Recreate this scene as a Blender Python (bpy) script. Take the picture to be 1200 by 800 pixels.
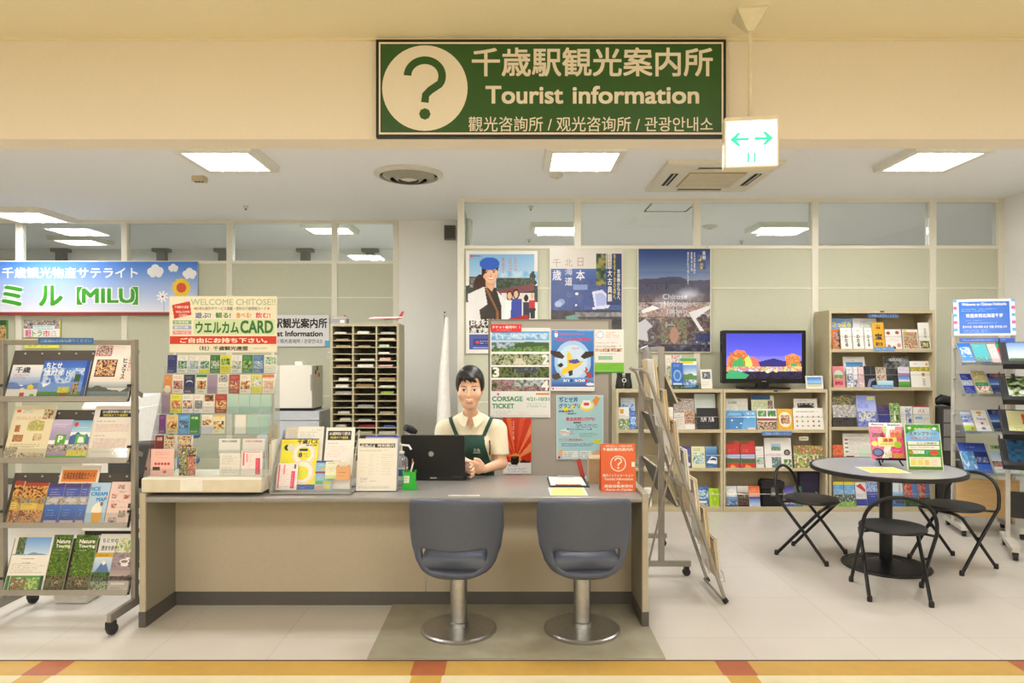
import bpy, bmesh, math, random, zlib
import numpy as np
from mathutils import Vector, Matrix, Euler
for _o in list(bpy.data.objects): bpy.data.objects.remove(_o)
SC = bpy.context.scene
COL = SC.collection
R = math.radians
PI = math.pi
# ------------------------------------------------------------------ camera, world, exposure, lights
CAM_H, FPX, CX, HY = 1.48, 800.0, 600.0, 418.0
cd = bpy.data.cameras.new('camera'); cam = bpy.data.objects.new('camera', cd); COL.objects.link(cam)
cam.location = (0, 0, CAM_H); cam.rotation_euler = (R(90), 0, 0)
cd.sensor_width = 36; cd.lens = 36 * FPX / 1200; cd.shift_y = (HY - 400) / 1200; cd.clip_start = .05; cd.clip_end = 60
SC.camera = cam
vs = SC.view_settings
vs.view_transform = 'Standard'; vs.look = 'None'; vs.gamma = 1; vs.use_curve_mapping = False; vs.exposure = EXPOSURE = 0.0
SC.cycles.use_denoising = True
SC.cycles.max_bounces = 8; SC.cycles.diffuse_bounces = 4; SC.cycles.transparent_max_bounces = 24
SC.cycles.sample_clamp_indirect = 6
W = bpy.data.worlds.new('world'); SC.world = W; W.use_nodes = True
W.node_tree.nodes['Background'].inputs[0].default_value = (1, .98, .95, 1)
W.node_tree.nodes['Background'].inputs[1].default_value = .35
OFFICE_WATT, BACK_WATT, HALL_WATT = 23.0, 36.0, 44.0
OFFICE_COL, HALL_COL = (1, .99, .98), (1, .975, .95)

# ------------------------------------------------------------------ helpers
def lin(c):
    return c / 12.92 if c <= .04045 else ((c + .055) / 1.055) ** 2.4
def hexc(h):
    if len(h) == 3: h = ''.join(ch * 2 for ch in h)
    return tuple(int(h[i:i + 2], 16) / 255 for i in (0, 2, 4))
def hl(h):
    return tuple(lin(c) for c in hexc(h))
MATS = {}
def M(name, h='888888', rough=.5, metal=0.0, noise=.04, scale=25.0, bump=0.0, coat=0.0, stretch=None):
    if name in MATS: return MATS[name]
    m = bpy.data.materials.new(name); m.use_nodes = True; nt = m.node_tree; b = nt.nodes['Principled BSDF']
    c = hl(h)
    b.inputs['Roughness'].default_value = rough; b.inputs['Metallic'].default_value = metal
    b.inputs['Coat Weight'].default_value = coat
    tc = nt.nodes.new('ShaderNodeTexCoord'); nz = nt.nodes.new('ShaderNodeTexNoise'); nz.inputs['Scale'].default_value = scale; nz.inputs['Detail'].default_value = 3
    src = tc.outputs['Object']
    if stretch:
        mp = nt.nodes.new('ShaderNodeMapping'); mp.inputs['Scale'].default_value = stretch; nt.links.new(src, mp.inputs[0]); src = mp.outputs[0]
    nt.links.new(src, nz.inputs['Vector'])
    rp = nt.nodes.new('ShaderNodeValToRGB'); e = rp.color_ramp.elements
    e[0].position = .3; e[1].position = .7
    e[0].color = (*[x * (1 - noise) for x in c], 1); e[1].color = (*[min(1, x * (1 + noise)) for x in c], 1)
    nt.links.new(nz.outputs['Fac'], rp.inputs[0]); nt.links.new(rp.outputs[0], b.inputs['Base Color'])
    if bump:
        bp = nt.nodes.new('ShaderNodeBump'); bp.inputs['Strength'].default_value = bump; bp.inputs['Distance'].default_value = .002
        nt.links.new(nz.outputs['Fac'], bp.inputs['Height']); nt.links.new(bp.outputs[0], b.inputs['Normal'])
    MATS[name] = m
    return m
def Mprint(name, rough=.45, emit=0.0):
    if name in MATS: return MATS[name]
    m = bpy.data.materials.new(name); m.use_nodes = True; nt = m.node_tree; b = nt.nodes['Principled BSDF']
    a = nt.nodes.new('ShaderNodeAttribute'); a.attribute_name = 'Col'
    nt.links.new(a.outputs['Color'], b.inputs['Base Color']); b.inputs['Roughness'].default_value = rough
    if emit:
        nt.links.new(a.outputs['Color'], b.inputs['Emission Color']); b.inputs['Emission Strength'].default_value = emit
    MATS[name] = m
    return m
def Mglass(name, tint='ffffff', gloss=.06, rough=.02, haze=0.0, hazecol='ffffff'):
    if name in MATS: return MATS[name]
    m = bpy.data.materials.new(name); m.use_nodes = True; nt = m.node_tree; nt.nodes.remove(nt.nodes['Principled BSDF'])
    out = nt.nodes['Material Output']
    tr = nt.nodes.new('ShaderNodeBsdfTransparent'); tr.inputs[0].default_value = (*hl(tint), 1)
    gl = nt.nodes.new('ShaderNodeBsdfGlossy'); gl.inputs['Roughness'].default_value = rough
    lw = nt.nodes.new('ShaderNodeLayerWeight'); lw.inputs[0].default_value = .25
    mm = nt.nodes.new('ShaderNodeMath'); mm.operation = 'MULTIPLY_ADD'; mm.inputs[1].default_value = .5; mm.inputs[2].default_value = gloss; mm.use_clamp = True
    nt.links.new(lw.outputs['Fresnel'], mm.inputs[0])
    mx = nt.nodes.new('ShaderNodeMixShader'); nt.links.new(mm.outputs[0], mx.inputs[0])
    first = tr.outputs[0]
    if haze:
        df = nt.nodes.new('ShaderNodeBsdfDiffuse'); df.inputs[0].default_value = (*hl(hazecol), 1)
        m2 = nt.nodes.new('ShaderNodeMixShader'); m2.inputs[0].default_value = haze
        nt.links.new(tr.outputs[0], m2.inputs[1]); nt.links.new(df.outputs[0], m2.inputs[2]); first = m2.outputs[0]
    nt.links.new(first, mx.inputs[1]); nt.links.new(gl.outputs[0], mx.inputs[2]); nt.links.new(mx.outputs[0], out.inputs[0])
    MATS[name] = m
    return m
def Memit(name, h, s):
    if name in MATS: return MATS[name]
    m = bpy.data.materials.new(name); m.use_nodes = True; b = m.node_tree.nodes['Principled BSDF']
    b.inputs['Base Color'].default_value = (*hl(h), 1); b.inputs['Emission Color'].default_value = (*hl(h), 1); b.inputs['Emission Strength'].default_value = s
    MATS[name] = m
    return m

_TX = {}
def glyphs(body, bold=0.0, res=3):
    k = (body, bold, res)
    if k not in _TX:
        cu = bpy.data.curves.new('t', 'FONT'); cu.body = body; cu.size = 1; cu.resolution_u = res; cu.fill_mode = 'FRONT'
        ob = bpy.data.objects.new('t', cu); COL.objects.link(ob)
        bpy.context.view_layer.update()
        me = bpy.data.meshes.new_from_object(ob.evaluated_get(bpy.context.evaluated_depsgraph_get()))
        v = np.array([p.co[:2] for p in me.vertices]) if len(me.vertices) else np.zeros((0, 2))
        f = [tuple(p.vertices) for p in me.polygons]
        bpy.data.meshes.remove(me); bpy.data.objects.remove(ob); bpy.data.curves.remove(cu)
        if len(v):
            if bold:
                n = len(v); f0 = f; b = bold; V = []; f = []
                for i, (p, q) in enumerate(((-b, -b), (b, -b), (b, b), (-b, b))): V.append(np.c_[v + [p, q], np.full(n, float(i))]); f += [tuple(k + n * i for k in g) for g in f0]
                v = np.concatenate(V)
            else: v = np.c_[v, np.zeros(len(v))]
            lo = v.min(0); sz = np.maximum(v.max(0) - lo, 1e-6); v[:, :2] = ((v - lo) / sz)[:, :2]
        else: sz = np.array([1., 1.])
        _TX[k] = (v, f, sz)
    return _TX[k]

class MB:
    """collects shapes for ONE mesh; every face has a material slot and a colour"""
    def __init__(s): s.v = []; s.f = []; s.m = []; s.c = []; s.mats = []
    def slot(s, m):
        if m not in s.mats: s.mats.append(m)
        return s.mats.index(m)
    def add(s, vs_, fs, m, col=None):
        n = len(s.v); k = s.slot(m); col = (1, 1, 1) if col is None else col
        s.v.extend([tuple(p) for p in vs_])
        for f in fs: s.f.append(tuple(i + n for i in f)); s.m.append(k); s.c.append(col)
        return s
    def box(s, lo, hi, m, col=None, mat4=None):
        x0, y0, z0 = lo; x1, y1, z1 = hi
        p = [(x0,y0,z0),(x1,y0,z0),(x1,y1,z0),(x0,y1,z0),(x0,y0,z1),(x1,y0,z1),(x1,y1,z1),(x0,y1,z1)]
        if mat4 is not None: p = [mat4 @ Vector(q) for q in p]
        return s.add(p, [(0,3,2,1),(4,5,6,7),(0,1,5,4),(1,2,6,5),(2,3,7,6),(3,0,4,7)], m, col)
    def rbox(s, lo, hi, m, r=.01, col=None, seg=3, axis='z', mat4=None):
        """box with its four edges along one axis rounded"""
        ax = 'xyz'.index(axis); a, b = [i for i in range(3) if i != ax]
        r = min(r, (hi[a] - lo[a]) / 2.001, (hi[b] - lo[b]) / 2.001); ring = []
        for (ca, cb, q) in ((hi[a] - r, hi[b] - r, 0), (lo[a] + r, hi[b] - r, 1), (lo[a] + r, lo[b] + r, 2), (hi[a] - r, lo[b] + r, 3)):
            for i in range(seg + 1):
                t = (q + i / seg) * PI / 2; ring.append((ca + r * math.cos(t), cb + r * math.sin(t)))
        pts = []
        for e in (lo[ax], hi[ax]):
            for (u, w) in ring:
                p = [0, 0, 0]; p[a] = u; p[b] = w; p[ax] = e; pts.append(tuple(p))
        n = len(ring); fs = [(i, (i + 1) % n, n + (i + 1) % n, n + i) for i in range(n)] + [tuple(range(n))[::-1], tuple(range(n, 2 * n))]
        if ax == 1: fs = [f[::-1] for f in fs]
        if mat4 is not None: pts = [mat4 @ Vector(q) for q in pts]
        return s.add(pts, fs, m, col)
    def tube(s, path, r, m, seg=10, col=None, caps=True, closed=False):
        P = [Vector(p) for p in path]; n = len(P); rr = r if hasattr(r, '__len__') else [r] * n
        vs_, up = [], None
        for i in range(n):
            if closed: t = P[(i + 1) % n] - P[i - 1]
            else: t = P[min(i + 1, n - 1)] - P[max(i - 1, 0)]
            t.normalize()
            if up is None:
                up = Vector((0, 0, 1)) if abs(t.z) < .9 else Vector((0, 1, 0))
            a = t.cross(up).normalized(); b = a.cross(t).normalized(); up = b
            for k in range(seg):
                q = 2 * PI * k / seg; vs_.append(P[i] + a * (rr[i] * math.cos(q)) + b * (rr[i] * math.sin(q)))
        fs = []
        for i in range(n if closed else n - 1):
            j = (i + 1) % n
            for k in range(seg):
                l = (k + 1) % seg; fs.append((i * seg + k, i * seg + l, j * seg + l, j * seg + k))
        if caps and not closed: fs += [tuple(range(seg))[::-1], tuple(range((n - 1) * seg, n * seg))]
        return s.add(vs_, fs, m, col)
    def lathe(s, prof, m, seg=32, col=None, c=(0, 0, 0), mat4=None, cap=True):
        vs_, fs = [], []; n = len(prof)
        for (r, z) in prof:
            for k in range(seg):
                q = 2 * PI * k / seg; vs_.append(Vector((c[0] + r * math.cos(q), c[1] + r * math.sin(q), c[2] + z)))
        for i in range(n - 1):
            for k in range(seg):
                l = (k + 1) % seg; fs.append((i * seg + k, i * seg + l, (i + 1) * seg + l, (i + 1) * seg + k))
        if cap and prof[0][0] > 1e-6: fs.append(tuple(range(seg))[::-1])
        if cap and prof[-1][0] > 1e-6: fs.append(tuple(range((n - 1) * seg, n * seg)))
        if mat4 is not None: vs_ = [mat4 @ v for v in vs_]
        return s.add(vs_, fs, m, col)
    def prism(s, pts, y0, y1, m, col=None, axis='y', mat4=None):
        """polygon in the (x,z) plane pushed along y (or yz along x, xy along z)"""
        def pl(u, w, e): return {'y': (u, e, w), 'x': (e, u, w), 'z': (u, w, e)}[axis]
        n = len(pts); vs_ = [Vector(pl(u, w, y0)) for u, w in pts] + [Vector(pl(u, w, y1)) for u, w in pts]
        fs = [tuple(range(n)), tuple(range(n, 2 * n))[::-1]] + [(i, n + i, n + (i + 1) % n, (i + 1) % n) for i in range(n)]
        if mat4 is not None: vs_ = [mat4 @ v for v in vs_]
        return s.add(vs_, fs, m, col)
    def art(s, A, w, h, m, y=0.0, x0=None, z0=0.0, bend=None, mat4=None):
        """the printed face: the drawing A as coloured cells over w x h, facing -y"""
        ny, nx = A.a.shape[:2]; x0 = -w / 2 if x0 is None else x0
        def pt(u, v, off=0.0):
            q = Vector((x0 + u * w, y - off + (bend(u, v) if bend else 0), z0 + (1 - v) * h))
            return mat4 @ q if mat4 is not None else q
        n = len(s.v); k = s.slot(m)
        for j in range(ny + 1):
            for i in range(nx + 1): s.v.append(tuple(pt(i / nx, j / ny)))
        a = A.lin()
        for j in range(ny):
            for i in range(nx):
                p = n + j * (nx + 1) + i
                s.f.append((p, p + nx + 1, p + nx + 2, p + 1)); s.m.append(k); s.c.append(tuple(a[j, i]))
        for q, (u0, v0, u1, v1, c, body, bold) in enumerate(A.tx):
            gv, gf, _ = glyphs(body, bold)
            s.add([pt(u0 + g[0] * (u1 - u0), v1 - g[1] * (v1 - v0), .0006 + .0006 * q / max(6, len(A.tx)) + .00002 * g[2]) for g in gv], gf, m, hl(c))
        return s
    def build(s, name, parent=None, smooth=None, bevel=0, kind=None, label=None, loc=None, rot=None):
        me = bpy.data.meshes.new(name); me.from_pydata(s.v, [], s.f)
        for m in s.mats: me.materials.append(m)
        me.polygons.foreach_set('material_index', s.m)
        if any(c != (1, 1, 1) for c in s.c):
            at = me.color_attributes.new('Col', 'FLOAT_COLOR', 'CORNER')
            ln = np.array([len(f) for f in s.f]); arr = np.repeat(np.c_[np.array(s.c, dtype=float), np.ones(len(s.c))], ln, axis=0)
            at.data.foreach_set('color', arr.astype(np.float32).ravel())
        if smooth is not None:
            me.polygons.foreach_set('use_smooth', [True] * len(me.polygons)); me.set_sharp_from_angle(angle=R(smooth))
        me.update()
        o = bpy.data.objects.new(name, me); COL.objects.link(o)
        if parent: o.parent = parent
        if loc: o.location = loc
        if rot: o.rotation_euler = rot
        if bevel:
            b = o.modifiers.new('bevel', 'BEVEL'); b.width = bevel; b.segments = 2; b.limit_method = 'ANGLE'; b.angle_limit = R(50)
        if kind: o['kind'] = kind
        if label: o['label'] = label
        return o

def tag(o, label, cat, group=None, kind=None):
    o['label'] = label; o['category'] = cat
    if group: o['group'] = group
    if kind: o['kind'] = kind
    return o
def thing(name, label, cat, loc=(0, 0, 0), rz=0, group=None):
    o = bpy.data.objects.new(name, None); COL.objects.link(o); o.location = loc; o.rotation_euler = (0, 0, rz); o.empty_display_size = .1
    return tag(o, label, cat, group)
def copy_tree(o, parent=None):
    c = o.copy(); COL.objects.link(c)
    if parent: c.parent = parent
    for ch in list(o.children): copy_tree(ch, c)
    return c
def struct(mb, name, **k): return mb.build(name, kind='structure', **k)
def sx(px, d): return (px - CX) * d / FPX           # a place seen at column px, standing d metres away
def sz(py, d): return CAM_H - (py - HY) * d / FPX

# ---- drawings: a small painter for printed things
class Art:
    def __init__(s, nx, ny, spec='', seed=None):
        s.nx, s.ny = max(2, int(round(nx))), max(2, int(round(ny))); s.a = np.ones((s.ny, s.nx, 3)); s.tx = []
        s.rng = np.random.RandomState(zlib.crc32((spec + str(seed)).encode()) % 2**31)
        s.U, s.V = np.meshgrid((np.arange(s.nx) + .5) / s.nx, (np.arange(s.ny) + .5) / s.ny)
        for op in spec.split('|'):
            t = op.split()
            if t: getattr(s, '_' + t[0])(*t[1:])
    def lin(s):
        a = np.clip(s.a, 0, 1); return np.where(a <= .04045, a / 12.92, ((a + .055) / 1.055) ** 2.4)
    def _box(s, u0, v0, u1, v1):
        u0, v0, u1, v1 = map(float, (u0, v0, u1, v1)); return (s.U >= u0) & (s.U <= u1) & (s.V >= v0) & (s.V <= v1)
    def _f(s, c): s.a[:] = hexc(c)
    def _r(s, u0, v0, u1, v1, c): s.a[s._box(u0, v0, u1, v1)] = hexc(c)
    def _g(s, u0, v0, u1, v1, c, d):
        k = s._box(u0, v0, u1, v1); t = ((s.V - float(v0)) / (float(v1) - float(v0)))[..., None]
        g = np.array(hexc(c)) * (1 - t) + np.array(hexc(d)) * t; s.a[k] = g[k]
    def _e(s, cu, cv, ru, rv, c):
        s.a[((s.U - float(cu)) / float(ru)) ** 2 + ((s.V - float(cv)) / float(rv)) ** 2 <= 1] = hexc(c)
    def _n(s, u0, v0, u1, v1, cs, sc=3):
        k = s._box(u0, v0, u1, v1); cs = [np.array(hexc(c)) for c in cs.split(',')]; q = max(2.2, float(sc))
        gy, gx = int(s.ny / q) + 3, int(s.nx / q) + 3; g = s.rng.rand(gy, gx)
        y = (np.arange(s.ny) / q); x = (np.arange(s.nx) / q); yi, xi = y.astype(int), x.astype(int); fy, fx = (y - yi)[:, None], (x - xi)[None]
        z = g[yi][:, xi] * (1 - fy) * (1 - fx) + g[yi + 1][:, xi] * fy * (1 - fx) + g[yi][:, xi + 1] * (1 - fy) * fx + g[yi + 1][:, xi + 1] * fy * fx
        z = np.clip((z - .12) / .76 + (s.rng.rand(s.ny, s.nx) - .5) * .2, 0, .999) * (len(cs) - 1); i0 = z.astype(int); f = (z - i0)[..., None]
        cs = np.array(cs + [cs[-1]]); s.a[k] = (cs[i0] * (1 - f) + cs[i0 + 1] * f)[k]
    def _l(s, u0, v0, u1, v1, c, n):
        u0, v0, u1, v1 = map(float, (u0, v0, u1, v1)); n = int(n)
        for i in range(n):
            j = int((v0 + (v1 - v0) * (i + .5) / n) * s.ny); x = int(u0 * s.nx); e = int((u0 + (u1 - u0) * (.6 + .4 * s.rng.rand())) * s.nx)
            if 0 <= j < s.ny:
                for q in range(x, min(e, s.nx)):
                    if s.rng.rand() < .72: s.a[j, q] = s.a[j, q] * .35 + np.array(hexc(c)) * .65
    def _p(s, c, *q):
        q = list(map(float, q)); P = list(zip(q[::2], q[1::2])); k = np.zeros(s.U.shape, bool)
        for i in range(len(P)):
            (x1, y1), (x2, y2) = P[i], P[i - 1]
            if y1 == y2: continue
            k ^= ((y1 > s.V) != (y2 > s.V)) & (s.U < (x2 - x1) * (s.V - y1) / (y2 - y1) + x1)
        s.a[k] = hexc(c)
    def _m(s, v0, v1, c, amp=.1):
        x = np.linspace(0, 1, s.nx); amp = float(amp); h = np.zeros(s.nx)
        for q in (1, 2, 3, 5, 9): h += np.sin(2 * PI * (q * .8 * x + s.rng.rand())) / q
        h = float(v0) - amp * (h - h.min()) / (np.ptp(h) + 1e-6) + amp
        s.a[(s.V >= h[None]) & (s.V <= float(v1))] = hexc(c)
    def _t(s, u0, v0, u1, v1, c, body, bold=.012): s.tx.append((float(u0), float(v0), float(u1), float(v1), c, body.replace('_', ' '), float(bold)))
    def _v(s, u0, v0, u1, v1, c, body, bold=.012):
        n = len(body); v0, v1 = float(v0), float(v1); q = (v1 - v0) / n
        for i, ch in enumerate(body): s._t(u0, v0 + q * (i + .06), u1, v0 + q * (i + .94), c, ch, bold)

PAPER = Mprint('printed_paper', .5)
GLOSSY = Mprint('glossy_print', .22)
def sheet(name, label, cat, w, h, spec, loc, lean=0.0, yaw=0.0, thick=.004, group=None, cells=(20, 30), mat=None, bend=None, roll=0.0, parent=None, edge='e8e4da'):
    """a printed sheet or booklet standing on its lower edge at loc, facing -y, its top leaning back"""
    mat = mat or PAPER; b = MB(); A = Art(cells[0], cells[1], spec, label)
    e = hl(edge)
    if bend is None:
        x, t = w / 2, thick
        b.add([(-x,0,0),(x,0,0),(x,0,h),(-x,0,h),(-x,t,0),(x,t,0),(x,t,h),(-x,t,h)], [(4,7,6,5),(0,4,5,1),(1,5,6,2),(2,6,7,3),(3,7,4,0)], mat, e)
    else:
        n = 10; V = []
        for i in range(n + 1):
            v = i / n
            for u in (0, 1): V += [(-w/2 + u*w, bend(u, v), (1-v)*h), (-w/2 + u*w, bend(u, v) + thick, (1-v)*h)]
        F = [(4*i+1, 4*i+3, 4*i+7, 4*i+5) for i in range(n)] + [(4*i, 4*i+1, 4*i+5, 4*i+4) for i in range(n)] + [(4*i+2, 4*i+6, 4*i+7, 4*i+3) for i in range(n)] + [(0, 2, 3, 1), (4*n, 4*n+1, 4*n+3, 4*n+2)]
        b.add(V, F, mat, e)
    b.art(A, w, h, mat, bend=bend)
    o = b.build(name, parent)
    o.location = Vector(loc) + Vector((0, 0, thick * math.sin(lean) + .0004)); o.rotation_euler = Euler((-lean, roll, yaw), 'XYZ')
    if label and not parent: tag(o, label, cat, group)
    elif label: o['label'] = label
    return o
def stand_px(name, label, cat, x0, y0, x1, yb, d, spec, lean=R(15), thick=.005, group=None, mat=None, zb=None, yaw=0.0, bend=None, res=1.1):
    """same, sized from how it looks in the photograph when its lower edge is d metres away"""
    zb = sz(yb, d) if zb is None else zb
    k = (y0 - HY) / FPX; h = (CAM_H - k * d - zb) / (math.cos(lean) + k * math.sin(lean)); w = (x1 - x0) * d / FPX
    return sheet(name, label, cat, w, h, spec, (sx((x0 + x1) / 2, d), d, zb), lean, yaw, thick, group, (max(4, (x1 - x0) * res), max(4, abs(yb - y0) * res)), mat, bend)
def wallposter(name, label, cat, x0, y0, x1, y1, d, spec, thick=.004, mat=None, group=None, res=1.0):
    w = (x1 - x0) * d / FPX; h = (y1 - y0) * d / FPX
    return sheet(name, label, cat, w, h, spec, (sx((x0 + x1) / 2, d), d - thick, sz(y1, d)), 0, 0, thick, group, ((x1 - x0) * res, (y1 - y0) * res), mat)

# ---- soft solids: distance fields turned into one continuous skin
def smin(a, b, k):
    h = np.clip(.5 + .5 * (b - a) / k, 0, 1); return b * (1 - h) + a * h - k * h * (1 - h)
def smax(a, b, k): return -smin(-a, -b, k)
def cap(P, a, b, r0, r1):
    a, b = np.array(a), np.array(b); ab = b - a; t = np.clip(((P - a) @ ab) / (ab @ ab), 0, 1)
    return np.linalg.norm(P - a - t[..., None] * ab, axis=-1) - (r0 + (r1 - r0) * t)
def ell(P, c, r):
    q = (P - np.array(c)) / np.array(r); k0 = np.linalg.norm(q, axis=-1); k1 = np.linalg.norm(q / np.array(r), axis=-1)
    return k0 * (k0 - 1) / np.maximum(k1, 1e-9)
def rbx(P, c, b, r):
    q = np.abs(P - np.array(c)) - np.array(b) + r; return np.linalg.norm(np.maximum(q, 0), axis=-1) + np.minimum(q.max(-1), 0) - r
def nets(fn, lo, hi, h):
    ax = [np.arange(lo[i], hi[i] + h, h) for i in range(3)]; G = np.stack(np.meshgrid(*ax, indexing='ij'), -1); F = fn(G)
    ins = F < 0; n = np.array(F.shape)
    c = sum(ins[i:n[0]-1+i, j:n[1]-1+j, k:n[2]-1+k].astype(int) for i in (0,1) for j in (0,1) for k in (0,1))
    act = (c > 0) & (c < 8); idx = -np.ones(act.shape, int); idx[act] = np.arange(act.sum()); cells = np.argwhere(act)
    acc = np.zeros((len(cells), 3)); cnt = np.zeros(len(cells))
    cor = [np.array(q) for q in ((0,0,0),(1,0,0),(0,1,0),(1,1,0),(0,0,1),(1,0,1),(0,1,1),(1,1,1))]
    for a in range(8):
        for b in range(a + 1, 8):
            if abs(cor[a] - cor[b]).sum() != 1: continue
            fa, fb = F[tuple((cells + cor[a]).T)], F[tuple((cells + cor[b]).T)]; k = (fa < 0) != (fb < 0)
            t = np.where(k, fa / np.where(k, fa - fb, 1), 0)[:, None]
            acc += np.where(k[:, None], cor[a] + t * (cor[b] - cor[a]), 0); cnt += k
    V = np.array([ax[0][0], ax[1][0], ax[2][0]]) + (cells + acc / cnt[:, None]) * h
    fs = []
    for a in range(3):
        sl0 = [slice(None)] * 3; sl1 = [slice(None)] * 3; sl0[a] = slice(0, -1); sl1[a] = slice(1, None)
        e = ins[tuple(sl0)] != ins[tuple(sl1)]; q = np.argwhere(e); b, d = (a + 1) % 3, (a + 2) % 3
        q = q[(q[:, b] > 0) & (q[:, d] > 0) & (q[:, b] < n[b] - 1) & (q[:, d] < n[d] - 1)]
        ib = np.zeros(3, int); ib[b] = 1; idd = np.zeros(3, int); idd[d] = 1
        f = np.stack([idx[tuple((q - ib - idd).T)], idx[tuple((q - idd).T)], idx[tuple(q.T)], idx[tuple((q - ib).T)]], 1)
        fl = ~ins[tuple(q.T)]; f[fl] = f[fl][:, ::-1]; fs.append(f)
    return V, np.concatenate(fs)
def soft(name, fn, lo, hi, h, m, parent=None, label=None):
    V, Fc = nets(fn, lo, hi, h); me = bpy.data.meshes.new(name); me.from_pydata(V.tolist(), [], Fc.tolist()); me.materials.append(m)
    me.polygons.foreach_set('use_smooth', [True] * len(me.polygons)); me.update()
    o = bpy.data.objects.new(name, me); COL.objects.link(o)
    if parent: o.parent = parent
    if label: o['label'] = label
    return o

# ================================================================== THE SETTING
HALL_Y = 3.335          # where the office begins, under the bulkhead
CEIL, HCEIL = 3.07, 3.03
BACK_L, BACK_R, WALL_R = 7.95, 6.86, 4.94
m_white = M('white_wall_paint', 'f5f3ef', .7, noise=.015, scale=60)
m_ceil = M('ceiling_board', 'f4f4f6', .8, noise=.02, scale=80)
m_panel = M('greenish_partition_panel', 'c6c7b0', .55, noise=.015, scale=30)
m_post = M('partition_frame', 'e6e2d2', .4, noise=.01)
m_hall = M('cream_wallpaper', 'efe5d8', .75, noise=.02, scale=120)
m_hceil = M('hall_ceiling_paint', 'ece0c4', .8, noise=.015, scale=90)
glass = Mglass('window_glass', 'f4f8f8', .05)

def floor_mat():
    m = bpy.data.materials.new('vinyl_floor_tiles'); m.use_nodes = True; nt = m.node_tree; b = nt.nodes['Principled BSDF']
    tc = nt.nodes.new('ShaderNodeTexCoord'); br = nt.nodes.new('ShaderNodeTexBrick')
    br.offset = 0; br.squash = 1; br.inputs['Scale'].default_value = 1; br.inputs['Brick Width'].default_value = .6; br.inputs['Row Height'].default_value = .6
    br.inputs['Mortar Size'].default_value = .0022; br.inputs['Mortar Smooth'].default_value = .3
    br.inputs['Color1'].default_value = (*hl('cfc9c0'), 1); br.inputs['Color2'].default_value = (*hl('ccc5bb'), 1); br.inputs['Mortar'].default_value = (*hl('b2aca2'), 1)
    nt.links.new(tc.outputs['Object'], br.inputs['Vector'])
    nz = nt.nodes.new('ShaderNodeTexNoise'); nz.inputs['Scale'].default_value = 5; nz.inputs['Detail'].default_value = 6; nt.links.new(tc.outputs['Object'], nz.inputs['Vector'])
    mx = nt.nodes.new('ShaderNodeMix'); mx.data_type = 'RGBA'; mx.blend_type = 'MULTIPLY'; mx.inputs[0].default_value = .10
    nt.links.new(br.outputs['Color'], mx.inputs[6]); nt.links.new(nz.outputs['Fac'], mx.inputs[7]); nt.links.new(mx.outputs[2], b.inputs['Base Color'])
    rp = nt.nodes.new('ShaderNodeMapRange'); rp.inputs['To Min'].default_value = .26; rp.inputs['To Max'].default_value = .34; nt.links.new(nz.outputs['Fac'], rp.inputs[0])
    nt.links.new(rp.outputs[0], b.inputs['Roughness'])
    return m
m_floor = floor_mat()
struct(MB().box((-9, HALL_Y, -.1), (9, 12.6, 0), m_floor), 'floor')
m_cream = M('cream_hall_floor', 'd2c8a4', .35, noise=.03, scale=8)
m_yel = M('yellow_floor_band', 'bd974a', .35, noise=.04, scale=14)
m_ora = M('terracotta_floor_tile', 'a45c38', .4, noise=.06, scale=14)
m_dark = M('dark_floor_joint', '4a2e20', .5)
B0 = 3.172
struct(MB().box((-9, -6.5, -.1), (9, B0, 0), m_cream), 'floor_hall')
TILES = [(-2.285, -2.125), (-.475, -.315), (.985, 1.145), (2.41, 2.57), (-4.1, -3.94), (4.0, 4.16)]
b = MB(); b.box((-9, HALL_Y - .012, -.1), (9, HALL_Y, .0005), m_dark)
xs = sorted(TILES); e = -9
for (u, w) in xs: b.box((e, B0, -.1), (u, HALL_Y - .012, 0), m_yel); b.box((u, B0, -.1), (w, HALL_Y - .012, 0), m_ora); e = w
b.box((e, B0, -.1), (9, HALL_Y - .012, 0), m_yel)
for (u, w) in xs: b.box((u + .01, -6.5, -.1), (w - .01, B0, .0004), m_yel)
struct(b, 'floor_border')
# ceilings, bulkhead, outer walls
struct(MB().box((-9, HALL_Y + .155, CEIL), (9, 12.6, CEIL + .12), m_ceil), 'ceiling')
b = MB(); b.box((-9, -6.5, HCEIL), (9, HALL_Y, HCEIL + .12), m_hceil)
b.box((-9, HALL_Y - .02, HCEIL - .01), (9, HALL_Y - .001, HCEIL), m_hceil)
struct(b, 'ceiling_hall')
struct(MB().box((-9, HALL_Y, 2.543), (9, HALL_Y + .155, CEIL + .12), m_hall), 'wall_bulkhead')
struct(MB().box((-9.1, -6.5, 0), (-9, 12.6, CEIL), m_white), 'wall_left')
struct(MB().box((WALL_R, HALL_Y + .155, 0), (WALL_R + .12, BACK_R + .08, CEIL), m_white), 'wall_right')
struct(MB().box((9, -6.5, 0), (9.1, 12.6, CEIL), m_white), 'wall_far_right')
struct(MB().box((-9, -6.6, 0), (9, -6.5, HCEIL), m_hall), 'wall_front')
b = MB(); b.box((-9, 12.5, 0), (9, 12.6, CEIL), m_white)
struct(b, 'wall_back_room')
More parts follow.
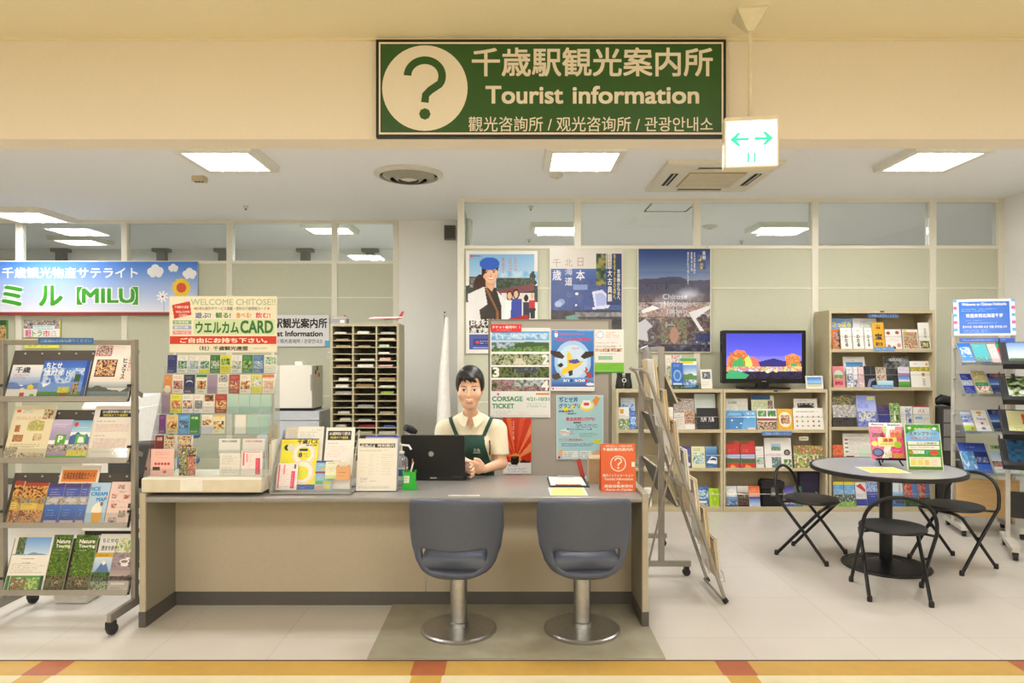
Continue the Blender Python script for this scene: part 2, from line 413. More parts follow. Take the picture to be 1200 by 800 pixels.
# rear partition on the left: panels below, glass above
ZG, ZR = 2.585, 2.17
def partition(name, xs, y, x_lo, x_hi, wn):
    b = MB(); b.box((x_lo, y, 0), (x_hi, y + .06, ZG - .02), m_panel); struct(b, 'wall_' + name)
    b = MB()
    for x in xs: b.rbox((x - .034, y - .012, 0), (x + .034, y + .075, CEIL), m_post, .006)
    struct(b, 'trim_%d' % wn)
    b = MB(); b.box((x_lo, y - .008, ZG - .02), (x_hi, y + .07, ZG + .012), m_post); b.box((x_lo, y - .008, CEIL - .035), (x_hi, y + .07, CEIL), m_post)
    b.box((x_lo, y - .006, ZR - .006), (x_hi, y, ZR + .006), m_post); b.box((x_lo, y - .006, 1.02), (x_hi, y, 1.03), m_post)
    struct(b, 'trim_%d' % (wn + 1))
    for i in range(len(xs) - 1):
        struct(MB().box((xs[i] + .035, y + .025, ZG + .013), (xs[i + 1] - .035, y + .033, CEIL - .036), glass), 'window_%d' % (wn * 10 + i))
XL = [sx(p, BACK_L) for p in (-226, -102, 22, 146, 269, 392, 464)]
partition('back', XL, BACK_L, XL[0] - .03, XL[-1] + .03, 1)
struct(MB().box((XL[-1] + .034, BACK_L - .01, 0), (-.46, BACK_L + .08, CEIL), m_white), 'wall_pillar')
XR = [sx(p, BACK_R) for p in (540, 677, 817, 955, 1093, 1173)]
partition('partition', XR, BACK_R, XR[0], XR[-1] + .03, 3)
# the short return of the right partition, running back
yr = BACK_L
b = MB(); b.box((XR[0] - .03, BACK_R + .076, 0), (XR[0] + .03, yr - .02, ZG), m_panel); struct(b, 'wall_return')
b = MB(); b.rbox((XR[0] - .034, yr - .1, ZG), (XR[0] + .034, yr - .02, CEIL), m_post, .006); b.box((XR[0] - .03, BACK_R + .08, ZG), (XR[0] + .03, yr - .1, ZG + .02), m_post); struct(b, 'trim_5')
struct(MB().box((XR[0] - .004, BACK_R + .08, ZG + .021), (XR[0] + .004, yr - .101, CEIL - .001), glass), 'window_50')
# the room beyond the left glass: a lower far wall with dark uprights
struct(MB().box((-9, 10.1, 0), (-.9, 10.2, CEIL), m_white), 'wall_beyond')
m_duct = M('dark_grey_upright', '77746c', .5)
b = MB()
for p in (72, 190, 262, 358, 434): b.box((sx(p, 10.05) - .06, 10.0, 0), (sx(p, 10.05) + .06, 10.1, CEIL), m_duct); b.box((sx(p, 10.05) - .12, 9.98, CEIL - .05), (sx(p, 10.05) + .12, 10.1, CEIL), m_duct)
struct(b, 'trim_6')
# skirting along the walls
m_skirt = M('dark_skirting', '6f6a60', .5)
b = MB(); b.box((XL[0], BACK_L - .02, 0), (XL[-1], BACK_L - .012, .07), m_skirt); struct(b, 'baseboard_back')
b = MB(); b.box((WALL_R - .01, HALL_Y + .155, 0), (WALL_R, BACK_R - .02, .07), m_skirt); struct(b, 'baseboard_right')

# ---- ceiling lights (their own lamps inside)
m_lframe = M('white_light_frame', 'e8e4d8', .4)
m_diff = Memit('lit_diffuser', 'fffdf6', 5)
m_tube = Memit('lit_tube', 'ffffff', 6)
def ceiling_light(x, y, z, w, l, watt, col, label, group, drop=.055):
    t = thing('ceiling_light', label, 'ceiling light', (x, y, z), 0, group)
    b = MB(); f = .06; W2, L2 = w / 2, l / 2
    o, i = [(-W2, -L2), (W2, -L2), (W2, L2), (-W2, L2)], [(-W2 + f, -L2 + f), (W2 - f, -L2 + f), (W2 - f, L2 - f), (-W2 + f, L2 - f)]
    V = [(*p, 0) for p in o] + [(p[0] * .96, p[1] * .96, -drop) for p in o] + [(*p, -drop) for p in i] + [(*p, -.004) for p in i]
    b.add(V, [q for k in range(4) for q in ((k, (k+1) % 4, 4 + (k+1) % 4, 4 + k), (4 + k, 4 + (k+1) % 4, 8 + (k+1) % 4, 8 + k), (8 + k, 8 + (k+1) % 4, 12 + (k+1) % 4, 12 + k))], m_lframe)
    b.build('frame', t)
    b = MB(); b.box((-W2 + f, -L2 + f, -.012), (W2 - f, L2 - f, -.006), m_diff); b.build('diffuser', t)
    for k in (-1, 0, 1):
        b = MB(); b.tube([(k * (W2 - f) * .55, -L2 + f + .02, -drop + .004), (k * (W2 - f) * .55, L2 - f - .02, -drop + .004)], .012, m_tube, 8); b.build('tube', t)
    ld = bpy.data.lights.new('lamp_glow', 'AREA'); ld.shape = 'RECTANGLE'; ld.size = w - 2 * f - .02; ld.size_y = l - 2 * f - .02; ld.energy = watt; ld.color = col
    lo = bpy.data.objects.new('lamp_glow', ld); COL.objects.link(lo); lo.parent = t; lo.location = (0, 0, -drop - .004)
    return t
YF = 5.4
for px, lb in ((276, 'square ceiling light to the left of the round vent'), (681, 'square ceiling light between the round vent and the air conditioner'), (1078, 'square ceiling light to the right of the air conditioner')):
    ceiling_light(sx(px, 5.55), YF, CEIL, .62, .62, OFFICE_WATT * (2.0 if px < 300 else 1), OFFICE_COL, lb, 'ceiling lights of the office')
for px in (-130, 276, 681, 1078):  # unseen row added for more light; the leftmost lamp brightens the left wall
    ceiling_light(sx(px, 5.55), 4.05, CEIL, .62, .62, OFFICE_WATT * (1.3 if px < 300 else 1), OFFICE_COL, 'unseen square ceiling light added behind the cream bulkhead', 'ceiling lights of the office')
ceiling_light(sx(45, 7.7), 7.55, CEIL, .66, .62, OFFICE_WATT * .9, OFFICE_COL, 'square ceiling light at the far left above the blue banner', 'ceiling lights of the office')
for px, d, lb in ((387, 8.35, 'ceiling light behind the glass left of the white pillar'), (651, 8.3, 'ceiling light behind the glass above the two left wall posters'),
                  (740, 9.9, 'small far ceiling light behind the glass above the lake poster'), (910, 8.3, 'ceiling light behind the glass above the television'), (978, 9.9, 'small far ceiling light behind the glass above the tall bookcase'), (95, 9.2, 'unlit-looking far ceiling light behind the glass at far left')):
    ceiling_light(sx(px, d), d, CEIL, .62, .5, BACK_WATT * (.35 if px == 95 else 1), OFFICE_COL, lb, 'ceiling lights behind the glass')
for x in (-4.2, -1.4, 1.4, 4.2):
    for y in (.3, -2.6, -5.2):
        ceiling_light(x, y, HCEIL, .5, .9, HALL_WATT, HALL_COL, 'warm ceiling light of the hall in front of the office', 'hall ceiling lights')

# ================================================================== SIGNS ON THE BULKHEAD
m_green = M('green_sign_face', '2c5a26', .35, noise=.02)
m_swhite = M('sign_white', 'efe6da', .4, noise=.01)
m_sblack = M('sign_black', '1c2016', .4)
def flat_text(mb, body, x0, z0, x1, z1, y, m, bold=.012, res=4, depth=0):
    gv, gf, _ = glyphs(body, bold, res); mb.add([(x0 + g[0] * (x1 - x0), y - .0002 * g[2], z0 + g[1] * (z1 - z0)) for g in gv], gf, m)
def ring_pts(cx, cz, r, n=48): return [(cx + r * math.cos(2 * PI * k / n), cz + r * math.sin(2 * PI * k / n)) for k in range(n)]
d = HALL_Y - .03
t = thing('tourist_information_sign', 'large green information sign with white question mark on the cream bulkhead', 'sign', (sx(646, d), HALL_Y, sz(161, d)))
def L(px, py): return (sx(px, d) - sx(646, d), sz(py, d) - sz(161, d))
def srect(b, x0, y0, x1, y1, ya, yb, m):
    a = L(x0, y1); c = L(x1, y0); b.box((a[0], ya, a[1]), (c[0], yb, c[1]), m)
b = MB(); srect(b, 440.5, 46, 851, 161, -.03, 0, m_sblack); b.build('sign_panel', t, bevel=.002)
b = MB(); srect(b, 444, 49.5, 847.5, 157.5, -.032, -.03, m_swhite); srect(b, 446, 51.8, 845.4, 155.2, -.0325, -.0321, m_sblack); srect(b, 447, 52.8, 844.4, 154.2, -.0335, -.0326, m_green); b.build('sign_face', t)
b = MB(); c = L(498, 103.6); b.prism(ring_pts(c[0], c[1], 50 * d / FPX), -.0345, -.0336, m_swhite); b.build('emblem_disc', t)
def band(path, wd):
    P = [Vector((p[0], p[1])) for p in path]; Lf, Rt = [], []
    for i, p in enumerate(P):
        q = (P[min(i + 1, len(P) - 1)] - P[max(i - 1, 0)]).normalized(); nn = Vector((-q.y, q.x)) * wd / 2; Lf.append(p + nn); Rt.append(p - nn)
    return [tuple(v) for v in Lf + Rt[::-1]]
def qmark(mb, cx, cz, r, y0, y1, m):
    # a round-headed question mark, r tall from middle to end
    Rr = r * .52; c0 = (cx, cz + r * .45); A_ = [(c0[0] + Rr * 1.1 * math.cos(R(a)), c0[1] + Rr * math.sin(R(a))) for a in range(178, -31, -8)]
    A_ += [(cx + r * .18, cz - r * .02), (cx + r * .03, cz - r * .17), (cx, cz - r * .42)]
    bd = band(A_, r * .25); n = len(bd) // 2
    for i in range(n - 1): mb.prism([bd[i], bd[i + 1], bd[-2 - i], bd[-1 - i]], y0, y1, m)
    mb.prism(ring_pts(cx, cz - r * .8, r * .19, 8), y0, y1, m)
b = MB(); a = L(498, 105.5); qmark(b, a[0], a[1], 35.5 * d / FPX, -.0357, -.0346, m_green); b.build('question_mark', t)
for body, x0, y0, x1, y1, bo in (('千歳駅観光案内所', 553, 56, 835, 90, .016), ('Tourist', 569, 101, 660, 122, .022), ('information', 671, 101, 819, 122, .022), ('觀光咨詢所 / 观光咨询所 / 관광안내소', 549, 137, 835, 154.5, .004)):
    a, e = L(x0, y1), L(x1, y0); b = MB(); flat_text(b, body, a[0], a[1], e[0], e[1], -.0345, m_swhite, bo); b.build('lettering', t)

# hanging exit-direction light
d = 3.08
m_xbody = M('exit_light_body', 'e6dcc4', .45)
t = thing('hanging_exit_sign', 'lit white exit sign with green arrows hanging from hall ceiling', 'exit sign', (sx(879, d), d, HCEIL), R(-8))
b = MB(); b.lathe([(.001, 0), (.092, 0), (.092, -.008), (.02, -.085), (.001, -.085)], m_xbody, 4); b.build('ceiling_rose', t, rot=(0, 0, R(45)))
zt, zb_ = sz(139, d) - HCEIL, sz(198, d) - HCEIL
b = MB(); b.tube([(0, 0, -.08), (0, 0, zt - .001)], .009, m_xbody, 12); b.build('rod', t, smooth=40)
b = MB(); b.rbox((-.117, -.03, zb_), (.117, .03, zt), m_xbody, .008, axis='y'); b.build('housing', t)
b = MB(); b.box((-.108, -.033, zb_ + .008), (.108, -.0301, zt - .02), Memit('exit_panel_light', 'fbfffc', 1.6)); b.build('lit_panel', t)
m_arrow = Memit('exit_green', '35c9a4', .8)
for s_ in (-1, 1):
    b = MB(); zc = (zt + zb_) / 2 + .012
    b.prism([(s_ * q[0], zc + q[1]) for q in ((.012, .006), (.064, .006), (.045, .03), (.06, .03), (.093, 0), (.06, -.03), (.045, -.03), (.064, -.006), (.012, -.006))], -.0345, -.0332, m_arrow); b.build('arrow', t)
b = MB()
for x, w, h in ((-.014, .004, .045), (.014, .004, .045), (0, .008, .03)): b.box((x - w, -.0345, zb_ + .02), (x + w, -.0332, zb_ + .02 + h), m_arrow if w < .005 else Memit('exit_pale_green', 'bfeee0', .9))
b.build('doorway_symbol', t)

# ================================================================== CEILING FITTINGS
m_fit = M('off_white_fitting', 'd9d4c6', .5)
m_fdark = M('dark_gap', '25231f', .7)
x, y = sx(479, 5.94), 5.94
t = thing('air_vent', 'round ceiling air vent with concentric rings', 'air vent', (x, y, CEIL))
b = MB(); b.lathe([(.3, 0), (.3, -.012), (.255, -.03), (.25, 0)], m_fit, 40, cap=False); b.build('outer_ring', t, smooth=40)
b = MB(); b.lathe([(.001, -.001), (.25, -.001)], m_fdark, 40); b.build('throat', t)
m_ring = M('vent_ring', 'a09a8c', .5)
for r0, r1, z in ((.225, .16, -.05), (.15, .09, -.058)):
    b = MB(); b.lathe([(r0, -.012), (r0 + .004, -.018), (r1 + .012, z), (r1, z - .002), (r1 + .01, z + .012), (r0 - .01, -.012)], m_ring, 40, cap=False); b.build('ring', t, smooth=50)
b = MB(); b.lathe([(.001, -.03), (.07, -.035), (.075, -.045), (.02, -.062), (.001, -.063)], m_fit, 32); b.build('centre_cone', t, smooth=50)
t = thing('air_conditioner', 'square ceiling cassette air conditioner behind the hanging exit sign', 'air conditioner', (1.735, 5.98, CEIL))
m_ac = M('cassette_panel', 'e0d9c8', .5); m_grille = M('cassette_grille', 'bba878', .6, noise=.1, scale=200)
b = MB(); b.lathe([(.001, 0), (.68, 0), (.665, -.03), (.63, -.04), (.001, -.04)], m_ac, 4); b.build('panel', t, rot=(0, 0, R(45)))
b = MB()
b.box((-.24, -.24, -.05), (.24, .24, -.0401), m_grille)
for k in range(12): b.box((-.235, -.225 + k * .04, -.054), (.235, -.21 + k * .04, -.0501), m_ac)
b.build('intake_grille', t)
for k in range(4):
    q = Matrix.Rotation(k * PI / 2, 4, 'Z'); b = MB(); b.box((-.2, -.385, -.0425), (.2, -.325, -.0401), m_fdark, mat4=q); b.box((-.2, -.36, -.05), (.2, -.353, -.0426), m_ac, mat4=q); b.build('air_outlet', t)
def detector(px, py, lb, r=.05, name='smoke_detector', m=None, square=False):
    dd = FPX * (CEIL - CAM_H) / (HY - py); b = MB(); m = m or m_fit
    t = thing(name, lb, 'detector', (sx(px, dd), dd, CEIL))
    if square:
        b.rbox((-r, -r * .8, -.045), (r, r * .8, 0), m, .01); b.build('case', t)
        for k in (-1, 0, 1):
            b = MB(); b.lathe([(.001, -.052), (.011, -.05), (.011, -.044)], m_fdark, 10, c=(k * .028, -.01, 0)); b.build('sensor_eye', t)
    else:
        b.lathe([(r, 0), (r, -.012), (r * .7, -.03), (.001, -.032)], m, 20); b.build('case', t, smooth=40)
        b = MB(); b.lathe([(r * .3, -.031), (r * .3, -.045), (.001, -.047)], m_fdark if r < .04 else m, 12); b.build('sensor', t)
detector(234, 207, 'small boxy ceiling sensor with three dark eyes', .055, 'motion_sensor', M('sensor_cream', 'cbbd98', .5), True)
detector(652, 204, 'round smoke detector below the middle square ceiling light', .06)
detector(288, 241, 'tiny sprinkler head on the ceiling over the left partition', .025, 'sprinkler_head')
detector(832, 264.5, 'round smoke detector behind the glass above the lake poster', .09)
detector(622, 241.5, 'tiny sprinkler head behind the glass above the woman poster', .025, 'sprinkler_head')
for px, py in ((620, 280), (869, 282)):
    detector(px, py, 'tiny far sprinkler head behind the glass %s' % ('over the woman poster' if px < 700 else 'over the television'), .03, 'sprinkler_head')
dd = FPX * (CEIL - CAM_H) / (HY - 242)
t = thing('ceiling_hatch', 'square access hatch outlined on the ceiling behind glass', 'hatch', (sx(785, dd), dd, CEIL)); b = MB(); m_hl = M('hatch_line', '4c4c4c', .6)
b.box((-.2, -.22, -.004), (.2, .22, 0), m_ceil); b.build('cover', t); b = MB()
for q in range(4): b.box((-.222, -.232, -.008), (.222, -.221, 0), m_hl, mat4=Matrix.Rotation(q * PI / 2, 4, 'Z'))
b.build('hatch_rim', t)
t = thing('wall_speaker', 'small dark grey box high on the white pillar', 'speaker', (sx(527, 7.86), BACK_L - .01, sz(280, 7.86)))
b = MB(); m_spk = M('grey_speaker', '6e6b66', .6); b.rbox((-.065, -.08, 0), (.065, 0, .16), m_spk, .008); b.build('case', t); b = MB()
for k in range(7): b.box((-.055, -.083, .015 + k * .02), (.055, -.0801, .025 + k * .02), m_fdark)
b.build('grille', t)

# ================================================================== COUNTER
CF, CT, CB = 3.735, .712, 4.43
XC0, XC1 = sx(163, CF), sx(760, CF)
m_top = M('grey_laminate_worktop', '8f8c88', .24, noise=.05, scale=120)
m_edge = M('worktop_edge', 'cfc8ba', .4)
m_front = M('beige_counter_board', 'b5a993', .5, noise=.02, scale=40)
m_end = M('grey_beige_end_board', '928d7d', .5, noise=.05, scale=400)
m_kick = M('dark_kick_plate', '56534e', .5)
m_endtrim = M('beige_end_edge', 'b3a894', .45)
t = thing('service_counter', 'long beige service counter with grey worktop in front of the woman', 'counter', ((XC0 + XC1) / 2, CF, 0))
ox = (XC0 + XC1) / 2; hw = (XC1 - XC0) / 2
b = MB(); b.rbox((-hw + .036, .002, CT - .032), (hw - .036, CB - CF, CT), m_top, .012, axis='x', seg=4); b.build('worktop', t, smooth=35)
for s_ in (-1, 1):
    b = MB(); x0, x1 = sorted((s_ * hw, s_ * (hw - .035)))
    b.box((x0, .012, .085), (x1, CB - CF + .02, CT + .02), m_end); b.rbox((x0, 0, .085), (x1, .0119, CT + .02), m_endtrim, .005)
    b.build('end_panel', t)
    b = MB(); b.box((x0 - .002, -.002, .0063 if s_ > 0 else 0), (x1 + .002, CB - CF + .02, .0849), m_kick); b.build('end_plinth', t)
xm = sx(499, 4.05) - ox
for x0, x1 in ((-hw + .036, xm - .002), (xm + .002, hw - .036)):
    b = MB(); b.box((x0, .33, .083), (x1, .35, CT - .033), m_front); b.build('front_panel', t)
b = MB(); b.box((-hw + .036, .337, 0), (hw - .036, .35, .082), m_kick); b.build('kick_plate', t)

# mat and seats
m_mat = M('grey_green_mat', '9c9784', .7, noise=.10, scale=7)
b = MB(); b.rbox((-.71, 3.34, .0006), (.752, CF + .335, .006), m_mat, .004)
tag(b.build('floor_mat'), 'grey green floor mat under the two counter chairs', 'mat')
m_vinyl = M('slate_blue_vinyl', '4d5362', .5, noise=.05, scale=60, bump=.05)
m_steel = M('brushed_steel', 'b4b4b4', .36, 1.0, noise=.08, scale=60)
def shell(P):
    x, y, z = P[..., 0], P[..., 1], P[..., 2]
    w = np.interp(z, [.335, .36, .41, .48, .58, .66, .72, .765], [.115, .165, .212, .240, .254, .253, .248, .236])
    yc = -.215 + 2.3 * x * x + .10 * (z - .55) * -1
    e = smax(smax(np.abs(x) - w, z - .754 + .45 * x * x, .03), .338 - z, .05)
    back = smax(e, np.abs(y - yc) - .026, .03)
    pan = ell(P, (0, -.01, .385), (.2, .205, .052))
    s = smin(back, pan, .05)
    sw = np.interp(z, [.38, .42, .48], [.13, .165, .178])
    slot = smax(smax(np.abs(x) - sw, np.abs(z - .428) - .053, .03), y + .09, .02)
    return smax(s, -slot, .015)
def cushion(P):
    return smin(rbx(P, (0, .0, .405), (.178, .18, .048), .045), ell(P, (0, -.02, .43), (.17, .172, .042)), .03)
def counter_chair(x, y, rz, label):
    t = thing('counter_chair', label, 'chair', (x, y, .006), rz, 'counter chairs')
    soft('back_shell', shell, (-.3, -.3, .3), (.3, .26, .8), .0085, m_vinyl, t)
    soft('seat_cushion', cushion, (-.22, -.24, .33), (.22, .22, .51), .01, m_vinyl, t)
    b = MB(); b.lathe([(.046, .03), (.046, .345)], m_steel, 24); b.build('post', t, smooth=40)
    b = MB(); b.lathe([(.054, .028), (.054, .048), (.047, .052), (.047, .03)], m_steel, 24); b.build('collar', t, smooth=40)
    b = MB(); b.lathe([(.001, 0), (.2, 0), (.203, .004), (.203, .014), (.195, .02), (.07, .028), (.001, .028)], m_steel, 48); b.build('base_plate', t, smooth=30)
    return t
counter_chair(sx(537.5, 3.69), 3.69, R(-5), 'slate grey swivel chair in front of the laptop')
counter_chair(sx(682, 3.69), 3.69, R(3), 'slate grey swivel chair in front of the clipboard and orange sign')

# ================================================================== FURNITURE
m_case = M('beige_steel', 'c4b797', .45, noise=.02, scale=30)
m_casein = M('beige_steel_back', 'c9bc9c', .5, noise=.02, scale=30)
m_wire = M('thin_steel_wire', 'b8b6b0', .3, .8)
m_lab = M('blue_shelf_label', '4a72ae', .5)
def bookcase(label, x0, x1, yf, ztop, shelf_z, depth=.31):
    t = thing('bookcase', label, 'bookcase', ((x0 + x1) / 2, yf, 0), 0, 'beige steel bookcases'); w = (x1 - x0) / 2 - .002
    for s_ in (-1, 1):
        b = MB(); a = sorted((s_ * w, s_ * (w - .022))); b.box((a[0], 0, 0), (a[1], depth, ztop), m_case); b.build('side_panel', t)
    b = MB(); b.box((-w + .0221, 0, ztop - .03), (w - .0221, depth, ztop), m_case); b.build('top_panel', t)
    b = MB(); b.box((-w + .0221, depth - .012, 0), (w - .0221, depth, ztop - .0301), m_casein); b.build('back_panel', t)
    b = MB(); b.box((-w + .0221, .005, 0), (w - .0221, .02, shelf_z[0] - .02), m_case); b.build('plinth', t)
    b = MB(); b.box((-.018, -.004, ztop - .022), (.018, -.0002, ztop - .01), m_fdark); b.build('latch', t)
    for i, z in enumerate(shelf_z):
        b = MB(); b.box((-w + .0222, .002, z - .0199), (w - .0222, depth - .0121, z), m_case); b.box((-w + .0222, .002, z), (w - .0222, .008, z + .012), m_case); b.build('shelf', t)
        b = MB(); b.tube([(-w + .023, .012, z + .13), (w - .023, .012, z + .13)], .0025, m_wire, 6); b.build('retaining_wire', t)
    return t
BD = 6.52
def bz(py, d=BD): return sz(py, d)
LOWZ = [bz(595), bz(549.5), bz(504.5)]
TALLZ = [bz(595), bz(548), bz(501.5), bz(455), bz(410)]
bookcase('low beige bookcase behind the slanted wire rack', sx(722, BD), sx(847.5, BD), BD, bz(456), LOWZ)
bookcase('low beige bookcase with television on top', sx(847.5, BD), sx(970.5, BD), BD, bz(456), LOWZ)
bookcase('tall beige bookcase behind the round table', sx(971.5, BD), sx(1096, BD), BD, bz(363), TALLZ)

# television
t = thing('television', 'black flat television showing rocks lit in colours', 'television', (sx(894, 6.62), 6.62, bz(456)))
m_tv = M('black_gloss_plastic', '101012', .25)
w = (943 - 845) * 6.6 / FPX / 2; z0, z1 = sz(449, 6.6) - bz(456), sz(387, 6.6) - bz(456)
b = MB(); b.rbox((-w, -.03, z0), (w, .04, z1), m_tv, .012, axis='y'); b.box((-w * .9, .04, z0 + .05), (w * .9, .07, z1 - .05), m_tv); b.build('casing', t)
tvspec = ('g 0 0 1 .5 3a3fc0 5a5ad8|g 0 .5 1 .8 6a6ae0 a890dc|p 2b2a70 0 .72 .35 .66 .62 .55 .8 .62 1 .6 1 .8 0 .8|'
  'p d8783a 0 .8 .03 .5 .14 .36 .24 .38 .3 .52 .4 .6 .48 .8|n .04 .42 .26 .74 d8783a,a8502a,e8a060 3|p 3aa058 .05 .9 .09 .62 .2 .52 .27 .8 .27 .95|p b8c868 .27 .9 .24 .56 .3 .48 .38 .8|p d86a5a .36 .9 .33 .5 .42 .58 .46 .85|'
  'p d88a50 .8 .85 .78 .5 .88 .44 .97 .5 1 .85|n .79 .5 .98 .72 d88a50,a8602f,e0a068 3|p 3a9a6a .84 1 .86 .66 .93 .66 .95 1|r 0 .8 1 1 181830|n 0 .74 1 .84 50b070,e8d080,d06050,8090d8,e8e8e8 2|n 0 .84 1 1 101020,181828,30205a,0c0c18 2|p 3a9a6a 0 .9 .05 .8 .2 .84 .3 .92 .25 1 0 1|e .55 .84 .03 .03 fff4c0|e .66 .83 .02 .03 fff0a0')
b = MB(); A = Art(96, 56, tvspec); q = .035; b.art(A, 2 * w - .08, z1 - z0 - .075, Mprint('lit_screen', .3, .55), y=-.0305, z0=z0 + .045); b.build('screen', t)
b = MB(); b.box((-.02, -.0306, z0 + .016), (.02, -.0302, z0 + .022), m_wire); b.build('badge', t)
b = MB(); b.rbox((-.24, -.12, 0), (.24, .13, .016), m_tv, .06); b.rbox((-.06, -.01, .0161), (.06, .05, z0 + .02), m_tv, .02); b.build('stand', t)

# round table
m_ttop = M('grey_table_top', 'a4a6ac', .22, noise=.06, scale=90)
m_blk = M('black_metal', '17171a', .35, .3); m_blkp = M('black_plastic', '1c1b1c', .5)
TX_, TY_, TZ = 2.645, 4.83, .70
t = thing('round_table', 'round grey table with black rim and pedestal', 'table', (TX_, TY_, 0))
b = MB(); b.lathe([(.001, TZ - .022), (.478, TZ - .022), (.478, TZ), (.001, TZ)], m_ttop, 64); b.build('table_top', t)
b = MB(); b.lathe([(.4785, TZ - .03), (.494, TZ - .026), (.497, TZ - .012), (.494, TZ + .001), (.4785, TZ + .001)], m_blkp, 64, cap=False); b.build('rim', t, smooth=60)
b = MB(); b.lathe([(.042, .04), (.042, TZ - .0221)], m_blk, 24); b.lathe([(.001, TZ - .04), (.2, TZ - .04), (.2, TZ - .0221), (.001, TZ - .0221)], m_blk, 24); b.build('column', t, smooth=40)
b = MB(); b.lathe([(.001, 0), (.285, 0), (.29, .008), (.285, .016), (.265, .022), (.262, .018), (.225, .026), (.222, .022), (.18, .031), (.177, .027), (.13, .037), (.127, .033), (.08, .044), (.043, .05), (.001, .05)], m_blk, 64); b.build('base', t, smooth=25)

# folding stools with hooped backs
m_seat = M('black_seat_pad', '1b1a1b', .45, noise=.06)
def stool(x, y, rz, label):
    t = thing('folding_chair', label, 'chair', (x, y, 0), rz, 'black folding chairs around the round table')
    b = MB(); b.lathe([(.001, .405), (.18, .405), (.19, .41), (.192, .42), (.186, .43), (.12, .437), (.001, .438)], m_seat, 40); b.build('seat', t, smooth=50)
    H = []; n = 20
    for i in range(n + 1):
        a = PI * i / n; k = math.sin(a); H.append((-.2 * math.cos(a) * (1 if k < .5 else 1), -.17 - .055 * k, .43 + .215 * k ** .75))
    P = [(-.205, .175, .014), (-.203, .02, .21), (-.2, -.13, .385)] + H + [(.2, -.13, .385), (.203, .02, .21), (.205, .175, .014)]
    b = MB(); b.tube(P, .0115, m_blk, 10); b.build('hoop_frame', t, smooth=50)
    Q = [(-.165, -.19, .014), (-.165, -.02, .21), (-.165, .12, .37), (-.145, .15, .395), (-.1, .155, .4), (.1, .155, .4), (.145, .15, .395), (.165, .12, .37), (.165, -.02, .21), (.165, -.19, .014)]
    b = MB(); b.tube(Q, .0115, m_blk, 10); b.build('crossing_frame', t, smooth=50)
    b = MB(); b.tube([(-.2, .0, .232), (-.16, .0, .232)], .008, m_blk, 8); b.tube([(.2, 0, .232), (.16, 0, .232)], .008, m_blk, 8); b.build('pivot', t)
    b = MB(); b.tube([(-.2, -.15, .41), (-.15, -.1, .408), (.15, -.1, .408), (.2, -.15, .41)], .008, m_blk, 8); b.build('seat_bracket', t)
    for (px, py, yy) in ((-.205, .178, 1), (.205, .178, 1), (-.165, -.194, -1), (.165, -.194, -1)):
        b = MB(); b.lathe([(.001, 0), (.015, 0), (.016, .02), (.013, .035), (.001, .036)], m_blkp, 12, c=(px, py, 0)); b.build('rubber_foot', t, smooth=40)
    return t
stool(2.235, 5.10, R(-133), 'black folding chair to the left of the round table')
stool(2.38, 4.27, R(-17), 'black folding chair in front of the round table, its hoop towards the viewer')
stool(3.15, 4.87, R(108), 'black folding chair to the right of the round table')

# pin board behind the counter
PD = 5.3
m_board = M('grey_felt_board', 'a9a297', .9, noise=.05, scale=300)
m_bframe = M('board_frame', '7b7468', .4)
t = thing('pin_board', 'grey free-standing pin board covered with posters behind the woman', 'pin board', (sx(644.5, PD), PD, 0))
w = (716 - 573) * PD / FPX / 2; zt = sz(374, PD)
b = MB(); b.box((-w + .012, 0, .12), (w - .012, .03, zt - .012), m_board); b.build('board', t)
b = MB()
for s_ in (-1, 1): b.rbox((s_ * (w - .006) - .012, -.006, .02), (s_ * (w - .006) + .012, .036, zt), m_bframe, .005)
b.box((-w, -.004, zt - .0121), (w, .034, zt), m_bframe); b.box((-w, -.004, .1), (w, .034, .12), m_bframe); b.build('frame', t)
for s_ in (-1, 1):
    b = MB(); b.rbox((s_ * (w - .02) - .02, -.2, 0), (s_ * (w - .02) + .02, .23, .02), m_bframe, .01); b.build('foot', t)

# pigeonhole cabinet
GD = 6.55
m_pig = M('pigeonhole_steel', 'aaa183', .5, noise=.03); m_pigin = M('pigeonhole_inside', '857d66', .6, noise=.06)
gx0, gx1 = sx(387, GD), sx(467.5, GD); gzt = sz(379, GD); rows = 21; gzb = sz(526, GD) - 4 * (sz(379, GD) - sz(380, GD)) ; step = (sz(383, GD) - sz(513, GD)) / 16.5
t = thing('pigeonhole_cabinet', 'beige pigeonhole cabinet with three columns of paper slots', 'cabinet', ((gx0 + gx1) / 2, GD, 0)); w = (gx1 - gx0) / 2; dp = .33
for s_ in (-1, 1):
    b = MB(); a = sorted((s_ * w, s_ * (w - .022))); b.box((a[0], 0, 0), (a[1], dp, gzt), m_pig); b.build('side_panel', t)
b = MB(); b.box((-w + .0221, 0, gzt - .025), (w - .0221, dp, gzt), m_pig); b.build('top_panel', t)
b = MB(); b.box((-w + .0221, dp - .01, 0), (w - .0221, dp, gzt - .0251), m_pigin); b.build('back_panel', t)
ix = [-w + .0221, -w / 3 - .01, -w / 3 + .005, w / 3 - .005, w / 3 + .01, w - .0221]
for a, c in ((ix[1], ix[2]), (ix[3], ix[4])):
    b = MB(); b.box((a, .001, .05), (c, dp - .0101, gzt - .0251), m_pig); b.build('divider', t)
PIGZ = [gzt - .03 - step * (i + 1) for i in range(20)]
for c_ in range(3):
    b = MB()
    for z in PIGZ: b.box((ix[2 * c_] + .0002, .003, z - .008), (ix[2 * c_ + 1] - .0002, dp - .0101, z), m_pig)
    b.build('slot_trays', t)
b = MB(); b.box((-w + .0222, .004, 0), (w - .0222, .02, PIGZ[-1] - .0081), m_pig); b.build('plinth', t)
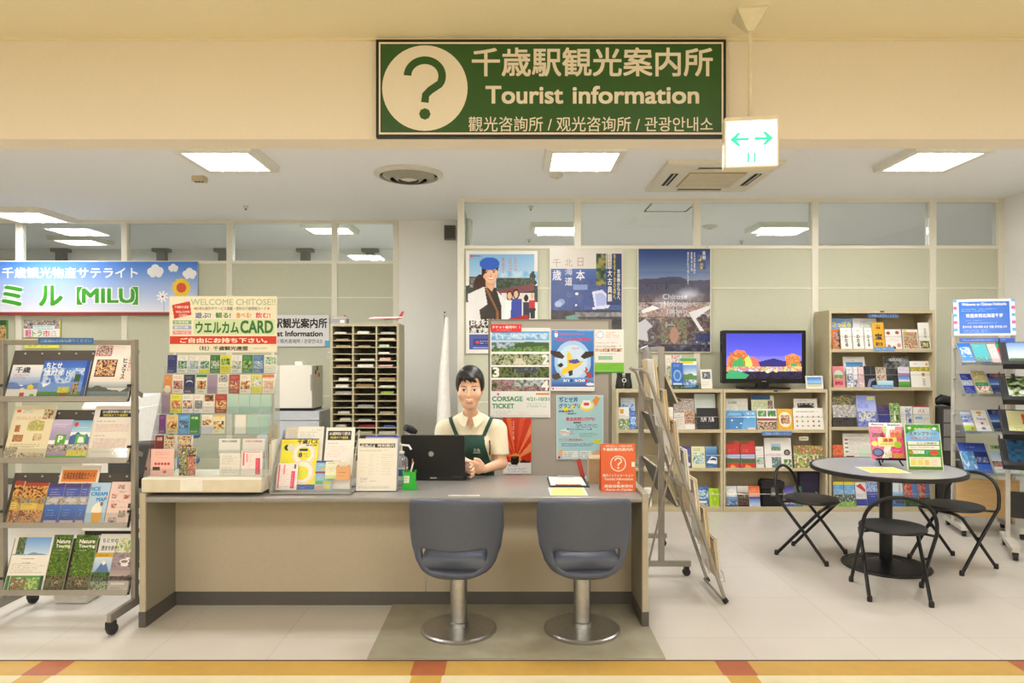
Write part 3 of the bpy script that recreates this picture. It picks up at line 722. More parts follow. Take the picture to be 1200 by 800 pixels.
m_paper = {k: M('paper_' + k, v, .7, noise=.04, scale=40) for k, v in dict(white='e6e2d6', cream='d3c8a4', green='b7c9ae', pink='d8b2a6', grey='b9b7b0', red='a02a3a', blue='4a6ab4', lime='9cc04a', tan='b89c72').items()}
ORD = ['top', 'second', 'third', 'fourth', 'fifth', 'sixth', 'seventh', 'eighth', 'ninth', 'tenth', 'eleventh', 'twelfth', 'thirteenth', 'fourteenth', 'fifteenth', 'sixteenth', 'seventeenth']
rng = random.Random(4)
PIG = ['gtt', 'ccc', 'w', 't', 'cwp', 'ctc', 'tcp', 'wwt', 'gcg', 't', 'cwl', 'cct', 'ggw', 'wcc', 'trb', 'cgg', 'wgc']
FULL = [(0,'white',0),(0,'white',1),(0,'grey',2),(1,'cream',2),(1,'tan',0),(2,'green',2),(2,'tan',0),(2,'tan',1),(3,'white',2),(4,'white',1),(4,'pink',2),(4,'cream',0),(5,'white',1),(5,'pink',2),(5,'tan',0),(7,'white',0),(7,'white',1),(7,'tan',2),(8,'white',0),(8,'tan',1),(8,'white',2),(9,'lime',2),(9,'grey',0),(11,'grey',1),(12,'white',0),(12,'cream',2),(13,'white',0),(13,'grey',1),(14,'red',1),(14,'blue',2),(14,'white',0),(15,'white',2),(15,'cream',1)]
for r_, colr, c_ in FULL:
    z = PIGZ[r_]; wd = (ix[2*c_+1] - ix[2*c_]); b = MB(); q = rng.uniform(.55, .92); x0 = (gx0 + gx1) / 2 + ix[2*c_] + .005 + rng.random() * (wd * (1 - q) - .012); y0 = GD + .012 + rng.random() * .03
    hgt = rng.uniform(.012, .026)
    for k in range(3): b.box((x0 + rng.uniform(0, .006), y0 + rng.uniform(0, .01), z + .0005 + hgt * k / 3), (x0 + wd * q - rng.uniform(.006, .012), y0 + .22, z + .0005 + hgt * (k + .95) / 3), m_paper[colr])
    tag(b.build('paper_stack'), '%s papers in the %s slot down of the %s column of the pigeonhole cabinet' % (colr, ORD[r_], ('left', 'middle', 'right')[c_]), 'paper stack', 'papers in the pigeonhole cabinet')
# on top of it
m_red = M('red_plastic', 'c03038', .4); m_wp = M('white_plastic', 'e9e6df', .4)
t = thing('model_airplane', 'white and red model airplane on top of the pigeonhole cabinet', 'model airplane', (sx(452, GD + .12), GD + .12, gzt))
b = MB(); b.tube([(-.17, 0, .045), (-.15, 0, .05), (-.1, 0, .052), (.1, 0, .056), (.17, 0, .068)], [.003, .014, .019, .018, .005], m_wp, 12); b.build('fuselage', t, smooth=50)
b = MB(); b.tube([(-.16, -.014, .047), (-.1, -.0185, .049), (.1, -.0175, .053), (.165, -.006, .064)], .004, m_red, 6); b.build('stripe', t)
for s_ in (-1, 1):
    b = MB(); b.prism([(-.03, 0), (.03, 0), (.1, s_ * .15), (.07, s_ * .15)][::s_], .045, .05, m_red, axis='z'); b.build('wing', t)
    b = MB(); b.prism([(.12, 0), (.155, 0), (.18, s_ * .05), (.16, s_ * .05)][::s_], .06, .064, m_wp, axis='z'); b.build('tailplane', t)
b = MB(); b.prism([(.12, .062), (.16, .066), (.178, .125), (.158, .125)], -.003, .003, m_red); b.build('tail_fin', t)
b = MB(); b.rbox((-.04, -.03, 0), (.04, .03, .006), m_blkp, .01); b.tube([(0, 0, .006), (0, 0, .036)], .004, m_wire, 8); b.build('stand', t)
t = thing('small_box', 'small grey box with clear lid on top left of the pigeonhole cabinet', 'box', (sx(398, GD + .1), GD + .1, gzt))
m_gplas = M('grey_plastic', '8e8c8c', .5)
b = MB(); b.rbox((-.08, -.06, 0), (.08, .06, .05), m_gplas, .01); b.build('body', t); b = MB(); b.rbox((-.078, -.058, .0501), (.078, .058, .07), Mglass('clear_plastic', 'f2f4f4', .08, .1, .15), .01); b.build('lid', t)
b = MB(); b.box((.02, -.062, .01), (.06, -.0601, .035), m_paper['white']); b.build('tag', t)
b = MB(); b.tube([(.05, 0, .0701), (.05, 0, .085)], .012, m_red, 10); b.build('knob', t)

# little fridge on a grey cabinet
FD = 6.7
m_fr = M('fridge_white', 'd8d3c6', .4, noise=.01); m_cab = M('pale_grey_cabinet', 'b6babf', .4, noise=.02)
t = thing('storage_cabinet', 'pale grey storage cabinet under the small white fridge', 'cabinet', (sx(340, FD), FD - .05, 0)); zc = sz(482, FD - .05)
w = 36 * FD / FPX
b = MB(); b.rbox((-w, .0201, 0), (w, .42, zc), m_cab, .01); b.build('body', t)
b = MB(); b.rbox((-w + .003, 0, .05), (w - .003, .02, zc - .09), m_cab, .008, axis='y'); b.build('door', t)
b = MB(); b.rbox((-w + .003, 0, zc - .084), (w - .003, .02, zc - .004), m_cab, .008, axis='y'); b.build('drawer', t)
b = MB(); b.tube([(w - .05, -.02, .5), (w - .05, -.02, .65)], .007, m_wire, 8); b.tube([(w - .05, -.02, .51), (w - .05, .001, .51)], .005, m_wire, 8); b.tube([(w - .05, -.02, .64), (w - .05, .001, .64)], .005, m_wire, 8); b.build('door_handle', t)
t = thing('mini_fridge', 'small white fridge standing on the pale grey cabinet', 'fridge', (sx(343, FD), FD, zc)); w = 22.5 * FD / FPX; h = sz(428, FD) - zc
b = MB(); b.rbox((-w, .0451, .025), (w, .4, h), m_fr, .012); b.build('body', t)
b = MB(); b.rbox((-w, 0, .03), (w, .045, h), m_fr, .014, axis='y'); b.build('door', t)
b = MB(); b.box((-w + .01, .02, 0), (w - .01, .38, .0249), m_blkp); b.build('base', t)
b = MB(); b.box((w - .012, -.012, h * .45), (w - .004, -.0002, h * .8), m_gplas); b.build('handle', t)
for i, (mc, zz) in enumerate(((m_red, .85), (M('green_magnet', '3f6a35', .5), .93), (M('orange_magnet', 'd07a30', .5), .78), (m_paper['white'], .6))):
    b = MB(); b.rbox((w + .0003, .1 + .06 * i, h * zz - .02), (w + .008, .135 + .06 * i, h * zz + .02), mc, .006, axis='x')
    tag(b.build('fridge_magnet', loc=(sx(343, FD), FD, zc)), '%s magnet on the side of the small white fridge' % ('red', 'dark green', 'orange', 'white')[i], 'magnet', 'fridge magnets')
b = MB(); b.rbox((-.06, 0, 0), (.02, .08, .035), m_paper['white'], .008); b.box((-.059, .001, .035), (.019, .079, .037), m_wp)
tag(b.build('small_carton', loc=(sx(345, FD) + .03, FD + .1, zc + h)), 'small white carton on top of the small fridge', 'box')

# grey chair and blue chair, white machine, seen behind the left stand
def swivel(name, x, y, rz, mback, lb, bz_, topz):
    t = thing(name, lb, 'chair', (x, y, 0), rz)
    soft('backrest', lambda P: rbx(P, (0, .2, (bz_ + topz) / 2), (.21, .035, (topz - bz_) / 2), .034), (-.24, .14, bz_ - .03), (.24, .26, topz + .03), .015, mback, t)
    soft('seat', lambda P: rbx(P, (0, -.02, .45), (.23, .22, .04), .038), (-.26, -.27, .39), (.26, .23, .51), .015, mback, t)
    b = MB(); b.tube([(0, .12, .43), (0, .25, .45), (0, .25, bz_ + .08)], .018, m_blkp, 8); b.build('back_support', t)
    b = MB(); b.tube([(0, 0, .09), (0, 0, .41)], .025, m_blkp, 12); b.build('gas_lift', t)
    b = MB()
    for k in range(5): a = 2 * PI * k / 5; b.tube([(0, 0, .1), (.27 * math.cos(a), .27 * math.sin(a), .06)], [.03, .018], m_blkp, 8)
    b.build('star_base', t)
    for k in range(5):
        a = 2 * PI * k / 5; b = MB(); b.lathe([(.025, -.012), (.025, .012)], m_blkp, 12, mat4=Matrix.Translation((.27 * math.cos(a), .27 * math.sin(a), .0255)) @ Matrix.Rotation(PI / 2, 4, 'X')); b.build('castor', t)
    return t
swivel('office_chair', sx(158, 5.0), 5.0, R(20), M('dark_grey_fabric', '4e4d4b', .9), 'dark grey office chair behind the left brochure stand', .55, sz(520, 5.0))
swivel('office_chair', sx(178, 6.4), 6.7, R(-10), M('blue_fabric', '3f6e9c', .85), 'blue office chair at the far left behind the counter', .66, sz(475, 6.4))
t = thing('printer', 'white office printer behind the left brochure stand', 'printer', (sx(146, 5.9), 5.85, 0)); zt = sz(462, 5.9)
b = MB(); b.rbox((-.22, -.2, .04), (.22, .25, zt - .1), m_wp, .02); b.build('body', t, bevel=.004)
b = MB(); b.prism([(-.2, zt - .0999), (.24, zt - .0999), (.24, zt), (-.12, zt - .02)], -.215, .215, m_wp, axis='x'); b.build('scanner_lid', t)
b = MB(); b.box((-.2, -.215, zt - .3), (.2, -.2001, zt - .14), m_gplas); b.build('paper_tray', t)
b = MB(); b.box((-.2, -.18, 0), (.2, .22, .0399), m_blkp); b.build('base', t)

# ================================================================== WALL PIECES
# blue banner on the left partition
d = BACK_L - .03
bx0 = -40
t = thing('shop_banner', 'blue sky banner with green letters and flowers on the left partition', 'banner', (sx((bx0 + 231.5) / 2, d), d, sz(369, d)))
w = (231.5 - bx0) * d / FPX; h = (369 - 306.5) * d / FPX
def bu(px): return (px - bx0) / (231.5 - bx0)
def bv(py): return (py - 306.5) / 62.5
def be(px, py, rx, ry, c): return 'e %.4f %.4f %.4f %.4f %s' % (bu(px), bv(py), rx / (231.5 - bx0), ry / 62.5, c)
sp = ['g 0 0 1 1 4f86da eef0fb', 'g 0 0 1 .4 3f7ad8 9db8ec', 'g 0 .4 1 .95 9db8ec f0f1fb', 'r 0 .945 1 1 9c4038']
for cx_, cy_, s_ in ((182, 317, 1), (203, 313.5, .62), (222, 320, .85)):
    for dx, dy, r in ((-5, 1, 4.5), (0, -2.5, 5), (5, .5, 4.8), (-3, 4, 4), (4, 4, 4)): sp.append(be(cx_ + dx * s_, cy_ + dy * s_, r * s_, r * s_, 'f4f4f6'))
for k in range(12): a = k * PI / 6; sp.append(be(212.5 + 8.6 * math.cos(a), 337 + 8.6 * math.sin(a), 2.6, 2.6, 'f3d23a'))
sp += [be(212.5, 337, 7.8, 7.8, 'f3d23a'), be(212.5, 337, 5.8, 5.8, 'e0563a')]
for k in range(8): a = k * PI / 4 + .2; sp += [be(190.5 + q * math.cos(a), 347.5 + q * math.sin(a), 1.1, 1.1, 'ffffff') for q in (2, 3.5, 5, 6)]
sp += [be(190.5, 347.5, 1.2, 1.2, 'c04060'), 'r %.4f %.3f %.4f .93 b8c4d8' % (bu(192), bv(353), bu(192.8))]
b = MB(); A = Art(540, 126, '|'.join(sp))
A._t(bu(2.5), bv(313), bu(161.5), bv(326), 'f8f8fb', '千歳観光物産サテライト', .02)
for x0, y0, x1, y1, tx in ((2, 334.5, 26.5, 358.5, 'ミ'), (45.5, 334.5, 73.5, 358.5, 'ル'), (96, 338, 158, 355, 'MILU')):
    A._t(bu(x0 - 1.3), bv(y0 - 1.2), bu(x1 + 1.3), bv(y1 + 1.2), 'f6f8f4', tx, .085); A._t(bu(x0), bv(y0), bu(x1), bv(y1), '3fa52c', tx, .03)
for x0, x1, tx in ((90, 97, '【'), (155, 162, '】')):
    A._t(bu(x0 - 1), bv(335), bu(x1 + 1), bv(358), 'f6f8f4', tx, .03); A._t(bu(x0), bv(336), bu(x1), bv(357), '3fa52c', tx, .012)
b.box((-w / 2, 0, 0), (w / 2, .02, h), PAPER, hl('c8d4ea')); b.art(A, w, h, PAPER, y=-.001); b.build('banner_board', t)
b = MB(); b.box((-w / 2, -.006, -.004), (w / 2, -.0021, .012), M('brown_banner_rail', '8f4036', .5)); b.build('bottom_rail', t)

WL = BACK_L - .014
wallposter('poster', 'small poster with pink and blue lettering under the blue banner', 'poster', 28, 375, 71, 395, WL, 'f f2ece4|n 0 0 1 .5 40405a,c8b8a8,6a5a50,e8ddd0,7a8aa0 3|r .25 .3 .85 .55 dfe9ee|l .3 .35 .8 .55 2f9aa0 2|t .04 .55 .22 .98 e0408a 軽|t .24 .6 .5 .96 40a050 トラ|t .52 .6 .72 .96 e04a6a 市|l .74 .6 .95 .95 8040a0 3|r .97 0 1 1 e8e040', res=1.6)
wallposter('poster', 'yellow dotted strip poster behind the left brochure stand top', 'poster', 29, 397, 70, 408, WL, 'f eef060|l .1 .2 .95 .9 6a78a0 3|n .1 .5 .9 .8 eef060,eef060,7080a0 2')
wallposter('poster', 'dark food poster at the left edge beneath the blue banner', 'poster', -16, 375, 10, 397, WL, 'f 2f5a2c|n 0 .3 1 1 5a2a1a,c09050,e0c890,3a1a10 3|r .9 0 1 1 4f8a40', res=1.6)
wallposter('poster', 'blue edged poster at the far left edge behind the brochure stand', 'poster', -20, 400, 2.5, 470, WL, 'f c8d0da|r .85 0 1 .2 3050c0|r .8 .3 1 .6 40a060')
# white sign with black letters
wallposter('wall_sign', 'white wall sign with black lettering behind the small fridge', 'sign', 236, 369, 386, 406, WL,
  'f e3e3e2|t .43 .1 .985 .42 1a1a1a 千歳駅観光案内所 .03|t .45 .5 .95 .68 1a1a1a Tourist_Information .03|t .43 .76 .95 .9 4a4a4a 觀光咨詢所_/_观光咨询所_/_관광안내소 .01|r .965 .8 1 1 58b0d8', thick=.012)
wallposter('paper_note', 'small pale note on the wall left of the pigeonhole cabinet', 'note', 384, 412, 389, 420, WL, 'f d8dcd8|l .1 .2 .9 .9 808890 3')

# posters of the right partition
PW = BACK_R - .015
girl = ('f ebe6de|g .045 .03 .955 .5 7fb4de dceaf2|m .3 .5 33403a .1|n .4 .2 1 .34 7fb4de,a8cce6,d0e2ee 6|p 2a352c .9 .36 .92 .2 .95 .2 .97 .36|e .93 .25 .04 .04 2a352c|e .93 .31 .06 .03 2a352c|n .42 .26 .955 .4 2f3a30,3c4a3c,50604c 3|p 7a3f48 .4 .39 .955 .32 .955 .385 .5 .43|r .5 .41 .955 .65 dcd8d0|n .05 .25 .28 .36 7a7c74,3a4038,c8ccc4 3|'
 'e .2 .35 .09 .12 3a1f18|p dca47c .27 .28 .4 .28 .4 .4 .29 .4|e .345 .215 .1 .098 ecbb96|p 3a2018 .22 .14 .46 .12 .45 .2 .4 .165 .3 .17 .25 .24 .22 .26|e .33 .125 .14 .062 2f62c8|p 2f62c8 .2 .13 .24 .17 .45 .15 .47 .11 .4 .08|e .28 .21 .018 .008 2a1a14|e .39 .205 .018 .008 2a1a14|e .355 .272 .04 .013 c85048|e .355 .27 .034 .008 f8f4ee|e .345 .24 .012 .01 d8966e|e .27 .25 .03 .02 eaa890|e .42 .248 .02 .018 eaa890|e .285 .196 .025 .005 4a2a20|e .395 .19 .025 .005 4a2a20|'
 'p e8e6e4 .03 .42 .25 .35 .42 .38 .58 .5 .6 .75 .04 .75|p 2c2624 .26 .36 .42 .36 .5 .55 .5 .76 .16 .76 .14 .6 .3 .52|p e0b090 .29 .34 .4 .34 .36 .4|p 8a5a34 .27 .37 .3 .36 .46 .6 .46 .72 .42 .72 .42 .58|p e6e2e0 .04 .5 .16 .46 .22 .72 .04 .76|'
 'e .61 .44 .045 .05 2a1c18|e .61 .44 .03 .035 e0b090|p f0f0f0 .55 .48 .68 .48 .68 .68 .54 .68|e .7 .42 .05 .05 241a1a|e .7 .425 .03 .035 e0b090|p 3a48a0 .64 .47 .78 .47 .78 .64 .62 .66|e .84 .46 .03 .035 2a1c18|p 30344a .8 .5 .89 .5 .89 .66 .8 .66|e .925 .44 .025 .03 d8a888|p c03038 .88 .48 .97 .48 .96 .56 .88 .56|p 2c2c34 .89 .56 .97 .56 .96 .66 .9 .66|p a02828 .6 .66 .86 .62 .9 .72 .56 .72|r .045 .72 .955 .8 2a2624|n .05 .68 .5 .8 2a2624,504840,e0dcd8 2|'
 'r .045 .815 .955 .96 4858a0|r .1 .86 .5 .92 303a80|r .1 .94 .9 .95 c0c8e0|e .16 .89 .02 .015 e04040|l .2 .87 .5 .91 ffffff 2|e .08 .05 .02 .012 d84040|l .11 .04 .24 .06 404858 2|v .6 .07 .64 .22 d87a6a 日本の旅へ .002|v .67 .06 .71 .2 d87a6a 北の大地 .002|v .5 .06 .54 .22 d06a5a 笑顔で .002|t .07 .66 .5 .73 f4f0ea 日本を元気に .02|t .07 .75 .4 .8 f4f0ea 旅で笑顔 .02')
wallposter('poster', 'poster of a smiling woman in a blue bandana on the right partition', 'poster', 546, 294, 630, 414, PW, girl, mat=GLOSSY, res=1.3)
lake = ('f d8d2c8|r .02 .22 .98 1 46578c|g .02 .2 .98 .34 4a6ab0 3f5590|g .02 .34 .98 .66 44568c 6c6a70|n .02 .3 .98 .62 3f5288,4a5e96,445690,54669c 9|r .02 .63 .98 1 3f4048|n .02 .6 .98 .68 4a4c54,38383e 5|n .02 .66 .98 .98 3c3c42,4a4a4e,34343a,585a5c 8|p d8dcf0 .58 .42 .72 .4 .86 .5 .8 .58 .62 .59|p aab4e4 .62 .44 .72 .43 .8 .5 .76 .55 .64 .56|e .16 .52 .05 .03 8aa0c8|p 6a9a90 .22 .66 .34 .64 .42 .7 .28 .8|n .1 .72 .32 .94 2c2e34,c8d050,e8e8e8,40444c 2|'
 'r .63 .05 .77 .15 26343a|r .63 .17 .77 .27 3a5030|r .63 .28 .77 .36 9a7a3c|n .63 .05 .77 .36 26343a,3a5a3a,6a7a4a,a88a4a 4|r .78 .05 .98 .55 30406a|r .79 .05 .85 .2 d8d2c8|v .79 .2 .85 .52 f4f2ec 大古典願|v .87 .05 .9 .5 d8c840 色を写す旅の国へ|v .92 .2 .96 .5 f0eee8 首都圏から北へ|v .79 .05 .845 .19 a09a94 北国|t .04 .1 .15 .18 b09a94 千 .004|t .04 .21 .16 .31 dfe2ec 歳 .01|t .21 .1 .31 .175 b09a94 北 .004|t .21 .19 .31 .26 c8cad8 海 .006|t .21 .28 .31 .36 dfe2ec 道 .01|t .38 .09 .46 .175 b09a94 日 .004|t .36 .21 .48 .31 e4e6ee 本 .012|e .12 .54 .05 .03 a8b8d8|e .37 .44 .025 .012 e8ecf4|e .36 .55 .014 .01 e8ecf4|e .6 .44 .02 .012 e0e4f0|e .6 .58 .02 .012 d8dcec|r .32 .35 .52 .4 7f98c8|l .24 .42 .34 .48 8a9ac0 3|n .35 .62 .98 .66 6a6a70,a0a0a8 4|n .85 .9 1 1 e0cfc4,b09a8c,60606a 3')
wallposter('poster', 'dark blue mountain lake poster to the right of the woman poster', 'poster', 644, 291, 730, 412, PW, lake, mat=GLOSSY, res=1.3)
night = ('g 0 0 1 .3 2c437e 7e90b4|g 0 .22 1 .35 5a72a4 9aa2b4|m .27 .4 4a4a66 .04|p 40425c .3 .34 .5 .285 .56 .3 .6 .28 .7 .31 .8 .35|p 43465e 0 .345 .25 .325 .45 .35|g 0 .35 1 .5 484a64 5a5a70|n 0 .345 1 .4 4a4a62,55566e,3c3c54 5|n 0 .44 1 .56 4c4a5c,6a6470,58525e,807880 7|n 0 .52 1 .66 5a5060,c0a8a0,8a6a68,d8d0cc,4a4858 6|n 0 .66 1 1 5a4a4c,4c4450,8a7a6a,384058,a89888 6|p c8c8d0 0 .72 .1 .68 .2 .75 .12 .8 .14 .9 0 .88|p e8e8ec .7 .62 .86 .8 .92 .8 .8 .68 1 .58 1 .55 .78 .6|p e8e8ec .04 .6 .2 .55 .3 .58 .2 .6 .06 .63|r .32 .68 .68 .96 5f6a5a|n .32 .68 .68 .98 5a6a50,7a8a6a,8a6a5a,484858,a0a090 5|e .5 .84 .06 .08 b08a7a|n .75 .88 1 1 d0d4e0,383c58,8088a8 4|n 0 .93 1 1 2c2c44,383850,6a6a80 5|n .8 .82 1 .9 303a68,404a78 4|'
 'e .855 .09 .03 .03 e8c040|e .845 .08 .026 .026 4a66a0|r .88 .02 .94 .2 38507c|v .89 .02 .94 .11 f0f0f4 支笏|v .68 .03 .705 .35 e4e8f0 湖のほとりで過ごす夜へ|v .73 .03 .755 .22 e4e8f0 星降る大地|v .77 .03 .795 .24 e4e8f0 北の星空|v .86 .14 .9 .2 e8c850 月夜|t .34 .44 .68 .49 c8c8d8 Chitose .003|t .36 .51 .74 .56 c8c8d8 Hokkaido .003|t .38 .58 .68 .64 c8c8d8 Japan .003')
o = wallposter('poster', 'framed night lake poster with white English lettering beside the television', 'poster', 748, 291.5, 832, 412, PW, night, mat=Mprint('framed_gloss', .08), res=1.4)
b = MB(); pw = 84 * PW / FPX / 2; ph = 120.5 * PW / FPX
for lo, hi in (((-pw - .008, -.008, -.008), (-pw, .004, ph + .008)), ((pw, -.008, -.008), (pw + .008, .004, ph + .008)), ((-pw, -.008, -.008), (pw, .004, 0)), ((-pw, -.008, ph), (pw, .004, ph + .008))): b.box(lo, hi, m_post)
b.build('poster_frame', o)
for s_ in (-1, 1):
    b = MB(); b.box((s_ * pw * .97 - .012, -.012, ph + .0081), (s_ * pw * .97 + .012, .004, ph + .03), m_post); b.build('hanger', o)
# posters of the pin board
PB = PD - .007
cors = ('f e8e6e2|r .02 .04 .98 .26 4a92d4|g .02 .04 .98 .13 5a9edc a8d0ea|n .02 .06 .98 .13 62a4de,8cc0e6,d8e8f0,5a9adc 6|t .04 .075 .62 .098 f4f4f4 ガーデニングのまち恵庭の庭めぐり .005|r .02 .135 .98 .27 f0eee8|n .02 .15 .98 .265 4a7a38,6a9a48,384a2c,8ab060 5|r .02 .135 .98 .165 b8d4e6|p 3a5a34 .4 .19 .6 .155 .98 .17 .98 .2 .4 .22|n .02 .165 .4 .23 8aa0b0,c8d0d4,5a7a90,3a5a3a 3|r .02 .275 .98 .29 f4f2ee|n .02 .29 .98 .415 30381f,56703c,98a878,c8c4b0,3c5028 3|p d8ccb8 .36 .41 .44 .34 .52 .34 .6 .41|r .02 .415 .98 .432 f4f2ee|n .02 .432 .98 .56 1c2418,3c4c2c,6a8044,2c3420 4|n .4 .445 .8 .5 50607c,303a3c,7a8a9a 4|r .02 .56 .98 .576 f4f2ee|n .02 .576 .98 .71 2c4a22,a04a80,5a8a3a,d080b0,385a2c 3|n .4 .58 .9 .65 8a9aa8,c8d0d4,4a5a48 4|r .02 .71 .98 .95 e6e8e4|'
 't .86 .3 .97 .41 f4f0ec 2 .03|t .04 .44 .15 .55 f4f0ec 3 .03|t .85 .585 .97 .7 f4f0ec 4 .03|t .03 .765 .54 .82 3f8f62 CORSAGE .03|t .03 .845 .4 .9 3f8f62 TICKET .03|e .13 .74 .022 .014 e0509a|t .6 .775 .98 .815 3f8f62 4/21-10/31 .015|r .76 .725 .98 .745 e08a50|l .6 .84 .95 .89 8aa89a 3|l .05 .93 .4 .96 b0b8b0 2|l .45 .93 .7 .97 e0b8a0 2|r .02 .975 .98 1 d8dcd8')
wallposter('poster', 'garden ticket poster with four numbered landscape photos on the pin board', 'poster', 574.5, 384, 645, 489, PB, cors, mat=GLOSSY, res=1.4)
sheet('price_strip', 'red strip with white lettering at the top left of the pin board', 'notice', 36 * PB / FPX, 9 * PB / FPX, 'f e0282c|t .05 .18 .95 .55 fff4ee チケット販売中！！ .02|l .2 .65 .8 .9 ffd8d0 1', (sx(593, PB - .006), PB - .008, sz(389, PB)), 0, 0, .002, None, (40, 10))
fish = ('f 3a78c8|r 0 0 1 1 e8e6e4|g .01 .01 .99 .93 3f86d4 2f5ca8|e .5 .52 .42 .34 a8cdf0|e .5 .52 .34 .27 c8e0f6|g .01 .78 .99 .93 6aa0dc 2f58a4|l .6 .015 .98 .035 f4f4f4 1|p eac83a .38 .34 .46 .4 .5 .48 .62 .5 .75 .52 .68 .58 .6 .62 .5 .66 .4 .7 .3 .72 .28 .76 .22 .72 .26 .64 .38 .6 .36 .46|p 4a48a0 .4 .5 .6 .48 .68 .53 .56 .56 .42 .54|p 3a2c26 .0 .34 .2 .36 .32 .44 .26 .48 .1 .45 0 .4|p 2c2422 .68 .44 .8 .36 .99 .36 .99 .42 .86 .46 .76 .48|p 2a2624 .14 .58 .24 .54 .3 .58 .22 .62|p 4a3a34 .02 .74 .18 .7 .24 .78 .12 .82 .04 .8|p 24242c .4 .68 .5 .66 .5 .74 .42 .76|p b83a2c .72 .66 .9 .7 .94 .8 .84 .78 .8 .7|p c04a34 .8 .6 .86 .66 .78 .7|e .12 .08 .04 .05 f4f4f4|p d83030 .08 .06 .16 .06 .12 .03|'
 't .2 .06 .75 .09 e86070 北海道にはいない！ .01|t .06 .13 .95 .19 e02c34 ～海辺にいる外来生物展～ .015|l .48 .29 .68 .33 e05060 2|t .28 .81 .42 .85 fff 3/1 .02|t .55 .81 .78 .85 fff 5/20 .02|e .47 .83 .035 .025 3040a0|e .82 .83 .035 .025 d83040|e .9 .89 .09 .025 f0f0f0|r .01 .935 .99 .99 eceae6|e .05 .965 .02 .015 d03030|l .1 .95 .5 .98 a0a0a8 1|p 2050b0 .85 .12 .88 .11')
wallposter('poster', 'blue poster with yellow island and sea creatures on the pin board', 'poster', 645.5, 386, 696.5, 458, PB - .0045, fish, mat=GLOSSY, res=1.6)
wallposter('flyer', 'white flyer with lime green foot at the right edge of the pin board', 'flyer', 697, 386, 731, 437, PB, 'f ece8e2|e .18 .12 .14 .09 c8d0dc|e .18 .12 .1 .06 e8ecf0|l .38 .05 .95 .2 d87a4a 4|l .05 .28 .95 .33 d85050 1|l .05 .36 .95 .42 6a6a6a 2|n .02 .44 .95 .51 5a3a2c,c89a6a,e8dcd0,7a4a40 2|r .12 .6 .6 .7 9ac0a0|l .1 .55 .9 .57 808080 1|r 0 .76 1 1 7ec23c|l .05 .8 .9 .92 4a9a50 3|r 0 .97 1 1 2c7a3c', res=1.5)
wallposter('poster', 'pale blue rice bowl contest poster low on the pin board', 'poster', 652, 463, 707, 538, PB, 'f e8ecea|r .015 .01 .985 .99 a9d4dc|e .64 .17 .15 .08 f0e468|e .64 .16 .11 .05 f4f4f0|r .56 .08 .72 .15 f4f2ee|r .58 .12 .7 .16 d8483c|p e8923a .76 .08 .85 .01 .93 .05 .84 .18|e .2 .22 .07 .04 f0e040|e .35 .18 .05 .03 f0e040|t .06 .025 .46 .11 2c3c90 ぢとせ丼 .02|t .05 .13 .5 .205 2c3c90 グランプリ .02|t .05 .235 .36 .265 303030 営業店部門 .02|t .18 .275 .42 .3 303030 一般部門 .02|t .2 .34 .82 .4 d84a6a 賞金総額20万円!! .02|t .36 .415 .52 .44 202a50 募集期間 .02|l .42 .455 .92 .5 404a60 3|t .22 .515 .76 .545 3a5aa8 ◆ちとせ丼のルール◆ .015|e .18 .58 .12 .05 e0eae8|l .06 .56 .5 .61 d05a60 3|l .5 .58 .95 .66 50a060 4|e .86 .72 .08 .04 d8e048|l .06 .67 .6 .72 c04a50 2|l .12 .74 .9 .8 3a4a90 3|e .12 .9 .09 .05 e8b890|e .86 .92 .09 .06 e0a880|r .14 .87 .46 .97 e4eae8|r .5 .87 .74 .97 e4eae8|l .16 .89 .44 .96 505860 3|l .52 .89 .72 .96 505860 3|e .06 .97 .03 .02 d83030|e .8 .98 .03 .02 d83030|t .28 .68 .56 .71 e04a50 ちとせ丼』 .02', res=1.5)
sheet('flag_poster', 'red orange sunburst poster with black silhouette hanging below the garden poster', 'poster', 33 * 5.29 / FPX, 68 * 5.29 / FPX, 'f c83018|p e0582c .45 .76 0 .3 0 .12|p e2663a .45 .76 .1 0 .28 0|p d84a24 .45 .76 .6 0 .8 0|p e87a48 .45 .76 1 .12 1 .3|p ea8a58 .45 .76 1 .45 1 .62|p e06a3c .45 .76 0 .5 0 .66|e .45 .74 .2 .09 e88a50|r 0 .8 1 1 e6e4e2|n .28 .7 .56 .82 1c1c1a,28281e,3a3418,c83018 3|p 1c1c1a .28 .84 .4 .72 .56 .76 .52 .84|r .6 .78 .95 .81 2a2a2a|r .68 .76 .8 .8 2a2a2a|v .34 .08 .4 .42 f0b8a8 北の大地|l .7 .04 .9 .06 f0c0b0 1|l .2 .84 .7 .88 606060 2|l .15 .9 .95 .97 9090a0 3', (sx(606, 5.29), PD - .006, sz(555, 5.29)), 0, 0, .003, None, (48, 96), GLOSSY)
# rolled white banner behind the woman
t = thing('rolled_banner', 'tall furled white banner behind the woman beside the pillar', 'banner', (sx(521, 6.7), 6.7, 0))
b = MB(); b.tube([(0, 0, .03), (0, 0, sz(366, 6.7) - .02)], .008, m_gplas, 8); b.build('pole', t)
b = MB(); b.tube([(0, 0, .5), (-.01, 0, .75), (-.005, 0, 1.3), (.02, 0, sz(372, 6.7))], [.07, .075, .05, .018], m_wp, 12); b.build('cloth', t, smooth=60)
b = MB(); b.lathe([(.001, 0), (.16, 0), (.16, .02), (.03, .035), (.001, .035)], m_gplas, 24); b.build('base', t)
b = MB(); b.lathe([(.001, -.012), (.012, 0), (.001, .012)], M('dark_brass', '6a4a34', .4), 10, c=(0, 0, sz(366, 6.7))); b.build('finial', t)

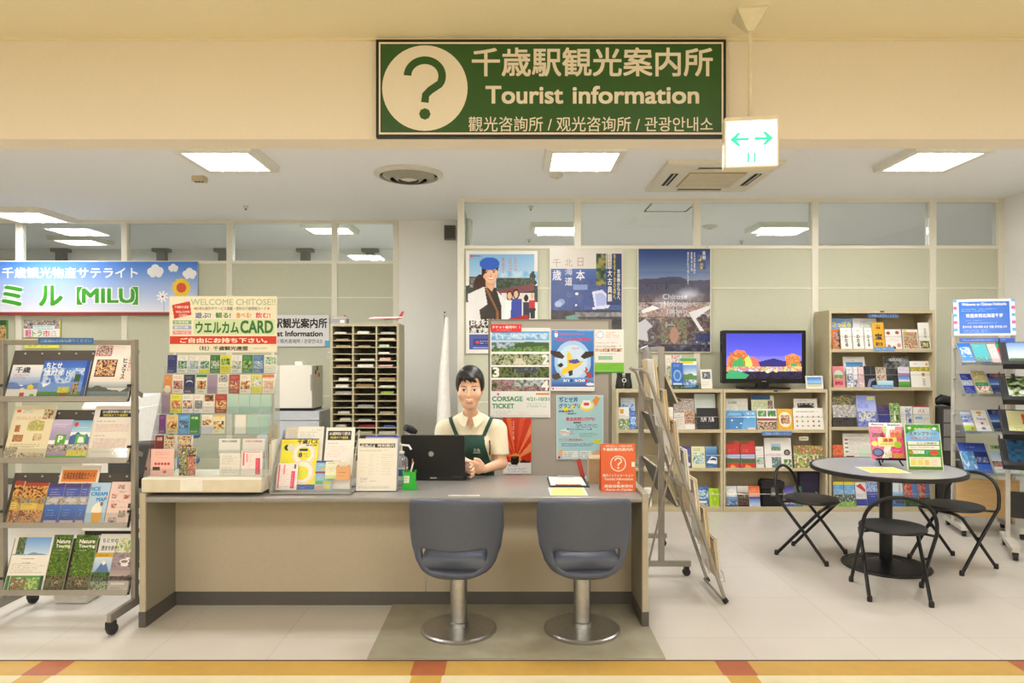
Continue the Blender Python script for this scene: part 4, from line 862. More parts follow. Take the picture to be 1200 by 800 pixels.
# ================================================================== LEFT BROCHURE STAND
m_al = M('warm_grey_aluminium', '9a958c', .4, .35); m_peg = M('dark_brown_peg_panel', '4b443b', .6)
acr = Mglass('clear_acrylic', 'f8fafa', .01, .08, .015)
LD = 3.86
lx0, lx1 = sx(4, LD), sx(158, LD); LX = (lx0 + lx1) / 2; LW = (lx1 - lx0) / 2
t = thing('brochure_stand', 'wheeled metal brochure stand with four tiers left of the counter', 'brochure stand', (LX, LD, 0)); zt = sz(398, LD)
for s_ in (-1, 1):
    b = MB(); b.rbox((s_ * LW - .013, -.02, .12), (s_ * LW + .013, .02, zt), m_al, .004); b.build('post', t)
    b = MB(); b.rbox((s_ * LW - .012, -.25, .075), (s_ * LW + .012, .25, .119), m_al, .004); b.build('foot_bar', t)
    for q in (-1, 1):
        yc = q * .23
        b = MB(); b.lathe([(.001, -.014), (.028, -.014), (.031, -.008), (.031, .008), (.028, .014), (.001, .014)], m_blkp, 20, mat4=Matrix.Translation((s_ * LW, yc + .01, .0315)) @ Matrix.Rotation(PI / 2, 4, 'Y') @ Matrix.Rotation(.3, 4, 'X')); b.box((s_ * LW - .02, yc - .02, .035), (s_ * LW + .02, yc + .02, .0749), m_blkp); b.build('castor', t, smooth=35)
b = MB(); b.rbox((-LW + .0131, -.012, zt - .03), (LW - .0131, .012, zt), m_al, .004, axis='x'); b.build('top_bar', t)
LB = [468, 540, 616, 695]; LY = -.05      # where the trays' lips are
for py in LB:
    z = sz(py, LD + LY); q = Matrix.Translation((0, LY, z)) @ Matrix.Rotation(-R(20), 4, 'X')
    b = MB(); b.box((-LW + .014, .02, -.002), (LW - .014, .024, .30), m_peg, mat4=q)
    b.build('tray_back', t)
    b = MB()
    for k in range(7): b.lathe([(.006, 0), (.006, .003), (.001, .004)], m_wire, 8, mat4=q @ Matrix.Translation((-LW + .08 + k * (2 * LW - .16) / 6, .0195, .28)) @ Matrix.Rotation(PI / 2, 4, 'X'))
    b.build('pegs', t)['kind'] = 'stuff'
    b = MB(); b.box((-LW + .014, -.004, -.008), (LW - .014, .0239, -.0021), m_al, mat4=q); b.build('tray_floor', t)
    b = MB(); b.box((-LW + .014, -.0065, -.012), (LW - .014, -.0041, .018), m_al, mat4=q); b.build('tray_lip', t)
    b = MB(); b.box((-LW + .02, -.0125, .019), (LW - .02, -.0105, .07), acr, mat4=q); b.build('clear_guard', t)
    for k in (-.36, .36):
        b = MB(); b.box((k - .012, -.015, .07), (k + .012, -.0126, .085), m_blkp, mat4=q); b.build('guard_clip', t)
    for s_ in (-1, 1):
        b = MB(); x0, x1 = sorted((s_ * (LW - .0139), s_ * (LW - .004))); b.box((x0, .0245, .05), (x1, .13, .075), m_al, mat4=q); b.build('tray_bracket', t)
sheet('shelf_label', 'slanted blue label on the top bar of the left brochure stand', 'label', 65 * LD / FPX, 7 * LD / FPX, 'f 3f74b8|l .05 .3 .95 .8 a8c4e8 1|t .04 .2 .96 .75 a4c4ea ご自由にお持ち帰りください .005', (sx(79.5, LD), LD - .0165, sz(403, LD)), 0, 0, .002, None, (40, 6))
tl = R(20); dl = LD + LY
W_ = 'f ece8e2|'
def LS(name, row, x0, y0, x1, spec, lb, lay=0, yb=None):
    d_ = dl - .002 + .009 * (1 - lay)
    x1 = min(x1, CX + (lx1 - .018) * FPX / d_)
    stand_px(name, lb, 'brochure', x0, y0, x1, (yb or LB[row]) - .5, d_, spec, tl, .0075, None, GLOSSY if name != 'flyer' else PAPER, zb=sz(LB[row], dl) - .0005 + (0 if yb is None else sz(yb, d_) - sz(LB[row], d_)), res=1.5)
BR = []
LS('booklet', 0, 5, 428, 41, 'g 0 0 1 .35 e8e4e4 c8d0e4|g 0 .35 1 .6 b8c8e8 8aa4d8|m .5 .75 6a84c4 .12|r 0 .72 1 1 e8e4e0|t .12 .06 .62 .24 2c3450 千歳 .02|l .12 .28 .6 .42 b04a50 3|e .75 .66 .1 .08 e8d040|e .5 .76 .1 .08 f0e8d8|p c83a3a .44 .82 .6 .82 .58 .95 .46 .95|e .85 .9 .08 .05 70b060', 'white booklet with blue mountains at the left of the stand top tier')
LS('booklet', 0, 41.5, 423, 97, 'g 0 0 1 1 3a62c0 8ab4e8|p e8eef6 0 .5 .3 .25 .6 .2 .85 .3 .5 .4 .1 .7|n 0 .2 .9 .6 4a72c8,6a92d8,d0e0f4,3a62c0 7|g 0 .8 1 1 5a8a50 3a7040|t .06 .05 .4 .2 f0f4f8 ちとせ .02|t .04 .24 .62 .4 f0f4f8 旅ガイド .02|r .42 .68 .66 .84 e0d040|n .42 .68 .66 .84 e0d040,c8b830,f0e870 2|r .72 .36 .84 .55 40603a|r .7 .58 .84 .88 7a5a40|n .7 .58 .84 .88 7a5a40,c8b090,4a3a30 2|r .5 .87 .62 .97 a03028|r .92 0 1 1 2a50a8', 'sky blue travel guide booklet on the top tier of the left stand')
LS('flyer', 0, 100, 404, 150, 'f efe0d8|g 0 .68 1 .8 d8dce0 9aa4ac|m .76 1 4a5450 .1|g 0 .86 1 1 7a8894 5a6870|n .02 .02 .4 .22 efe0d8,7a2a30,e8d0c8,3a2a28 2|r .08 .28 .58 .6 2a2018|n .1 .3 .56 .58 2a2018,c87a3a,e8d8b0,8a3a2a,2a2018 2|v .72 .25 .82 .65 1c2420 ヒメマス .02|v .86 .1 .93 .5 a06a60 支笏湖の味わい|l .5 .97 .9 1 d8dce0 1|r .4 .02 .7 .2 e8d8d0', 'pink cream flyer with food photos on the top tier of the left stand')
LS('flyer', 1, 2, 476, 52, 'f ebdfc0|e .12 .1 .05 .03 e0603a|l .2 .08 .6 .13 4a5ab0 2|r .72 .06 1 .24 b89868|n .72 .06 1 .24 b89868,e0d0a8,6a4a30 2|e .6 .36 .18 .1 d0b870|e .6 .36 .12 .07 e8c040|n .42 .28 .8 .46 c8b878,a0a868,e8d070 3|n .12 .36 .24 .48 8a4a30,c8906a 2|l .1 .2 .9 .26 c06a40 2|n .12 .54 .36 .66 9a5a40,d0a070,7a3a28 2|n .6 .52 .8 .64 c8a070,e8d8b0,8a5a3a 2|l .1 .7 .9 .78 8a7a5a 3|n 0 .76 .3 .98 d8d0b8,8a7a68,f0ead8 2|n .35 .86 .95 1 b09878,e8dcc0,6a4a3a 3', 'cream food flyer with small dish pictures on the second tier of the left stand')
LS('leaflet', 1, 51.5, 492, 75, 'g 0 0 1 .5 c8bce0 a898c8|l .1 .08 .9 .2 f4f0f8 3|r .32 .36 .82 .6 58ac3c|t .45 .4 .7 .56 f4f8f0 P .04|n 0 .6 1 .78 6a5a60,d8d0d0,a08a80,4a4a50 2|g 0 .78 1 .88 c0a8c8 a890b8|r 0 .88 1 1 6ab040|l .1 .9 .9 .97 e8f4d8 1', 'lilac leaflet with a green square letter P on the left stand', 1)
LS('leaflet', 1, 75.5, 493, 99, 'g 0 0 1 .3 70aee0 b8d8f0|l .3 .06 .9 .12 e8a030 1|l .25 .15 .9 .2 f4f4f8 1|e .2 .1 .12 .06 d84030|m .3 .6 3a6aa8 .12|r .32 .36 .8 .6 5cb040|p f0f4ec .42 .5 .47 .42 .68 .42 .73 .5 .73 .56 .42 .56|n 0 .6 1 .75 4a6a90,e0e4e8,c8a060,6a4a40 2|r 0 .74 1 .88 e8d030|n 0 .74 1 .88 e8d030,f0e060,d0b820 2|r 0 .88 1 1 60a840|l .1 .9 .9 .97 e8f4d8 1', 'blue leaflet with a white car on green on the left stand', 1)
LS('flyer', 1, 99, 476, 152, 'f ece4dc|r .14 .07 .9 .21 1a1a20|t .19 .085 .87 .14 f2eeea 2012夏季時刻バス運行表 .015|t .22 .155 .8 .195 e8d840 時刻表ダイヤ運賃表 .015|l .1 .27 .6 .3 707080 1|n .1 .34 .88 .48 ece4dc,e4d0cc,ece4dc,d0c4c4 2|l .12 .34 .86 .48 e0b8b4 5|l .1 .54 .5 .56 707080 1|n .1 .6 .88 .78 ece4dc,e4d4d0,d8ccc8 2|l .12 .6 .86 .78 e0b8b4 6|l .1 .84 .8 .86 9090a0 1', 'white bus timetable flyer with a black heading on the second tier of the left stand')
LS('flyer', 2, 57, 546, 104, 'f e8e0d0|r .06 .08 .94 .28 e8822c|t .1 .11 .9 .24 4a2818 北海道食産業総合ガイド .015|r .06 .3 .94 .6 4a2a1c|n .06 .3 .94 .6 4a2a1c,c87a40,8ab050,e8c8a0,a03a2c 3', 'flyer with an orange heading standing behind the purple leaflets of the left stand', 0)
gold = 'f c8a858|n 0 0 1 .4 8a3a28,c88a48,e8c070,a05a34,3a2a20 3|r 0 0 1 .08 b04038|l .1 .1 .9 .14 d8c8a0 1|n 0 .35 1 .5 4a6aa0,c8a858,8a5a3c 3|r .05 .48 .7 .62 d8c068|l .1 .5 .65 .6 7a5a28 2|n 0 .65 1 1 a05a40,e0b088,c88a5a,6a3a2c,f0d8b8 4'
LS('booklet', 2, 6, 564, 17, gold, 'gold hot spring booklet at the far left of the third tier of the left stand', 1)
LS('booklet', 2, 18, 566, 46, gold, 'gold hot spring booklet beside the purple leaflets on the third tier of the left stand', 1)
pur = 'f 4a5ab0|r 0 0 1 .1 483a78|l .15 .12 .9 .3 d8d4f0 3|r 0 .32 1 .5 a09a98|n 0 .32 1 .5 a09a98,c8c4c0,7a7478 3|e .5 .4 .3 .05 c8c8cc|g 0 .52 1 .86 4a78c8 3a5ab0|l .2 .6 .8 .8 a8c4e8 3|r .1 .88 .9 .96 c8b8c0|r 0 .97 1 1 3a3a78'
for x0, x1, lb in ((47.5, 66, 'purple and blue tour leaflet, first of three beside the gold booklets on the left stand'), (66.5, 86, 'purple and blue tour leaflet, middle one of three on the left stand'), (86.5, 96.5, 'narrow purple and blue tour leaflet beside the ice cream map on the left stand')): LS('leaflet', 2, x0, 567, x1, pur, lb, 1)
LS('leaflet', 2, 97.5, 566, 120.5, 'f aecdea|t .08 .1 .52 .19 2a86cc ICE .04|t .08 .22 .92 .31 2a86cc CREAM .04|t .4 .35 .92 .44 2a86cc MAP .04|e .86 .34 .06 .04 e8a04a|e .5 .64 .26 .13 f4ead8|e .5 .6 .18 .12 f8f0e4|e .55 .54 .1 .08 f4ead8|p e8a838 .3 .7 .85 .7 .78 1 .36 1|e .72 .5 .08 .05 8a5a3a|r 0 .1 .06 .16 70b8e8', 'pale blue ice cream map leaflet with a cone on the left stand', 1)
LS('flyer', 2, 121.5, 565, 150, 'f ecd0cc|n .3 .07 .6 .17 3a2018,e8d8d0,8a4a30 2|n .1 .28 .35 .38 c83a30,f0e0d8,8a3a2c 2|n .62 .3 .9 .4 e8e0d0,c89a80,a04a40 2|n .15 .5 .4 .6 a05a40,e8d0b8 2|r .55 .66 .85 .82 3a3030|n .55 .66 .85 .82 3a3030,d8d0c8,6a4a40 2|n .15 .82 .5 .96 5a3a30,e8d8d0,3a2a28 2|l .4 .2 .9 .26 c06a70 2|l .1 .42 .8 .48 c06a70 2|l .45 .55 .9 .62 c06a70 2|r .9 .5 1 .6 2a2a2a', 'pink sweets flyer at the right end of the third tier of the left stand', 1)
LS('flyer', 3, 3, 626, 49, 'f ece6dc|g .08 .06 .96 .36 6a9cd8 c8dcf0|n .08 .06 .3 .36 3a4a28,5a6a3a,8aa0b8 3|m .32 .37 7a94a8 .05|l .3 .42 .7 .45 404040 1|l .08 .5 .92 .68 a0a0a0 6|l .3 .48 .6 .52 303030 1|r 0 .74 1 1 ece6dc|r .02 .72 .1 .98 3a7a40|r .12 .72 .9 .97 4a8a4a|n .14 .75 .5 .95 d8e0c0,5a8a48,c03a38,88b070 3|n .52 .75 .86 .95 e0e890,90b860,4a8a5a 3|r .88 .72 .96 .97 1a4a30', 'white flyer with blue sky photo at the lower left of the left stand')
nat = 'f 4a6a28|n 0 0 1 .8 2c4418,5a8030,3a5820,8aa848,1c2c10 3|t .18 .08 .9 .15 f4f4e8 Nature .025|t .18 .17 .95 .24 f4f4e8 Touring .025|l .2 .26 .8 .28 d8e0c0 1|l .2 .6 .3 .85 d8e0c0 3|n 0 .7 1 .92 3a5020,5a5030,8a8468,2c3820 4|n .35 .78 .7 .86 a03a28,e0c8b0,2a2a20,4a5030 2|n 0 .9 1 1 4a4030,6a6048,383020 3|l .1 .93 .9 .98 f0ece0 1'
for x0, x1, lb in ((49.5, 72, 'green forest nature touring leaflet, left one of the pair on the left stand'), (76, 102, 'green forest nature touring leaflet, right one of the pair on the left stand')): LS('leaflet', 3, x0, 627, x1, nat, lb, 1)
LS('flyer', 3, 105, 626, 152, 'f e8e4dc|n .02 .3 1 .36 8aa860,d8dcc8 2|n .3 .08 1 .4 c8d0a8,8aa860,d8c8a0,e8e8d8,70a050 4|r 0 0 1 .06 f0ece4|r 0 .06 .45 .34 e4e4dc|t .08 .08 .5 .15 384038 ちとせの .02|t .08 .2 .5 .29 383838 旅まち歩き .02', 'pale map flyer standing behind the mountain leaflet on the lowest tier of the left stand', 0)
LS('leaflet', 3, 103, 648, 124, 'f e8e4d8|r 0 0 1 .12 d0a830|l .1 .02 .9 .1 3a2a18 1|g 0 .12 1 .5 d8e4f0 98b8dc|p 5a7ab0 .1 .5 .5 .2 .62 .2 .95 .5|p f0f0f4 .42 .26 .5 .2 .62 .2 .68 .27 .56 .32|n 0 .48 1 .6 3a5a2c,5a7a40,24381c 3|r 0 .6 1 .72 3a4a3a|l .1 .62 .9 .7 d8d8d0 2|n 0 .72 1 1 8a9a68,c8ccb8,4a5a38,e0e0d4 3', 'leaflet with a blue mountain under a yellow band on the left stand', 1)
LS('leaflet', 3, 124.5, 648, 149, 'f 9a8c90|n 0 0 1 .4 8a7a84,a898a0,78687a 6|e .6 .22 .25 .06 f0eae8|e .65 .3 .2 .04 f0eae8|e .75 .14 .1 .03 f0eae8|e .6 .22 .18 .035 8a7a84|g 0 .45 1 1 a89898 d8ccc4|m .55 .62 6a5a60 .06|n 0 .58 1 .7 4a4044,7a6c6c 4|r .1 .74 .8 .8 e8e0dc|l .15 .85 .8 .95 7a6a6a 2', 'dusky mauve leaflet with white swirls at the right end of the lowest tier', 1)
# wastebasket under the stand, behind it
t = thing('wastebasket', 'white wastebasket on the floor behind the left brochure stand', 'wastebasket', (sx(86, 4.12), 4.2, 0))
b = MB(); b.prism([(-.1, 0), (.1, 0), (.125, .24), (-.125, .24)], -.11, .11, m_wp, axis='y'); b.build('bin', t, bevel=.012)
b = MB(); b.box((-.115, -.1, .2395), (.115, .1, .2425), m_fdark); b.build('opening', t)

# ================================================================== ON THE COUNTER
# recipes for small printed covers: title lines, a picture, a foot
def cov(bg, tc='404040', pal=None, p0=.32, p1=.76, t0=.08, t1=.24, n=2, foot=None, extra=''):
    s = 'f %s|l .12 %g .9 %g %s %d' % (bg, t0, t1, tc, n)
    if pal: s += '|n .08 %g .92 %g %s 3' % (p0, p1, pal)
    if foot: s += '|r 0 %g 1 1 %s' % (p1 + .04, foot)
    else: s += '|l .12 %g .85 .95 %s 3' % (p1 + .06, tc)
    return s + ('|' + extra if extra else '')
FOOD = '5a2a1a,c88a4a,e8d0a0,8a3a28'; GREEN = '2c4a20,6a9a3c,b8cc80,3a6a30'; LAND = '5a8ac8,c8dcec,5a8a4a,3a5a30'; DARK = '201c20,4a3a30,8a7a60'; GREY = '5a5a60,a0a0a4,d8d8d8,7a7a80'; SKY = '3a78c8,8ab8e8,e8f0f8'
# ---- the stepped acrylic leaflet rack with its board
RX0, RX1, RZ = -2.035, -1.378, CT + .0215
t = thing('leaflet_rack', 'stepped clear leaflet rack under a green and red card board on the counter', 'leaflet rack', ((RX0 + RX1) / 2, 3.75, RZ)); rw = (RX1 - RX0) / 2; rx = (RX0 + RX1) / 2
m_bbox = M('cream_rack_base', 'd9d0bd', .4)
b = MB(); b.rbox((-rw, 0, 0), (rw, .32, .078), m_bbox, .008, axis='x'); b.build('base_box', t)
b = MB(); b.box((-rw * .35, -.002, .01), (rw * .02, -.0002, .07), m_wp); b.build('blank_label', t)
RB = [(437, 4.01), (461, 3.98), (484, 3.95), (508, 3.92), (535, 3.88), (557, 3.83)]
rzz = [sz(py, dd) for py, dd in RB]
for i, (py, dd) in enumerate(RB):
    z = rzz[i] - RZ; y = dd - 3.75; q = Matrix.Translation((0, y, z)); ws = rw - .004
    hb = (.10, .105, .105, .105, .11, .13)[i]
    b = MB(); b.box((-ws, .014, -.003), (ws, .0165, hb), acr, mat4=q); b.build('tier_back', t)
    b = MB(); b.box((-ws, -.012, -.006), (ws, .014, -.0031), acr, mat4=q); b.build('tier_floor', t)
    b = MB(); b.box((-ws, -.0145, -.006), (ws, -.0121, .04), acr, mat4=q); b.build('tier_front', t)
for s_ in (-1, 1):
    b = MB(); x0, x1 = sorted((s_ * rw, s_ * (rw - .003)))
    b.prism([(.01, .079), (.3, .079), (.3, rzz[0] - RZ + .06), (.25, rzz[0] - RZ - .01)], x0, x1, acr, axis='x'); b.build('side_plate', t)
b = MB(); b.box((-rw * .9, .29, .079), (-rw * .86, .302, 1.0), m_wp); b.box((rw * .86, .29, .079), (rw * .9, .302, 1.0), m_wp); b.build('uprights', t)
d = 4.04; w = 126 * d / FPX; z0 = sz(413, d) - RZ; h = 66 * d / FPX
spec = ('f e9e4c8|r .006 .01 .994 .99 f4efdc|t .2 .05 .985 .16 b8c8a0 WELCOME_CHITOSE!! .012|t .25 .19 .9 .25 8a8070 お得な割引やサービス満載・便利な千歳情報カード .008|e .24 .22 .012 .02 d8a030|e .92 .22 .012 .02 d8a030|p d8362c .025 .16 .19 .09 .205 .33 .045 .4|'
  't .24 .29 .385 .39 3f6aa8 遊ぶ! .02|t .43 .29 .57 .39 3a8a4a 観る! .02|t .62 .29 .76 .39 e0a030 食べる! .02|t .8 .29 .94 .39 e05a6a 飲む! .02|r .03 .43 .205 .5 8ab890|r .03 .52 .205 .59 9ab0d8|r .03 .61 .205 .68 e89aa0|t .05 .44 .18 .49 f0f4e8 お得情報 .01|t .05 .53 .18 .58 f0f4f8 割引券 .01|t .05 .62 .18 .67 f8ece8 サービス .01|r .225 .41 .985 .675 d8e8c0|'
  't .245 .45 .645 .66 2f7a38 ウエルカム .03|t .66 .43 .965 .66 2f7a38 CARD .03|r .006 .71 .994 .85 d83a24|t .1 .74 .91 .83 fbeee0 ご自由にお持ち下さい。 .03|t .28 .885 .73 .965 2a2a28 （社）千歳観光連盟 .02|l .78 .9 .93 .94 6a6a60 1|t .05 .17 .18 .22 fbe8e0 千歳観光連盟 .01|t .06 .26 .19 .3 fbe8e0 WELCOME .015|t .09 .32 .17 .36 fbe8e0 CARD .015')
o = sheet('header_board', 'green and red lettered board', '', w, h, spec, (sx(262, d) - rx, d - 3.75 - .006, z0), 0, 0, .004, None, (190, 100), PAPER, parent=t)
m_mint = M('mint_card', 'a8c8bf', .5); m_mauve = M('mauve_card', '8a7890', .5)
LN = {}
def R_(row, x0, y0, x1, spec, look, lay=0, y1=None):
    py, dd = RB[row]; k = LN.get(row, 0) + 1; LN[row] = k
    x1 = min(x1, CX + (RX1 - .006) * FPX / dd); x0 = max(x0, CX + (RX0 + .005) * FPX / dd)
    stand_px('leaflet', '%s in the %s row of counter leaflet rack' % (look, ('top', 'second', 'third', 'fourth', 'fifth', 'front')[row]), 'leaflet', x0, y0, x1, (y1 or py) - .3, dd - .003 + .005 * (1 - lay), spec, R(4), .004, None, PAPER, zb=rzz[row] - .0005, res=2.0)
for i, (x0, x1, sp, lk) in enumerate([(196, 207, cov('343a78', 'c8ccec'), 'plain navy leaflet'), (207.5, 220, cov('e8e6e0', '40404a', LAND), 'white leaflet with green landscape'), (221, 233, cov('e6e2dc', '506080', '7a9ac0,c8d4dc,6a8a50'), 'white leaflet with a pale lake'),
   (233.5, 245.5, cov('eae8dc', '8a8a40', LAND, foot='e0dc3a'), 'white leaflet with a yellow foot'), (246, 257.5, cov('2f6a3a', 'c8e0c0', '285a34,e8e8e0,2f6a3a'), 'dark green leaflet, left of the yellow one'), (258, 270, cov('e0d838', '40501c', GREEN, .2, .55), 'yellow and green leaflet'),
   (270.5, 283, cov('e6e4e0', '404048', '4a5a40,d8dce0,8a9a70'), 'white leaflet with a dark tree photo'), (283.5, 296, cov('2f7a44', 'd8ecd0', GREEN), 'green leaflet, right of the dark tree one'), (296.5, 309, cov('4a78b8', 'e8e060', 'e8e8e8,5a80a8,c0c8c8'), 'blue leaflet with a pale photo'), (309.5, 324, cov('e8e6e0', '2f7a44', '2f8a44,e8e8e0,2f7a44', .12, .5), 'white leaflet with a big green blot')]): R_(0, x0, 416, x1, sp, lk)
for i, (x0, x1, sp, lk) in enumerate([(192, 201, cov('d88a48', 'f0e0c8', None, extra='e .45 .78 .45 .2 f0e4d4'), 'orange leaflet with a white disc'), (202, 214.5, cov('e8e2da', 'c03a30', '2a2020,b8443a,d8c8b8,3a2c28'), 'white and red leaflet with dark food photo'), (215, 228, cov('283058', 'd0d4e8', None, extra='e .5 .42 .3 .12 d8dce8|e .5 .46 .3 .1 283058|e .5 .86 .08 .05 d04050'), 'navy leaflet with a white crest'), (229.5, 242, cov('e8e4da', '2f7a44', FOOD, extra='r 0 0 1 .14 2f7a44'), 'white leaflet with a green top'),
   (243, 254, 'f 9a86a2|g 0 0 1 1 a492ac 907c98', 'empty mauve card'), (255, 267, cov('e6e2d6', '404060', '3a3a58,d8d0c0,6a7a9a', .02, .4), 'cream leaflet with a blue evening photo'), (268, 280.5, cov('a8443c', 'e8c8b8', '3a3a6a,c8744a,d8c8b8'), 'brick red leaflet with a blue shrine photo'), (281, 293.5, cov('e8e4da', 'd06a3a', '5a2c20,d89a5a,f0e4d0'), 'white leaflet with an orange dish'), (294.5, 306.5, cov('e4dc60', '50508a', '7a9ac0,e8e8e0,c8c890', .2, .6), 'yellow leaflet with a grey building'), (307.5, 321, cov('eae4da', 'd8643a', 'e8e0d4,d8b090,c8a0a0', extra='r 0 0 1 .16 e07a4a'), 'white leaflet with an orange top')]): R_(1, x0, 439, x1, sp, lk)
for i, (x0, x1, sp, lk) in enumerate([(189, 199, 'f 8e7c94', 'empty mauve card at the left end'), (199.5, 212, cov('dcd83c', '4a7a30', 'e8e8d8,c8483a,a8c060'), 'yellow leaflet with a red oval'), (213, 226, cov('e8e4dc', '40609a', '3a5a90,e8a060,d8d8d8'), 'white leaflet with a blue and orange photo'), (227, 238, cov('e8e4de', 'c04a3a', 'd8d0c8,5a6a80,b89a8a'), 'white leaflet with a blue cup'), (238.5, 251, cov('e8e2dc', 'a03a30', '241c1c,8a5a3a,c89a6a', .02, .38), 'white leaflet with a dark top photo'), (251.5, 265.5, cov('a83a30', 'e8c0a8', FOOD), 'red leaflet with a dish photo')]
   + [(x, x + 12, 'f a9cac2|g 0 0 1 1 b4d2ca a0c4bc', 'empty mint card, %s of four,' % q) for x, q in ((266.5, 'leftmost'), (279.5, 'second'), (292.5, 'third'), (305.5, 'rightmost'))]): R_(2, x0, 462, x1, sp, lk)
for i, (x0, x1, sp, lk) in enumerate([(182, 194, cov('6f3a7a', 'd8c0e0'), 'purple leaflet'), (195, 208, cov('dcc48a', '7a4a2a', '3a2018,c88a4a,e8d8b0'), 'tan leaflet with an animal photo'), (209, 221.5, cov('5a9ad8', 'e8f0f8', '5a9ad8,28384a,8ab8e0', .3, .7), 'sky blue leaflet with a dark silhouette'), (222, 234, cov('2f8038', 'e0f0d8', None, extra='t .15 .1 .8 .24 e8f4e0 千歳'), 'plain green leaflet'), (236, 248.5, cov('e6e4de', 'b03a4a', '5a3a28,c8a060,e8e0d0', .25, .55, foot='c8c8d8'), 'white leaflet with brown bowl photo'), (249, 263, cov('e8e0c0', 'b89a30', '4a3424,d8b070,f0e8d8', extra='r 0 0 1 .1 e0c050'), 'cream leaflet with a yellow top'),
   (275, 288, 'f e8e6e2', 'blank white card'), (289.5, 302, 'f aacac2', 'empty mint card beside the white one'), (303, 316, 'f a6c8c0', 'empty mint card at the right end')]): R_(3, x0, 486, x1, sp, lk)
for i, (x0, x1, sp, lk) in enumerate([(180, 191.5, cov('7a2c2c', 'e0c0b8', None, extra='t .2 .08 .8 .26 e8d0c8 会館'), 'maroon leaflet'), (192, 205, cov('d8d0c4', '7a5a98', '3a2a28,c89850,e8e0c8,6a5a8a', .02, .7), 'festival night leaflet, left one'), (206, 225.5, cov('d8d0c4', '7a5a98', '3a2a28,c89850,e8e0c8,6a5a8a', .02, .7), 'wider festival night leaflet')]): R_(4, x0, 510, x1, sp, lk)
R_(4, 256, 514, 281, 'f eae8e4|t .15 .08 .85 .2 3a4a80 航空バス時刻表 .015', 'white timetable board with a navy heading', 0)
R_(4, 284, 514, 310, 'f eae8e4|t .12 .08 .88 .2 d04050 中央バス時刻表 .015', 'white timetable board with a red heading', 0)
for i, (x0, y0, x1, sp, lk) in enumerate([(176, 526, 203, 'f f0c0b8|l .2 .1 .9 .25 b86a70 3|l .3 .32 .8 .36 b86a70 1|e .22 .56 .06 .05 c83a34|e .36 .56 .06 .05 c83a34|e .5 .56 .06 .05 c83a34|e .64 .56 .06 .05 c83a34|e .78 .56 .06 .05 c83a34|r .1 .68 .4 .8 3a2020|e .62 .86 .08 .06 d8483c', 'pink flyer with a row of red hearts'), (209.5, 525, 229, 'f 2a2420|n 0 .2 .45 1 2a2420,d8c8a8,6a7a40,2a2420 2|n .5 .3 1 1 2a2420,e0a080,a84a3a,d8d0c0 2|r .5 0 1 .22 e8d840|n 0 0 1 .25 e8e4d8,2a2420,e8d840 3', 'narrow dark collage leaflet with a yellow corner'), (257, 531, 281, 'f e6e2dc|l .12 .1 .9 .5 909090 7|l .12 .6 .9 .9 a8a4a0 5', 'white text sheet'), (282, 528, 307, 'f eee4e2|r .68 .3 .9 .95 e0486a|l .72 .35 .86 .9 f0d0d8 8|r .08 .08 .16 .6 e0607a|r .24 .12 .3 .45 e0809a|l .3 .15 .6 .9 d8a0b0 10|r .06 .04 .9 .07 e08098', 'white and pink text sheet')]): R_(5, x0, y0, x1, sp, lk, 1)

# ---- the second holder: steel frame with newspapers and flyers
HD = 3.86
t = thing('flyer_holder', 'low steel flyer holder beside the stepped rack on the counter', 'flyer holder', (sx(367.4, HD), HD, CT + .001)); hw_ = 46.2 * HD / FPX
b = MB(); b.tube([(-hw_, -.06, .006), (hw_, -.06, .006)], .006, m_al, 8); b.tube([(-hw_, .16, .006), (hw_, .16, .006)], .006, m_al, 8); b.build('base_rails', t)
for s_ in (-1, 1):
    b = MB(); b.tube([(s_ * hw_, -.06, .006), (s_ * hw_, .16, .006), (s_ * hw_, .17, .33), (s_ * hw_, -.055, .06), (s_ * hw_, -.06, .006)], .0055, m_al, 8); b.build('side_frame', t)
b = MB(); b.box((-hw_ + .006, -.066, .012), (hw_ - .006, -.063, .05), acr); b.build('front_guard', t)
q = Matrix.Translation((0, -.0, .008)) @ Matrix.Rotation(-R(24), 4, 'X'); b = MB(); b.box((-hw_ + .006, .05, .03), (hw_ - .006, .053, .34), acr, mat4=q); b.build('back_plate', t)
def HF(name, x0, y0, x1, y1, spec, lb, dy=0.0, lean=17):
    stand_px(name, lb, 'flyer', x0, y0, x1, y1, HD + dy, spec, R(lean), .004, None, PAPER, zb=None if y1 < 571 else CT + .0145, res=1.7)
HF('flyer', 329, 500, 346, 574, 'f d8d0c0|l .2 .05 .9 .25 a09a90 6', 'cream sheet at the back left of the flyer holder', .036)
HF('flyer', 343, 500, 374, 574, 'f e8e4dc|l .1 .08 .8 .2 808080 4|l .5 .04 .9 .06 606060 1', 'plain white sheet behind the yellow flyer in the holder', .028)
HF('flyer', 377, 501, 411.5, 574, 'f ebe7e2|r .07 .06 .88 .21 1c1c22|t .12 .075 .84 .13 f0ece8 2012夏季時刻バス運行表 .015|t .16 .145 .78 .19 e0d050 時刻表ダイヤ運賃表 .015|l .1 .25 .5 .28 6a6a78 1|l .08 .3 .85 .5 e0a8a4 6|l .1 .54 .6 .56 6a6a78 1|l .1 .58 .85 .7 c8a8a8 4', 'white bus timetable flyer with black heading in the counter flyer holder', .028)
